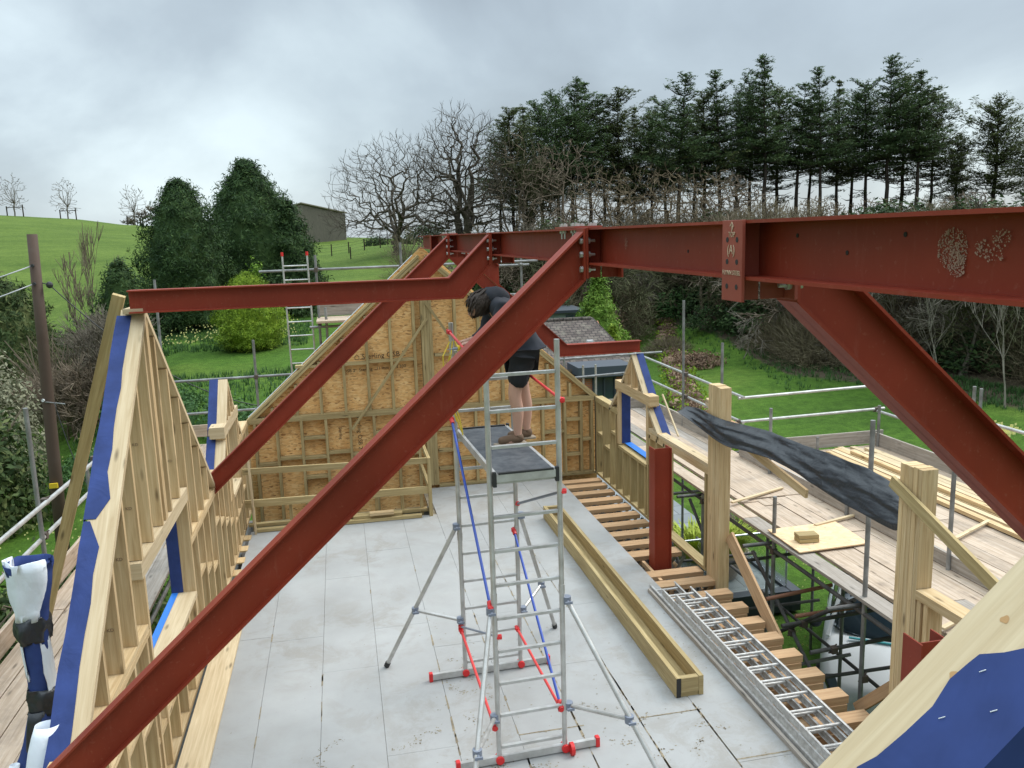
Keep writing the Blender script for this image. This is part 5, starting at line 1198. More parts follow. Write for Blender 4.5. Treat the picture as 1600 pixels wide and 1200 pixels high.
# flat topped bay in front
mb = MB(); mb.box(8.75, 10.95, 30.3, 31.9, -1.12, -.78); mb.build('bay_fascia', 'lead_roof', hs)
mb = MB()
for (a, b) in (((8.95, 30.5), (9.35, 30.5)), ((10.3, 30.5), (10.8, 30.5)), ((10.8, 30.5), (10.8, 31.6)), ((8.95, 31.6), (8.95, 30.5))): wallquad(mb, a, b, -2.9, -1.12)
wallquad(mb, (9.35, 30.5), (10.3, 30.5), -2.9, -2.55); mb.build('bay_wall', 'brick', hs)
wn = None
mb = MB(); mb.box(9.35, 9.42, 30.44, 30.5, -2.55, -1.15); mb.box(10.23, 10.3, 30.44, 30.5, -2.55, -1.15); mb.box(9.8, 9.86, 30.44, 30.5, -2.55, -1.15); mb.box(9.35, 10.3, 30.44, 30.5, -1.25, -1.15); mb.box(9.35, 10.3, 30.44, 30.5, -2.6, -2.52); wn = mb.build('window', 'dark_trim', hs)
mb = MB(); mb.quad((9.4, 30.52, -2.55), (10.25, 30.52, -2.55), (10.25, 30.52, -1.2), (9.4, 30.52, -1.2)); mb.build('pane', 'window_glass', wn)
mb = MB(); mb.tube((8.85, 30.28, -1.15), (11.0, 30.28, -1.15), .05, 8); mb.tube((10.7, 30.28, -1.15), (10.75, 30.35, -2.8), .04, 8); mb.build('gutter', 'dark_trim', hs)
# tile hung cheek
mb = MB(); mb.quad((7.0, 31.2, -2.9), (8.95, 31.2, -2.9), (8.95, 31.2, -.95), (7.0, 31.2, -.95), [(0, 0), (2, 0), (2, 2), (0, 2)]); mb.quad((10.95, 31.15, -2.9), (11.75, 31.15, -2.9), (11.75, 31.15, -1.2), (10.95, 31.15, -1.2), [(0, 0), (.8, 0), (.8, 1.7), (0, 1.7)]); mb.build('hung_tiles', 'roof_tile', hs)
cb = thing('garden_cabin', 'small pale green garden cabin with dark windows behind the tiled house', 'cabin', (11.6, 43, -2))
mb = MB(); mb.box(9.2, 13.2, 42, 44.5, -2.6, .22); mb.build('wall', 'cabin_green', cb)
mb = MB(); mb.box(9.0, 12.6, 41.8, 44.7, .22, .36); mb.build('roof', 'dark_trim', cb)
for (a, b) in ((11.5, 11.92), (11.98, 12.4), (10.1, 10.5)):
    mb = MB(); mb.box(a, b, 41.93, 41.98, -.45, .12); f = mb.build('window', 'dark_trim', cb); mb = MB(); mb.box(a+.04, b-.04, 41.915, 41.928, -.42, .08); mb.build('pane', 'window_glass', f)
# barn on the hill
bn_ = thing('field_barn', 'grey timber clad barn with a low roof on the skyline above the field', 'barn', (-1, 112, 4.6))
mb = MB(); B = [(-6.6, 111), (-3.85, 108.6), (1.5, 112.5), (-1.2, 119)]
def bwall(a, b, z0, za, zb):
    L = math.hypot(a[0]-b[0], a[1]-b[1]); mb.quad((a[0], a[1], z0), (b[0], b[1], z0), (b[0], b[1], zb), (a[0], a[1], za), [(0, 0), (z0*0, L), (za-z0, L), (za-z0, 0)])
bwall(B[1], B[2], 3.8, 8.75, 7.55); bwall(B[0], B[1], 3.8, 8.05, 8.75); bwall(B[2], B[3], 3.8, 7.55, 7.7); bwall(B[3], B[0], 3.8, 7.7, 8.05)
n_pl = 44
for i in range(n_pl):
    t_ = (i+.5)/n_pl; x = B[1][0]+(B[2][0]-B[1][0])*t_; y = B[1][1]+(B[2][1]-B[1][1])*t_-.05
    mb.beam((x, y, 4.2), (x, y, 8.7-1.2*t_), .05, .05, up=(0, 1, 0))
for i in range(16):
    t_ = (i+.5)/16; x = B[0][0]+(B[1][0]-B[0][0])*t_; y = B[0][1]+(B[1][1]-B[0][1])*t_-.05
    mb.beam((x, y, 4.0), (x, y, 8.0+.7*t_), .06, .05, up=(0, 1, 0))
mb.build('wall', 'wood_barn', bn_)
mb = MB(); mb.poly([(-6.9, 110.9, 8.10), (-3.8, 108.3, 8.9), (1.8, 112.4, 7.68), (-1.1, 119.3, 7.8)], (0, 0, .12)); mb.build('roof', 'wood_barn', bn_)
# telegraph pole and wires
tp = thing('telegraph_pole', 'brown wooden telegraph pole rising in front of the left hedges', 'pole', (-6.08, 18.6, -2.5))
mb = MB(); mb.path([(-6.12, 18.6, -2.6), (-6.06, 18.6, 0), (-5.98, 18.6, 2.5), (-5.925, 18.6, 4.6)], [.135, .122, .108, .096], 14); mb.build('pole', 'wood_pole', tp, smooth=True)
mb = MB(); mb.tube((-5.95, 18.45, 3.98), (-5.95, 18.7, 3.98), .03, 8); mb.tube((-5.96, 18.45, 3.62), (-5.96, 18.7, 3.62), .03, 8); mb.sphere((-5.72, 18.6, 3.58), .07); mb.tube((-5.96, 18.6, 3.66), (-5.72, 18.6, 3.58), .012, 6); mb.build('insulator', 'wire', tp)
mb = MB(); mb.box(-6.16, -6.0, 18.42, 18.47, -.62, -.52); mb.build('pole_band', 'yellow_plastic', tp)
mb = MB(); mb.tube((-6.06, 18.44, 1.25), (-6.06, 18.40, 1.25), .03, 8); mb.build('pole_badge', 'ceramic', tp)
mb = MB(); mb.tube((-6.05, 18.5, 1.2), (-5.65, 18.4, 1.15), .015, 6); mb.build('step', 'galvanised', tp)
def wire(label, a, b, sag, m_='wire', r=.012, n=20):
    a = Vector(a); b = Vector(b); pts = [a.lerp(b, i/n)-Vector((0, 0, sag*4*(i/n)*(1-i/n))) for i in range(n+1)]
    one('overhead_wire', lambda mb: mb.path(pts, [r]*(n+1), 5), m_, label, 'wire', a, smooth=True)
wire('upper pale wire running from the telegraph pole out of frame at the left', (-5.95, 18.5, 3.98), (-14, 12, 2.6), .5, 'wire_pale', .013)
wire('lower pale wire running from the telegraph pole out of frame at the left', (-5.96, 18.5, 3.62), (-14, 12, 2.1), .5, 'wire_pale', .013)
wire('dark wire dropping from the telegraph pole towards the house at the right', (-5.72, 18.6, 3.58), (-1.9, 18.9, .75), .45, 'wire', .011)
wire('thin dark wire hanging down beside the telegraph pole', (-5.85, 18.4, 1.2), (-5.35, 18.2, -.55), .25, 'wire', .009)
# terrace, balustrade, pot
mb = MB(); mb.box(4.45, 7.95, 13.5, 26, -2.86, -2.42); tag(mb.build('paving', 'slate_paving'), kind='structure')
bl = thing('glass_balustrade', 'glass balustrade with a thin chrome rail round the corner of the grey terrace', 'balustrade', (7.85, 13.45, -2.5))
bx0, bx1, by = 5.2, 7.85, 13.45
mb = MB(); mb.box(bx0, bx1, by-.2, by+.02, -2.75, -2.35); mb.box(bx1-.02, bx1+.2, by-.2, 15, -2.75, -2.35); mb.build('kerb', 'dark_trim', bl)
for (a, b) in (((5.3, by), (6.5, by)), ((6.55, by), (7.8, by)), ((7.85, by+.05), (7.85, by+1.5)), ((7.85, by+1.55), (7.85, by+3.1))):
    mb = MB(); mb.beam((a[0], a[1], -1.78), (b[0], b[1], -1.78), .012, 1.05); mb.build('glass_panel', 'glass', bl)
mb = MB(); mb.tube((5.3, by, -1.24), (7.85, by, -1.24), .02, 8); mb.tube((7.85, by, -1.24), (7.85, by+3.1, -1.24), .02, 8); mb.build('rail', 'chrome', bl)
for p in ((5.3, by), (6.52, by), (7.85, by), (7.85, by+1.52), (7.85, by+3.1)):
    mb = MB(); mb.tube((p[0], p[1], -2.4), (p[0], p[1], -1.24), .02, 8); mb.build('baluster', 'chrome', bl)
pt = thing('planter', 'round stone coloured planter bowl of bright yellow green leaves on the terrace', 'planter', (7.05, 14.35, -2.4))
mb = MB(); n = 24; prof_ = [(.20, -2.5), (.34, -2.3), (.44, -2.0), (.46, -1.95), (.43, -1.95), (.40, -2.02), (0.01, -2.03)]
for r, z in prof_:
    for j in range(n): mb.v.append(Vector((7.05+math.cos(2*math.pi*j/n)*r, 14.35+math.sin(2*math.pi*j/n)*r, z+.08)))
for i in range(len(prof_)-1):
    for j in range(n): q = (j+1) % n; mb.face((i*n+j, i*n+q, (i+1)*n+q, (i+1)*n+j))
mb.build('bowl', 'terracotta', pt, smooth=True)
def blades(mb, c, n, h, spread, wd=.012, seed=0):
    random.seed(seed)
    for i in range(n):
        a = random.uniform(0, 6.28); r = random.random()**.6*spread; p = Vector(c)+Vector((math.cos(a)*r, math.sin(a)*r, 0)); d = Vector((math.cos(a), math.sin(a), 0)); hh = h*random.uniform(.6, 1.1); s = Vector((-d.y, d.x, 0))*wd
        q = p+d*hh*.25+Vector((0, 0, hh*.7)); e = p+d*hh*.6+Vector((0, 0, hh*.9)); mb.quad(p-s, p+s, q+s, q-s); mb.tri(q-s, q+s, e)
mb = MB(); blades(mb, (7.05, 14.35, -1.92), 420, .55, .36, .02, 3); mb.build('leaves', 'lime_leaf', pt, fixn=False)
mb = MB(); blades(mb, (7.0, 15.6, -2.42), 500, .6, .6, .02, 4); tag(mb.build('yellow_grass', 'lime_leaf', None, fixn=False), 'clump of yellow ornamental grass at the terrace edge behind the planter', 'plant')

# parked car under the scaffold
car = thing('parked_car', 'white car with dark windscreen and black roof rack parked beyond the scaffold tubes', 'car', (8.25, 11.1, -2.8))
ca = Matrix.Rotation(R_(-36), 3, 'Z'); cpos = Vector((8.25, 11.1, -2.85))
def CP(x, y, z): return cpos+ca@Vector((x, y, z))
def loft(name, m_, secs, par, n=None, sub=1):
    mb = MB(); k = len(secs[0])
    for sct in secs: mb.v += [CP(*p) for p in sct]
    for i in range(len(secs)-1):
        for j in range(k-1): a = i*k+j; mb.face((a, a+1, a+k+1, a+k))
    mb.face(range(k)); mb.face([(len(secs)-1)*k+j for j in range(k)][::-1])
    o = mb.build(name, m_, par, smooth=True)
    if sub: md = o.modifiers.new('sub', 'SUBSURF'); md.levels = sub; md.render_levels = sub+1
    return o
def sect(y, w0, w1, z0, zs, zt):  # half profile mirrored
    P = [(-w0*.92, y, z0), (-w0, y, z0+.18), (-w0, y, zs), (-w1, y, zt-.03), (-w1*.5, y, zt), (0, y, zt+.01)]
    return P+[(-x, yy, z) for x, yy, z in P[-2::-1]]
body = loft('body', 'car_white', [sect(-2.15, .70, .60, .38, .55, .70), sect(-2.0, .84, .74, .26, .62, .80), sect(-1.2, .90, .80, .22, .78, .95), sect(-.75, .91, .82, .22, .86, 1.0), sect(.5, .91, .82, .22, .88, .98), sect(1.6, .90, .80, .22, .88, 1.0), sect(2.05, .86, .76, .28, .80, .95), sect(2.15, .78, .70, .40, .70, .85)], car)
gh = loft('windows', 'car_glass', [sect(-1.0, .80, .70, .92, .94, .97), sect(-.35, .82, .66, .90, .98, 1.34), sect(0.1, .83, .64, .90, 1.0, 1.43), sect(1.1, .82, .63, .90, 1.0, 1.44), sect(1.75, .80, .66, .90, .98, 1.25), sect(2.0, .76, .68, .9, .93, .97)], car)
mb = MB(); mb.poly([CP(-.60, -.15, 1.435), CP(.60, -.15, 1.435), CP(.62, 1.2, 1.455), CP(-.62, 1.2, 1.455)], (0, 0, .03)); mb.build('roof', 'car_black', car, bevel=.01)
for s_ in (-1, 1):
    for pa, pb in (((.78, 0.0, .96), (.66, .02, 1.42)), ((.80, -1.0, .94), (.655, -.2, 1.42)), ((.80, 1.95, .94), (.66, 1.3, 1.42))):
        mb = MB(); mb.beam(CP(s_*pa[0], pa[1], pa[2]), CP(s_*pb[0], pb[1], pb[2]), .05, .05); mb.build('pillar', 'car_white', car)
    for y_ in (-1.4, 1.35):
        mb = MB(); mb.tube(CP(s_*.75, y_, .32), CP(s_*.93, y_, .32), .33, 20); wh = mb.build('wheel', 'rubber', car, bevel=.02); mb = MB(); mb.tube(CP(s_*.925, y_, .32), CP(s_*.94, y_, .32), .21, 16); mb.build('rim', 'rim', wh)
    mb = MB(); mb.beam(CP(s_*.62, -2.13, .66), CP(s_*.72, -1.85, .74), .16, .10); mb.build('headlight', 'window_glass', car, bevel=.02)
    mb = MB(); mb.sphere(CP(s_*1.0, -.72, 1.0), .09, sq=(1.2, .7, .8)); mb.build('mirror', 'car_black', car, smooth=True)
for i in range(6):
    mb = MB(); mb.beam(CP(-.62, -.05+i*.22, 1.52), CP(.62, -.05+i*.22, 1.52), .05, .025); mb.build('rack_bar', 'car_black', car)
mb = MB(); mb.beam(CP(-.5, -1.05, .99), CP(.5, -1.05, .99), .04, .02); mb.build('trim_strip', 'teal', car)
mb = MB(); mb.poly([CP(-.45, .1, 1.54), CP(.3, .1, 1.54), CP(.3, .8, 1.54), CP(-.45, .8, 1.54)], (0, 0, .06)); mb.build('rack_box', 'car_black', car, bevel=.01)

# field fence posts and tree guards
GF = 'fence posts across the far field'
for i, (x, y) in enumerate(((-.40, 85), (1.27, 85), (2.8, 85), (4.36, 85), (5.9, 85), (1.3, 78))):
    z = gz(x, y); one('fence_post', lambda mb: (mb.beam((x, y, z-.2), (x, y, z+1.1), .11, .11, up=(0, 1, 0)), mb.tube((x, y, z+1.08), (x, y, z+1.12), .05, 6)), 'bark_dark', '%s dark fence post from the left across the far green field' % ORD[i], 'fence post', (x, y, z), group=GF)
one('fence_wire', lambda mb: [mb.path([(x, 85+.0, gz(x, 85)+h_) for x in (-6, -3, -.4, 1.27, 2.8, 4.36, 5.9, 8)], [.012]*8, 4) for h_ in (.4, .75, 1.0)], 'wire', 'thin wires strung along the far field fence', 'wire', (0, 85, 3))

# ================================================================== VEGETATION
def frame_of(d):
    d = d.normalized(); u = d.orthogonal().normalized(); return d, u, d.cross(u)
def grow(mb, p, d, L, r, lv, rng, spread=.55, upb=.15, segs=4, kids=(3, 4), decay=.66, rdec=.62, minr=.012, wob=.16, sides=None, leaves=None, droop=0.0):
    pts = [p.copy()]; rad = [r]; d = d.normalized(); q = p.copy(); nodes = []
    for i in range(segs):
        d = (d+Vector((rng.uniform(-1, 1), rng.uniform(-1, 1), rng.uniform(-1, 1)))*wob+Vector((0, 0, upb*.35-droop))).normalized()
        q = q+d*(L/segs); pts.append(q.copy()); rad.append(max(minr*.6, r*(1-.5*(i+1)/segs))); nodes.append((q.copy(), d.copy(), rad[-1]))
    mb.path(pts, rad, 8 if r > .2 else (5 if r > .06 else 3))
    if leaves is not None: leaves += [pts[-1], pts[len(pts)//2]] if lv <= 1 else []
    if lv <= 0: return
    n = rng.randint(*kids)
    for k in range(n):
        if k == 0: b, bd, br = nodes[-1]; ang = rng.uniform(0, .25)
        else:
            b, bd, br = nodes[rng.randint(max(0, segs//3), segs-1)]; ang = spread*rng.uniform(.7, 1.35)
        f, u, s = frame_of(bd); a = rng.uniform(0, 6.283)
        nd = (f*math.cos(ang)+(u*math.cos(a)+s*math.sin(a))*math.sin(ang)+Vector((0, 0, upb))).normalized()
        grow(mb, b, nd, L*decay*rng.uniform(.75, 1.2), max(minr, br*(rdec if k else .85)), lv-1, rng, spread, upb, max(2, segs-(lv > 3)), kids, decay, rdec, minr, wob, sides, leaves, droop)
def leafquads(mb, centres, n, rad, size, rng, flat=.6, up=.0, elong=1.0):
    for c in centres:
        for i in range(n):
            v = Vector((rng.gauss(0, 1), rng.gauss(0, 1), rng.gauss(0, 1)*flat)); v = v*rad*.55; p = c+v
            nn = Vector((rng.uniform(-1, 1), rng.uniform(-1, 1), rng.uniform(-.3, 1)+up)).normalized(); _, u, s = frame_of(nn)
            a = rng.uniform(0, 6.28); U = (u*math.cos(a)+s*math.sin(a)); S = nn.cross(U); k = size*rng.uniform(.6, 1.3)
            mb.quad(p-U*k*elong-S*k*.35, p+U*k*elong*.1-S*k*.6, p+U*k*elong+S*k*.2, p-U*k*.1+S*k*.6)

def pine(seed, H, lean=0, wide=1.0, bare=.38, m_='pine_leaf', flat=.3, topk=.8):
    rng = random.Random(seed); root = thing('pine_tree', '', 'tree', (0, 0, 0))
    mb = MB(); n = 9; lx = rng.uniform(-.9, .9); ly = rng.uniform(-.5, .5)
    tp_ = [Vector((lx*(i/n)**2+rng.uniform(-.08, .08), ly*(i/n)**2+rng.uniform(-.08, .08), H*i/n)) for i in range(n+1)]
    mb.path(tp_, [max(.03, .25*(1-.93*i/n)) for i in range(n+1)], 7)
    cent = []; z = H*bare*.6
    sect_ = [rng.uniform(.55, 1.3) for _ in range(7)]
    def tr(z):
        t = z/H*n; i = min(n-1, int(t)); return tp_[i].lerp(tp_[i+1], t-i)
    while z < H*.99:
        t = max(0, min(1, (z/H-bare)/(1-bare))); main = z > H*bare
        R0 = H*.20*wide*min(1, (t+.45)*1.5)*max(.06, (1-t))**topk*rng.uniform(.75, 1.2)
        nb = rng.randint(4, 7) if main else rng.randint(0, 2)
        for k in range(nb):
            a = rng.uniform(0, 6.28); L = max(.25, R0*sect_[int(a/6.2832*7) % 7]*rng.uniform(.6, 1.25)*(1 if main else .5)); el = rng.uniform(-.15, .25)+.55*t
            d = Vector((math.cos(a), math.sin(a), el)); b = tr(z)
            pts = [b, b+d*L*.5+Vector((0, 0, -.05*L)), b+d*L+Vector((0, 0, .08*L))]
            mb.path(pts, [.06*(1-t*.6), .04, .014], 3)
            if main or rng.random() < .3:
                m = max(2, int(L/.27))
                for j in range(m):
                    f = (j+1.2)/(m+.2); q = b+(pts[2]-b)*f+Vector((rng.gauss(0, .09)*L, rng.gauss(0, .09)*L, rng.uniform(-.03, .12))); cent.append((q, (.30+.20*(1-t))*rng.uniform(.7, 1.25), d))
        z += H*rng.uniform(.020, .040)
    mb.build('trunk', 'bark_dark', root, smooth=True, fixn=False)
    mb = MB()
    for q, r, d in cent:
        for i in range(13):
            p = q+Vector((rng.gauss(0, r*.6), rng.gauss(0, r*.6), rng.gauss(0, r*.6*flat)))
            U = (Vector((d.x, d.y, .25))+Vector((rng.gauss(0, .7), rng.gauss(0, .7), rng.gauss(0, .35)))).normalized(); S = U.cross(Vector((rng.gauss(0, .5), rng.gauss(0, .5), 1))).normalized(); k = rng.uniform(.10, .24)
            mb.quad(p-U*k, p-S*k*.28, p+U*k, p+S*k*.28)
    mb.build('crown', m_, root, fixn=False)
    return root
PX = [pine(1, 16.5, wide=1.45), pine(2, 17, wide=1.3, bare=.40), pine(3, 15.5, wide=1.7, bare=.28, m_='pine_leaf_olive', topk=.6), pine(4, 17.5, wide=1.35, bare=.38, topk=.9), pine(5, 12, wide=1.9, bare=.22, m_='pine_leaf_olive', flat=.5, topk=.45), pine(6, 16, wide=1.85, bare=.33, flat=.45, topk=.5), pine(7, 17, wide=1.2, bare=.25, m_='pine_leaf_olive', topk=1.1)]
def at_px(px, d, py=370):   # metres across for a column of the row, at depth d
    r = rt*((px-800)/1306.5)-up*((py-600)/1306.5)+fwd
    return (r.x/r.y*d, d)
used = set()
rows = [(778, 84, 13.5, 1), (800, 80, 14.6, 2), (822, 86, 15.4, 0), (846, 82, 15.0, 3), (872, 88, 17.0, 1), (893, 81, 17.5, 0), (922, 84, 17.8, 3), (945, 89, 16.0, 1), (966, 83, 17.0, 2), (990, 86, 15.5, 0), (1018, 84, 14.0, 3), (1040, 90, 15.5, 1), (1060, 80, 17.6, 0), (1085, 86, 15.2, 3), (1102, 83, 15.8, 2), (1126, 81, 17.6, 0), (1150, 88, 16.4, 3), (1172, 84, 16.6, 1), (1196, 80, 18.4, 0), (1215, 87, 17.0, 2), (1245, 83, 16.6, 1), (1266, 88, 16.4, 3), (1284, 80, 17.4, 0), (1310, 84, 17.0, 2), (1332, 88, 15.8, 1), (1355, 82, 16.0, 3), (1388, 80, 18.6, 0), (1412, 85, 17.8, 2), (1436, 79, 17.2, 1), (1458, 82, 15.0, 2)]
for i, (px, d, H, k) in enumerate(rows):
    k = [k, 5, k, 6, k, k, 5][(i*5) % 7] if d > 81 else k
    x, y = at_px(px, d, 240); z = gz(x, y); src = PX[k]; H *= .90
    o = src if k not in used else copy_tree(src); used.add(k)
    top = EYE.z+0; hh = {0: 16.5, 1: 17, 2: 15.5, 3: 17.5, 5: 16, 6: 17}[k]; s_ = H/hh
    o.location = (x, y, z-.1); o.rotation_euler = (0, 0, random.Random(i).uniform(0, 6.28)); o.scale = (s_*random.Random(i+50).uniform(.85, 1.1), s_, s_)
    tag(o, '%s tall dark pine from the left in the hilltop row behind the ridge beam' % ORD[i], 'tree', 'tall pines in the hilltop row')
for i, (px, d, H, wd) in enumerate(((1548, 78, 12.4, 1.0), (1490, 82, 9.2, .8), (1612, 74, 9.0, 1.0))):
    x, y = at_px(px, d); z = gz(x, y); o = PX[4] if i == 0 else copy_tree(PX[4]); o.location = (x, y, z-.1); o.scale = (H/12*wd,)*2+(H/12,); o.rotation_euler = (0, 0, i*2.1)
    tag(o, ['round topped broad pine standing apart right of the row', 'smaller thin pine in the gap between the row and the broad pine', 'low broad pine cut by the right edge of the frame'][i], 'tree')

def baretree(name, label, loc, H, seed, trunk=.4, lv=5, spread=.6, upb=.15, m_='bark_grey', stems=1, decay=.70, width=1.0, leaf_m=None, twig_m=None, first=.28, group=None, kids=(3, 4), minr=.016, droop=0):
    rng = random.Random(seed); root = thing(name, label, 'tree', loc, group); mb = MB(); lv_ = []; o = Vector(loc)
    for s_ in range(stems):
        d = Vector((rng.uniform(-.35, .35)*(stems > 1), rng.uniform(-.3, .3)*(stems > 1), 1))
        grow(mb, o+Vector((rng.uniform(-.3, .3)*(stems > 1), 0, -.3)), d, H*first, trunk/(1 if stems == 1 else 1.5), lv, rng, spread, upb, 4, kids, decay, .66, minr, .14, None, lv_, droop)
    # fit to height and width
    zs = max(v.z for v in mb.v)-o.z; xsn = sorted(abs(v.x-o.x) for v in mb.v)[int(len(mb.v)*.975)]; sz = H/zs; sx = sz if width is None else (width*.5)/xsn
    sx = max(sz*.5, min(sz*1.9, sx))
    f = lambda v: Vector((o.x+(v.x-o.x)*sx, o.y+(v.y-o.y)*sx, o.z+(v.z-o.z)*sz))
    mb.v = [f(v) for v in mb.v]; mb.build('branches', m_, root, fixn=False)
    if leaf_m:
        m2 = MB(); leafquads(m2, [f(v) for v in lv_], 5, .28, .07, rng); m2.build('leaves', leaf_m, root, fixn=False)
    return root
x, y = 17.2, 78; baretree('bare_tree', 'bare tree with drooping fine twigs in front of the left end of the pines', (x, y, gz(x, y)), 10.5, 23, .36, 5, .6, .12, 'bark_ivy', stems=2, width=9.5, first=.28, minr=.022, kids=(3, 4))
from mathutils import kdtree
def crowntree(name, label, loc, H, W, seed, trunk=.35, fork=.22, n=2200, m_='bark_grey', tip=.012, stems=1, flatb=.25, up=.35, group=None, expo=.45):
    rng = random.Random(seed); root = thing(name, label, 'tree', loc, group); o = Vector(loc)
    nodes = []; par = []
    for s_ in range(stems):
        a = 6.283*s_/stems+rng.random(); base = Vector((0, 0, -.3)) if stems == 1 else Vector((math.cos(a)*.35, math.sin(a)*.25, -.3)); pr = -1
        for k in range(6):
            f = k/5; p = base+Vector((math.cos(a)*W*.05*f*(stems > 1)+rng.uniform(-.04, .04)*W*f*.6, math.sin(a)*W*.05*f*(stems > 1), H*fork*f+.3*f)); nodes.append(p); par.append(pr); pr = len(nodes)-1
    tg = []
    while len(tg) < n:
        v = Vector((rng.uniform(-1, 1), rng.uniform(-1, 1), rng.uniform(-flatb, 1)))
        q = v.x*v.x+v.y*v.y+(v.z*v.z if v.z > 0 else (v.z/flatb)**2)
        lump = 1+.18*mnoise.noise(v.normalized()*2.2+Vector((seed, 0, 0)))
        if q > lump: continue
        if q < .3 and rng.random() < .5: continue
        tg.append((q, Vector((v.x*W/2, v.y*W/2, H*(fork+.12)+v.z*H*(.88-fork)))))
    tg.sort(key=lambda x: x[0]+rng.uniform(0, .12)); i = 0
    step = 22
    while i < len(tg):
        kd = kdtree.KDTree(len(nodes))
        for j, p in enumerate(nodes): kd.insert(p, j)
        kd.balance()
        for q, p in tg[i:i+step]:
            best = None
            for co, j, d in kd.find_n(p-Vector((p.x*.10, p.y*.10, H*.045)), 5):
                dd = (p-co).length*(1+.5*max(0, (co.z-p.z)/max(.1, (p-co).length)))
                if best is None or dd < best[0]: best = (dd, j)
            co = nodes[best[1]]; mid = co.lerp(p, .5)+Vector((rng.uniform(-1, 1), rng.uniform(-1, 1), rng.uniform(-.6, .2)))*(p-co).length*.13
            nodes.append(mid); par.append(best[1]); nodes.append(p); par.append(len(nodes)-2)
        i += step; step = int(step*1.12)+1
    cnt = [0]*len(nodes); ch = [0]*len(nodes)
    for j in range(len(nodes)-1, -1, -1):
        if ch[j] == 0: cnt[j] = 1
        if par[j] >= 0: cnt[par[j]] += cnt[j]; ch[par[j]] += 1
    tot = max(cnt); rad = [max(tip, trunk*(c/tot)**expo) for c in cnt]
    mb = MB()
    for j, p in enumerate(nodes):
        if par[j] < 0: continue
        a = nodes[par[j]]; r = rad[j]; mb.tube(o+a, o+p, min(rad[par[j]], r*1.25), 8 if r > .15 else (5 if r > .05 else 3), r2=r, caps=False)
    # fine end twigs
    for j, p in enumerate(nodes):
        if ch[j] == 0 and par[j] >= 0:
            d = (p-nodes[par[j]]).normalized()
            for k in range(3):
                e = p+(d+Vector((rng.gauss(0, .5), rng.gauss(0, .5), rng.gauss(.25, .4)))).normalized()*rng.uniform(.25, .6)*H/10; mb.tube(o+p, o+e, tip, 3, r2=tip*.5, caps=False)
    mb.build('branches', m_, root, smooth=True, fixn=False); return root
x, y = 5.3, 75; crowntree('bare_tree', 'big spreading bare oak with dark branches left of the ridge end', (x, y, gz(x, y)), 10.4, 12.8, 14, .40, .16, 1500, 'bark_oak', .013, expo=.5)
x, y = 11.6, 77; crowntree('bare_tree', 'tall bare multi stemmed tree with fine twigs, right of the big oak', (x, y, gz(x, y)), 13.2, 9.8, 9, .38, .24, 1600, 'bark_oak', .014, stems=3, flatb=.5, expo=.5)
for i, (px, d, zt, zb, wd, sd) in enumerate(((885, 73, 12.4, 0, 8, 31), (945, 68, 9.6, 0, 7.5, 32), (1000, 70, 9.4, 0, 8, 33), (1052, 67, 9.2, 0, 8, 34), (1105, 70, 9.4, 0, 8, 35), (1150, 68, 8.6, 0, 7, 36), (1278, 70, 6.6, 0, 6, 37), (1368, 70, 6.4, 0, 6, 38), (1512, 66, 6.6, 0, 6, 39), (1215, 68, 5.8, 0, 5, 40), (1450, 64, 5.6, 0, 5, 41), (815, 76, 13.2, 0, 9, 42))):
    x, y = at_px(px, d); z = gz(x, y); crowntree('scrub_tree', '%s brown leafless scrub tree from the left along the wood edge below the pines' % ORD[i], (x, y, z), zt-z+.3, wd, sd, .18, .12, 560, 'bark_red' if i in (1, 2, 3, 4, 6, 7) else 'bark_brown', .028, stems=2, flatb=.5, group='leafless scrub trees below the pines')
# young trees in guards on the left hill
for i, (px, H, sd) in enumerate(((28, 6.0, 51), (110, 6.2, 52), (213, 6.2, 53))):
    x, y = at_px(px, 134); z = gz(x, y)
    crowntree('young_tree', ['leftmost thin leafless young tree on the skyline of the field', 'middle thin leafless young tree on the skyline of the field', 'right thin leafless young tree on the skyline beside the dark conifers'][i], (x, y, z), H*.97, 4.2, sd, .10, .30, 110, 'bark_grey', .022, flatb=.5)
    one('tree_guard', lambda mb: (mb.beam((x-1.0, y, z-.1), (x-1.0, y, z+1.4), .13, .13, up=(0, 1, 0)), mb.beam((x+1.1, y, z-.1), (x+1.1, y, z+1.6), .13, .13, up=(0, 1, 0)), mb.beam((x-1.0, y, z+1.2), (x+1.1, y, z+1.25), .07, .10)), 'bark_dark', '%s wooden rail guard from the left round a young tree on the skyline' % ORD[i], 'tree guard', (x, y, z))
x, y = at_px(605, 95); z = gz(x, y)
one('tree_guard', lambda mb: (mb.beam((x-.8, y, z-.1), (x-.8, y, z+1.4), .08, .08, up=(0, 1, 0)), mb.beam((x+.8, y, z-.1), (x+.8, y, z+1.4), .08, .08, up=(0, 1, 0)), mb.beam((x-.8, y, z+1.2), (x+.8, y, z+1.2), .05, .08), mb.beam((x, y, z), (x, y, z+3.6), .08, .08, up=(0, 1, 0))), 'bark_dark', 'wooden rail guard on the skyline just left of the big oak trunk', 'tree guard', (x, y, z))
baretree('distant_tree', 'low far leafless tree crown showing over the skyline left of the dark conifers', (-31, 150, 6.5), 4.6, 61, .15, 4, .7, .1, 'bark_grey', width=10, minr=.03, kids=(4, 5))
baretree('distant_tree', 'far leafless tree showing above the barn roof', (-9.0, 150, 5), 7.5, 62, .2, 4, .6, .15, 'bark_grey', width=11, minr=.03, kids=(4, 5))

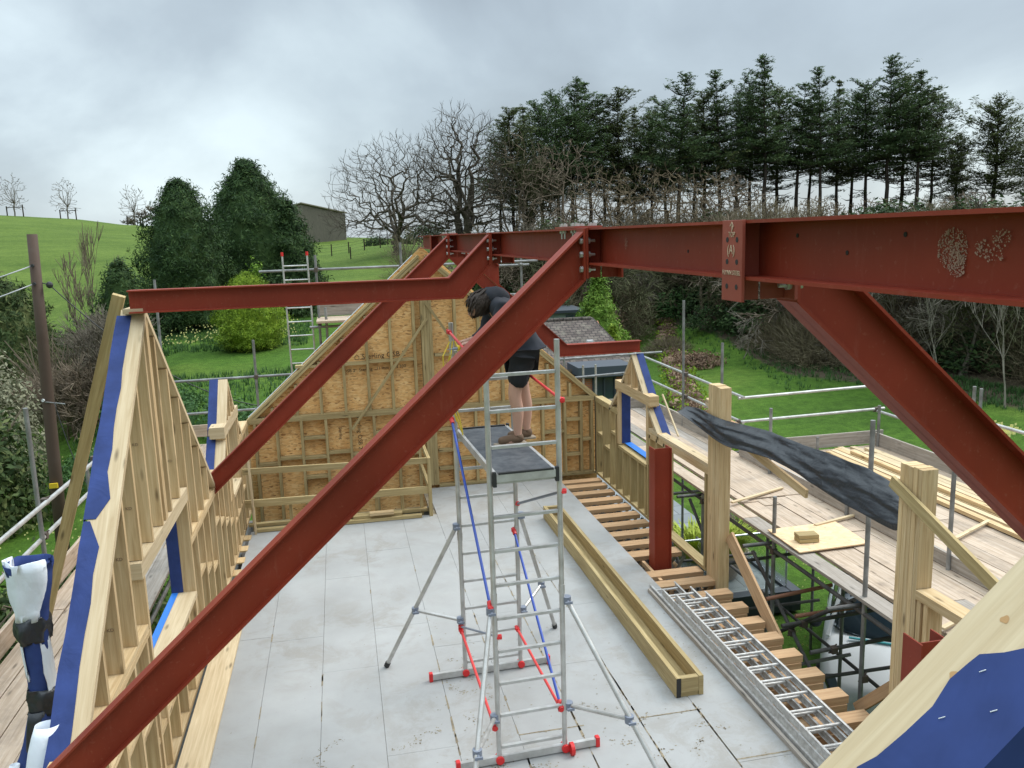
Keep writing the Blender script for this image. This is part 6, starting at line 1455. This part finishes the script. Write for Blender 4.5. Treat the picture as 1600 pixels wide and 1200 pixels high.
def conifer(name, label, loc, H, W, seed, m_='yew_leaf', n=2600, size=.17, shape=1.0, lumps=26, trunkm='bark_red', low=.05, form='egg'):
    rng = random.Random(seed); root = thing(name, label, 'tree', loc); o = Vector(loc); mb = MB()
    mb.path([o+Vector((0, 0, -.2)), o+Vector((.1, 0, H*.5)), o+Vector((0, 0, H*.95))], [W*.045, W*.03, .03], 8)
    mb.path([o+Vector((0, 0, .1)), o+Vector((W*.10, -.1, H*.16)), o+Vector((W*.2, 0, H*.4))], [W*.035, W*.025, .03], 6); mb.build('trunk', trunkm, root, smooth=True)
    L = [(rng.uniform(0, 6.28), rng.uniform(low, .95), rng.uniform(.75, 1.12)) for _ in range(lumps)]
    def prof2(t):
        T = dict(egg=[.93, 1, 1.02, 1.02, 1, .97, .88, .77, .62, .42, .1], cone=[.9, 1, .97, .9, .8, .68, .54, .40, .26, .14, .03], full=[.9, 1, 1.02, 1.02, 1, .95, .86, .72, .50, .28, .06], ball=[.55, .86, .98, 1, .99, .95, .88, .77, .62, .42, .05])[form]
        i = min(9, int(t*10)); return (T[i]+(T[i+1]-T[i])*(t*10-i))*shape
    mb = MB(); m0 = 14; c = []
    for q in range(13):
        t = low+(.97-low)*q/12
        for j in range(m0): mb.v.append(o+Vector((math.cos(6.283*j/m0)*W/2*prof2(t)*.74, math.sin(6.283*j/m0)*W/2*prof2(t)*.74, t*H)))
    for q in range(12):
        for j in range(m0): k = (j+1) % m0; mb.face((q*m0+j, q*m0+k, (q+1)*m0+k, (q+1)*m0+j))
    for i in range(n):
        t = low+(1-low)*rng.random()**1.15; a = rng.uniform(0, 6.28); r = W/2*prof2(t)
        k = 1.0
        for (la, lt, ls) in L:
            da = abs((a-la+math.pi) % (2*math.pi)-math.pi); dd = (da/.5)**2+((t-lt)/.09)**2
            if dd < 1: k = max(k*(1+(ls-.9)*.0), .82+.30*(1-dd)*ls)
        k2 = k*(.84 if k == 1.0 else 1)*rng.uniform(.74, 1.02)*(1+.22*mnoise.noise(Vector((math.cos(a)*1.6, math.sin(a)*1.6, t*5+seed)))); k2 *= 1.10 if rng.random() < .06 else 1
        p = o+Vector((math.cos(a)*r*k2, math.sin(a)*r*k2, t*H)); c.append(p)
    for i in range(int(n*.035)):
        t = low+(1-low)*rng.random(); a = rng.uniform(0, 6.28); r = W/2*prof2(t)*rng.uniform(.92, 1.04); L = rng.uniform(.18, .42)*(H/8)*(1 if size > .07 else .35); d = Vector((math.cos(a), math.sin(a), rng.uniform(-.1, .9))).normalized(); b0 = o+Vector((math.cos(a)*r, math.sin(a)*r, t*H))
        for q in range(5): c.append(b0+d*L*q/4)
    for p in c:
        out = Vector((p.x-o.x, p.y-o.y, .3)).normalized()
        for j in range(6):
            q = p+Vector((rng.gauss(0, 1), rng.gauss(0, 1), rng.gauss(0, 1)))*size*1.1
            nn = (out+Vector((rng.uniform(-1, 1), rng.uniform(-1, 1), rng.uniform(-.6, 1)))*.8).normalized(); _, u, s = frame_of(nn); aa = rng.uniform(0, 6.28); U = u*math.cos(aa)+s*math.sin(aa); S = nn.cross(U); kk = size*rng.uniform(.5, 1.2)
            mb.quad(q-U*kk*1.2, q-S*kk*.28, q+U*kk*1.2, q+S*kk*.28)
    mb.build('crown', m_, root, fixn=False); return root
def G(x, y): return (x, y, gz(x, y))
conifer('yew_tree', 'broad dark green conifer with forked trunk, left one of the big pair', G(-7.5, 45), 7.3, 4.4, 71, n=5200, size=.10)
conifer('cypress_tree', 'taller dark feathery conifer, right one of the big pair', G(-4.6, 50), 8.3, 6.4, 72, n=6600, size=.115, form='full')
conifer('cypress_tree', 'dark pointed conifer shoulder standing just in front of the barn', G(-2.5, 49), 6.0, 3.9, 73, n=3400, size=.11, form='cone')
conifer('golden_conifer', 'round bright yellow green garden conifer with a small upright tip', G(-3.85, 38), 3.3, 3.1, 74, 'gold_leaf', n=4600, size=.055, low=.0, shape=1.0, lumps=60, form='ball')
random.seed(75)
o_ = G(-3.45, 38); mb = MB(); rng = random.Random(6); leafquads(mb, [Vector((o_[0], 38, o_[2]+2.7+.15*k)) for k in range(7)], 45, .26, .06, rng, flat=1); tag(mb.build('conifer_tip', 'larch_leaf', fixn=False), 'small bright green upright tip growing above the round golden conifer', 'plant')
conifer('dark_conifer', 'small dark conifer with bare grey twigs, behind the twiggy shrub on the left', G(-8.0, 34), 4.6, 2.3, 76, 'yew_leaf', n=1800, size=.08, lumps=12)
conifer('golden_hedge_tree', 'dark yellowish conifer at the left edge behind the telegraph pole', G(-12.3, 34), 5.2, 4.6, 77, 'rhodo_leaf', n=3000, size=.11)
conifer('larch_tree', 'bright fresh green conifer with level branches beside the tiled roof', G(12.0, 38), 5.0, 3.4, 78, 'larch_leaf', n=1900, size=.10, lumps=40, form='cone')
conifer('larch_tree', 'lower bright yellow green conifer bough overlapping the right end of the tiled roof', G(11.9, 35.5), 2.9, 1.9, 79, 'gold_leaf', n=900, size=.07, lumps=20, form='cone')

def shrub(name, label, loc, rx, ry, rz, seed, m_, n=900, size=.09, stems=10, cat='shrub', group=None, open_=0.0, twig='bark_brown'):
    rng = random.Random(seed); root = thing(name, label, cat, loc, group); o = Vector(loc)
    mb = MB()
    for i in range(stems):
        a = rng.uniform(0, 6.28); q = rng.uniform(.2, .9); e = o+Vector((math.cos(a)*rx*q, math.sin(a)*ry*q, rz*rng.uniform(.7, 1.0))); m1 = o.lerp(e, .5)+Vector((rng.uniform(-.2, .2)*rx, rng.uniform(-.2, .2)*ry, .1)); mb.path([o, m1, e], [.05, .03, .012], 4)
    if stems: mb.build('stems', twig, root, fixn=False)
    mb = MB(); lumps = [Vector((rng.gauss(0, .5), rng.gauss(0, .5), rng.uniform(.0, .75))) for _ in range(12)]
    for i in range(n):
        v = Vector((rng.gauss(0, 1), rng.gauss(0, 1), abs(rng.gauss(0, 1)))).normalized()*rng.uniform(.62-open_, 1.0)
        v = v*(1+.16*mnoise.noise(v*2.6+Vector((seed, 0, 0))))
        p = o+Vector((v.x*rx, v.y*ry, v.z*rz))
        for j in range(4):
            q = p+Vector((rng.gauss(0, 1), rng.gauss(0, 1), rng.gauss(0, 1)))*size*1.1; nn = (v+Vector((rng.uniform(-1, 1), rng.uniform(-1, 1), rng.uniform(-.5, 1)))).normalized(); _, u, s = frame_of(nn); a = rng.uniform(0, 6.28); U = u*math.cos(a)+s*math.sin(a); S = nn.cross(U); kk = size*rng.uniform(.5, 1.2)
            if m_ == 'twig_brown': U = (U+v*1.2+Vector((0, 0, .5))).normalized(); mb.quad(q-U*kk*3.6, q-S*kk*.11, q+U*kk*3.6, q+S*kk*.11)
            else: mb.quad(q-U*kk, q-S*kk*.45, q+U*kk, q+S*kk*.45)
    mb.build('foliage', m_, root, fixn=False); return root
def twiggy(name, label, loc, H, W, seed, m_='bark_brown', leafm=None, lv=4, stems=7, minr=.012):
    return baretree(name, label, loc, H, seed, .06, lv, .6, .1, m_, stems=stems, width=W, first=.4, minr=minr, kids=(4, 5), leaf_m=leafm)
shrub('round_shrub', 'rounded grey green clipped shrub at the left edge below the pole top', G(-9.9, 24.5), 2.0, 2.0, 4.2, 81, 'grey_leaf', n=2600, size=.075)
shrub('rhododendron', 'large dark glossy rhododendron at the left edge', G(-9.0, 21.5), 1.9, 1.8, 3.3, 82, 'rhodo_leaf', n=1500, size=.11)
shrub('rhododendron', 'low rhododendron with pale new leaves along the foot of the left scaffold', G(-5.0, 15.2), 1.7, 2.2, 1.25, 83, 'rhodo_leaf', n=1300, size=.08)
shrub('rhododendron', 'leafy bush below the left guard tubes by the pole foot', G(-6.6, 13.2), 1.9, 1.9, 1.35, 84, 'rhodo_leaf', n=1200, size=.08)
shrub('rhododendron', 'leafy bush at the left edge beside the tied membrane bundle', G(-5.0, 9.5), 1.3, 2.2, 1.6, 85, 'rhodo_leaf', n=1200, size=.07)
shrub('twiggy_shrub', 'big brown twiggy shrub behind the telegraph pole', G(-8.9, 30), 2.5, 1.6, 3.3, 86, 'twig_brown', n=3200, size=.05, stems=40, open_=.35)
twiggy('twiggy_bush', 'bare grey twigged bush in front of the small dark conifer', G(-7.6, 31), 3.6, 3.2, 87, 'bark_grey')
twiggy('twiggy_bush', 'curving pale branches inside the big brown shrub', G(-8.7, 29), 2.9, 3.6, 88, 'bark_brown')
for i, (px, d, H, sd) in enumerate(((105, 46, 5.2, 91), (128, 50, 6.2, 92), (142, 44, 5.2, 93), (160, 48, 4.2, 94))):
    x, y = at_px(px, d); baretree('thin_sapling', '%s thin bare sapling from the left against the green field' % ORD[i], G(x, y), H, sd, .06, 3, .3, .4, 'bark_brown', width=1.7, minr=.018, first=.5, kids=(4, 5), group='thin saplings against the field')
shrub('low_shrub', 'low dark hedge shrub below the saplings', G(-11.0, 40), 2.6, 1.2, 2.2, 95, 'ivy_leaf', n=900, size=.11)
shrub('low_shrub', 'low dark leafy shrub under the broad conifer', G(-9.2, 44), 2.3, 1.2, 1.7, 96, 'ivy_leaf', n=900, size=.1)
shrub('low_shrub', 'dark undergrowth below the taller conifer', G(-4.4, 47), 3.6, 1.3, 2.3, 97, 'ivy_leaf', n=1300, size=.12)
shrub('low_shrub', 'bare brown bush at the foot of the oak behind the scaffold post', G(5.0, 62), 2.2, 1.5, 3.4, 98, 'twig_brown', n=1200, size=.07, open_=.3, stems=20)
shrub('low_shrub', 'small dark bush on the field skyline left of the oak', G(4.6, 96), 1.6, 1.0, 1.1, 99, 'ivy_leaf', n=260, size=.14)
shrub('low_shrub', 'dark green bush on the skyline just right of the oak trunk', G(9.8, 92), 3.4, 1.5, 2.4, 100, 'ivy_leaf', n=600, size=.17)
for i, (x, y, W, H) in enumerate(((-5.8, 27, 1.7, .9), (-4.0, 24.5, 1.8, .9), (-2.0, 23.5, 1.9, .8), (-.3, 24.5, 1.6, .8), (-6.3, 23.2, 1.6, .8))):
    shrub('ground_plant', '%s leafy ground plant from the left on the bank behind the small dormer' % ORD[i], G(x, y), W, 1.2, H, 110+i, 'daffodil_leaf', n=700, size=.07, cat='plant', group='leafy plants on the bank', stems=0)
# daffodils / long grass (uncountable)
mb = MB(); rng = random.Random(7)
def tuft(x, y, h, n, s=.02):
    z = gz(x, y)
    for i in range(n):
        a = rng.uniform(0, 6.28); d = Vector((math.cos(a), math.sin(a), 0)); p = Vector((x, y, z))+d*rng.uniform(0, .15); q = p+d*h*.3+Vector((0, 0, h*rng.uniform(.6, 1))); sd = Vector((-d.y, d.x, 0))*s; mb.tri(p-sd, p+sd, q)
for i in range(1500):
    t = rng.random(); x = rng.uniform(-8.5, -1.5); y = rng.uniform(38, 45) if rng.random() < .7 else rng.uniform(27, 32); tuft(x, y, .24, 5, .02)
for i in range(1200):
    px = rng.uniform(1030, 1620); az = math.atan((px-800)/1306.5)+YAW; azd = math.degrees(az); edge = 48 if azd < 18.5 else 60 if azd < 20 else (60-(azd-20)*2.0 if azd < 30 else 40-(azd-30)*.35)
    r = edge-rng.random()**2*(6 if azd < 32 else 3.2)+2.5; tuft(r*math.sin(az), r*math.cos(az), .24, 5, .022)
tag(mb.build('long_grass', 'daffodil_leaf', fixn=False), 'long dark tufts of bulb leaves at the shaded lawn edges', 'grass', kind='stuff')
mb = MB()
def flower(x, y, h=.36, s=.035):
    z = gz(x, y)+h; p = Vector((x, y, z)); mb.quad(p+Vector((-s, 0, -s)), p+Vector((s, 0, -s*.6)), p+Vector((s*.7, 0, s)), p+Vector((-s, .01, s*.8)))
for i in range(260): flower(rng.uniform(-8.0, -2), rng.uniform(38.5, 44), s=.03)
for i in range(420):
    px = rng.gauss(1555, 28); az = math.atan((px-800)/1306.5)+YAW; r = 31.3+rng.gauss(0, .35); flower(r*math.sin(az), r*math.cos(az), .3, .045)
for i in range(500):
    x = rng.uniform(5.5, 10); y = rng.uniform(11.5, 19); flower(x+1, y, .03, .012)
for i in range(200): flower(rng.uniform(-8.5, -5), rng.uniform(19, 28), .12, .02)
tag(mb.build('daffodils', 'daffodil_flower', fixn=False), 'pale yellow daffodil flowers scattered along the shaded lawn edges', 'flowers', kind='stuff')
# lawn edge bushes and woodland understory
us = []
rng = random.Random(77)
protoB = [shrub('ivy_bush', '', (0, 0, 0), 2.2, 1.9, 2.6, 120, 'ivy_leaf', n=750, size=.15, stems=6), shrub('brown_bush', '', (0, 0, 0), 2.3, 1.9, 2.8, 121, 'twig_brown', n=1500, size=.10, stems=24, open_=.4), shrub('bramble_bush', '', (0, 0, 0), 2.1, 1.8, 2.0, 122, 'heather', n=750, size=.09, stems=16, open_=.3)]
protoT = [baretree('understory_tree', '', (0, 0, 0), 7, 130, .16, 5, .75, .05, 'bark_brown', stems=3, width=7, first=.28, minr=.022, kids=(3, 4)), baretree('understory_tree', '', (0, 0, 0), 7, 131, .14, 5, .85, .0, 'bark_ivy', stems=4, width=8, first=.26, minr=.022, kids=(3, 4), droop=.03), baretree('understory_tree', '', (0, 0, 0), 7, 132, .14, 5, .7, .0, 'bark_grey', stems=2, width=7.5, first=.3, minr=.02, kids=(3, 4), droop=.02)]
flag = {}
def place(src, key, x, y, s, rot, label, cat, group, sink=.15):
    o = src if key not in flag else copy_tree(src); flag[key] = 1
    o.location = (x, y, gz(x, y)-sink); o.scale = (s[0], s[0], s[1]); o.rotation_euler = (0, 0, rot); tag(o, label, cat, group); return o
nb = 0
for row, (dr, cnt) in enumerate(((0, 26), (5, 24), (10, 22), (16, 22), (22, 22))):
    for i in range(cnt):
        px = 870+(1700-870)*(i+rng.uniform(.1, .9))/cnt; az = math.atan((px-800)/1306.5)+YAW; azd = math.degrees(az)
        edge = 48 if azd < 18.5 else 60 if azd < 20 else (60-(azd-20)*2.0 if azd < 30 else 40-(azd-30)*.35)
        r = edge+5.0+dr+rng.uniform(-1, 2); k = rng.choice([0, 1, 1, 1, 2]) if row < 3 else rng.choice([0, 1, 1]); s = rng.uniform(.7, 1.15)*(1+.12*row)
        place(protoB[k], 'b%d' % k, r*math.sin(az), r*math.cos(az), (s*1.15, s*rng.uniform(.7, 1.05)), rng.uniform(0, 6.28), '%s, %s from left in the %s undergrowth row on the bank' % (['dark ivy bush', 'brown twiggy bush', 'bramble bush'][k], ORD[i], ['nearest', 'second', 'third', 'fourth', 'farthest'][row]), 'bush', 'undergrowth bushes on the wood bank'); nb += 1
for row, (dr, cnt) in enumerate(((2, 17), (7, 16), (13, 15), (19, 12))):
    for i in range(cnt):
        px = 860+(1680-860)*(i+rng.uniform(.1, .9))/cnt; az = math.atan((px-800)/1306.5)+YAW; azd = math.degrees(az)
        edge = 48 if azd < 18.5 else 60 if azd < 20 else (60-(azd-20)*2.0 if azd < 30 else 40-(azd-30)*.35)
        r = edge+2+dr+rng.uniform(-1, 2); k = rng.choice([0, 1, 2]); z = gz(r*math.sin(az), r*math.cos(az)); hmax = (5.0-z)/7 if px > 1180 else (5.5-z)/7
        s = max(.45, min(1.1, hmax))*rng.uniform(.85, 1.0)
        place(protoT[k], 't%d' % k, r*math.sin(az), r*math.cos(az), (s*1.1, s), rng.uniform(0, 6.28), 'leafless understory tree, %s from left in the %s row on the bank' % (ORD[i], ['nearest', 'second', 'third', 'farthest'][row]), 'tree', 'leafless understory trees on the wood bank')
for i, (px, d, sc) in enumerate(((770, 44, 1.0), (800, 40, 1.1), (828, 45, 1.2), (850, 41, 1.0), (785, 52, 1.4), (835, 54, 1.5), (868, 48, 1.3), (900, 52, 1.5), (925, 46, 1.2), (955, 50, 1.3), (750, 50, 1.1), (1000, 56, 1.0), (980, 60, 1.4))):
    x, y = at_px(px, d); k = (0, 1, 0, 2, 1)[i % 5]
    place(protoB[k], 'b%d' % k, x, y, (sc, sc*1.05), i*1.3, '%s, %s in the hedge row between the gable and the tiled house' % (['dark ivy bush', 'brown twiggy bush', 'bramble bush'][k], ORD[i]), 'bush', 'bushes behind the gable and the tiled house')
for i, (px, d, sc) in enumerate(((775, 49, .8), (812, 50, .9), (850, 52, .85), (890, 56, .9), (940, 55, .8), (975, 52, .75))):
    x, y = at_px(px, d); place(protoT[i % 3], 't%d' % (i % 3), x, y, (sc, sc), i*2.2, 'leafless tree, %s from left in the row behind the gable and tiled house' % ORD[i], 'tree', 'leafless trees behind the gable')
# willow, birches, dark trunk
x, y = at_px(1487, 32); baretree('willow_tree', 'yellowish weeping young willow at the wood edge on the right', G(x, y), 4.6, 141, .10, 5, .7, -.25, 'twig_brown', width=3.0, first=.5, minr=.012, kids=(4, 5), droop=.16)
x, y = at_px(1531, 33); baretree('dark_tree', 'leaning dark forked tree trunk right of the yellowish willow', G(x, y), 7.0, 142, .2, 4, .5, .1, 'bark_dark', width=4.5, first=.5, minr=.02)
x, y = at_px(1478, 29); baretree('birch_tree', 'slim pale birch sapling in front of the willow', G(x, y), 4.2, 143, .05, 3, .4, .3, 'bark_pale', width=1.4, first=.7, minr=.01)
x, y = at_px(1590, 26); baretree('birch_tree', 'slim pale birch sapling standing in the daffodils near the right edge', G(x, y), 5.6, 144, .05, 4, .4, .3, 'bark_pale', width=2.2, first=.6, minr=.01)
for i, (px, d, W, H, m_) in enumerate(((1118, 46, 2.0, 1.5, 'ivy_leaf'), (1068, 52, 2.4, 2.0, 'daffodil_leaf'), (1045, 44, 1.5, .9, 'twig_brown'), (1090, 39, 1.6, .8, 'heather'))):
    x, y = at_px(px, d); shrub('lawn_shrub', ['dark green bush on the upper lawn', 'leafy green bush by the garden gate', 'tawny grass clump on the lawn near the rockery', 'brown heathery bush on the lawn beside the rockery'][i], G(x, y), W, 1.2, H, 150+i, m_, n=600, size=.09)
# heather topped rockery bank
RB = [(22.5, 56), (18.5, 45), (15.6, 37), (13.2, 30), (11.3, 24.5), (9.9, 20.0), (9.0, 17.0)]
mb = MB(); rng = random.Random(12)
for i in range(2600):
    t = rng.random()*(len(RB)-1); k = int(t); a = Vector((*RB[k], 0)).lerp(Vector((*RB[min(k+1, len(RB)-1)], 0)), t-k); w_ = .55*rng.gauss(0, .55); px_ = a.x+w_; z = gz(px_, a.y)+max(.05, .55-abs(w_)*.4)*rng.uniform(.3, 1)
    leafquads(mb, [Vector((px_, a.y, z-.08))], 5, .18, .06, rng)
rkt = thing('rockery_bank', 'long low rockery bank of brown heather running between the terrace and the lawn', 'rockery', (13, 30, -2.8)); mb.build('heather', 'heather', rkt, fixn=False)
mb = MB()
for k in range(len(RB)-1):
    a = Vector((*RB[k], 0)); b = Vector((*RB[k+1], 0)); n = int((b-a).length/.7)
    for j in range(n):
        p = a.lerp(b, j/n); z = gz(p.x, p.y); mb.sphere((p.x+rng.uniform(-.5, .5), p.y, z+.1), .42, 7, 5, (1, 1, rng.uniform(.5, .8)))
mb.build('stones', 'heather', rkt, fixn=False)
mb = MB(); rng = random.Random(15)
for i in range(500):
    t = rng.random()*(len(RB)-1); k = int(t); a = Vector((*RB[k], 0)).lerp(Vector((*RB[min(k+1, len(RB)-1)], 0)), t-k); leafquads(mb, [Vector((a.x+rng.uniform(-.9, .9), a.y, gz(a.x, a.y)+.35))], 5, .2, .07, rng)
mb.build('green_plants', 'gold_leaf', rkt, fixn=False)
one('garden_gate', lambda mb: [mb.beam((24.6, 55, gz(24.6, 55)+.3+.28*k), (25.9, 54.6, gz(24.6, 55)+.3+.28*k), .04, .10) for k in range(5)]+[mb.beam((25.95, 54.6, gz(25, 55)-.1), (25.95, 54.6, gz(25, 55)+2.1), .14, .14, up=(0, 1, 0)), mb.beam((24.55, 55, gz(25, 55)-.1), (24.55, 55, gz(25, 55)+1.6), .12, .12, up=(0, 1, 0)), mb.beam((24.6, 54.98, gz(24.6, 55)+.3), (25.9, 54.58, gz(24.6, 55)+1.45), .03, .08)], 'wood_treated', 'small slatted timber gate at the top of the rockery path', 'gate', (25, 55, -2))
# backdrop wood far behind, beyond the bank crest
for o in list(bpy.data.objects):
    if o.get('label') == '': print('EMPTY LABEL', o.name)
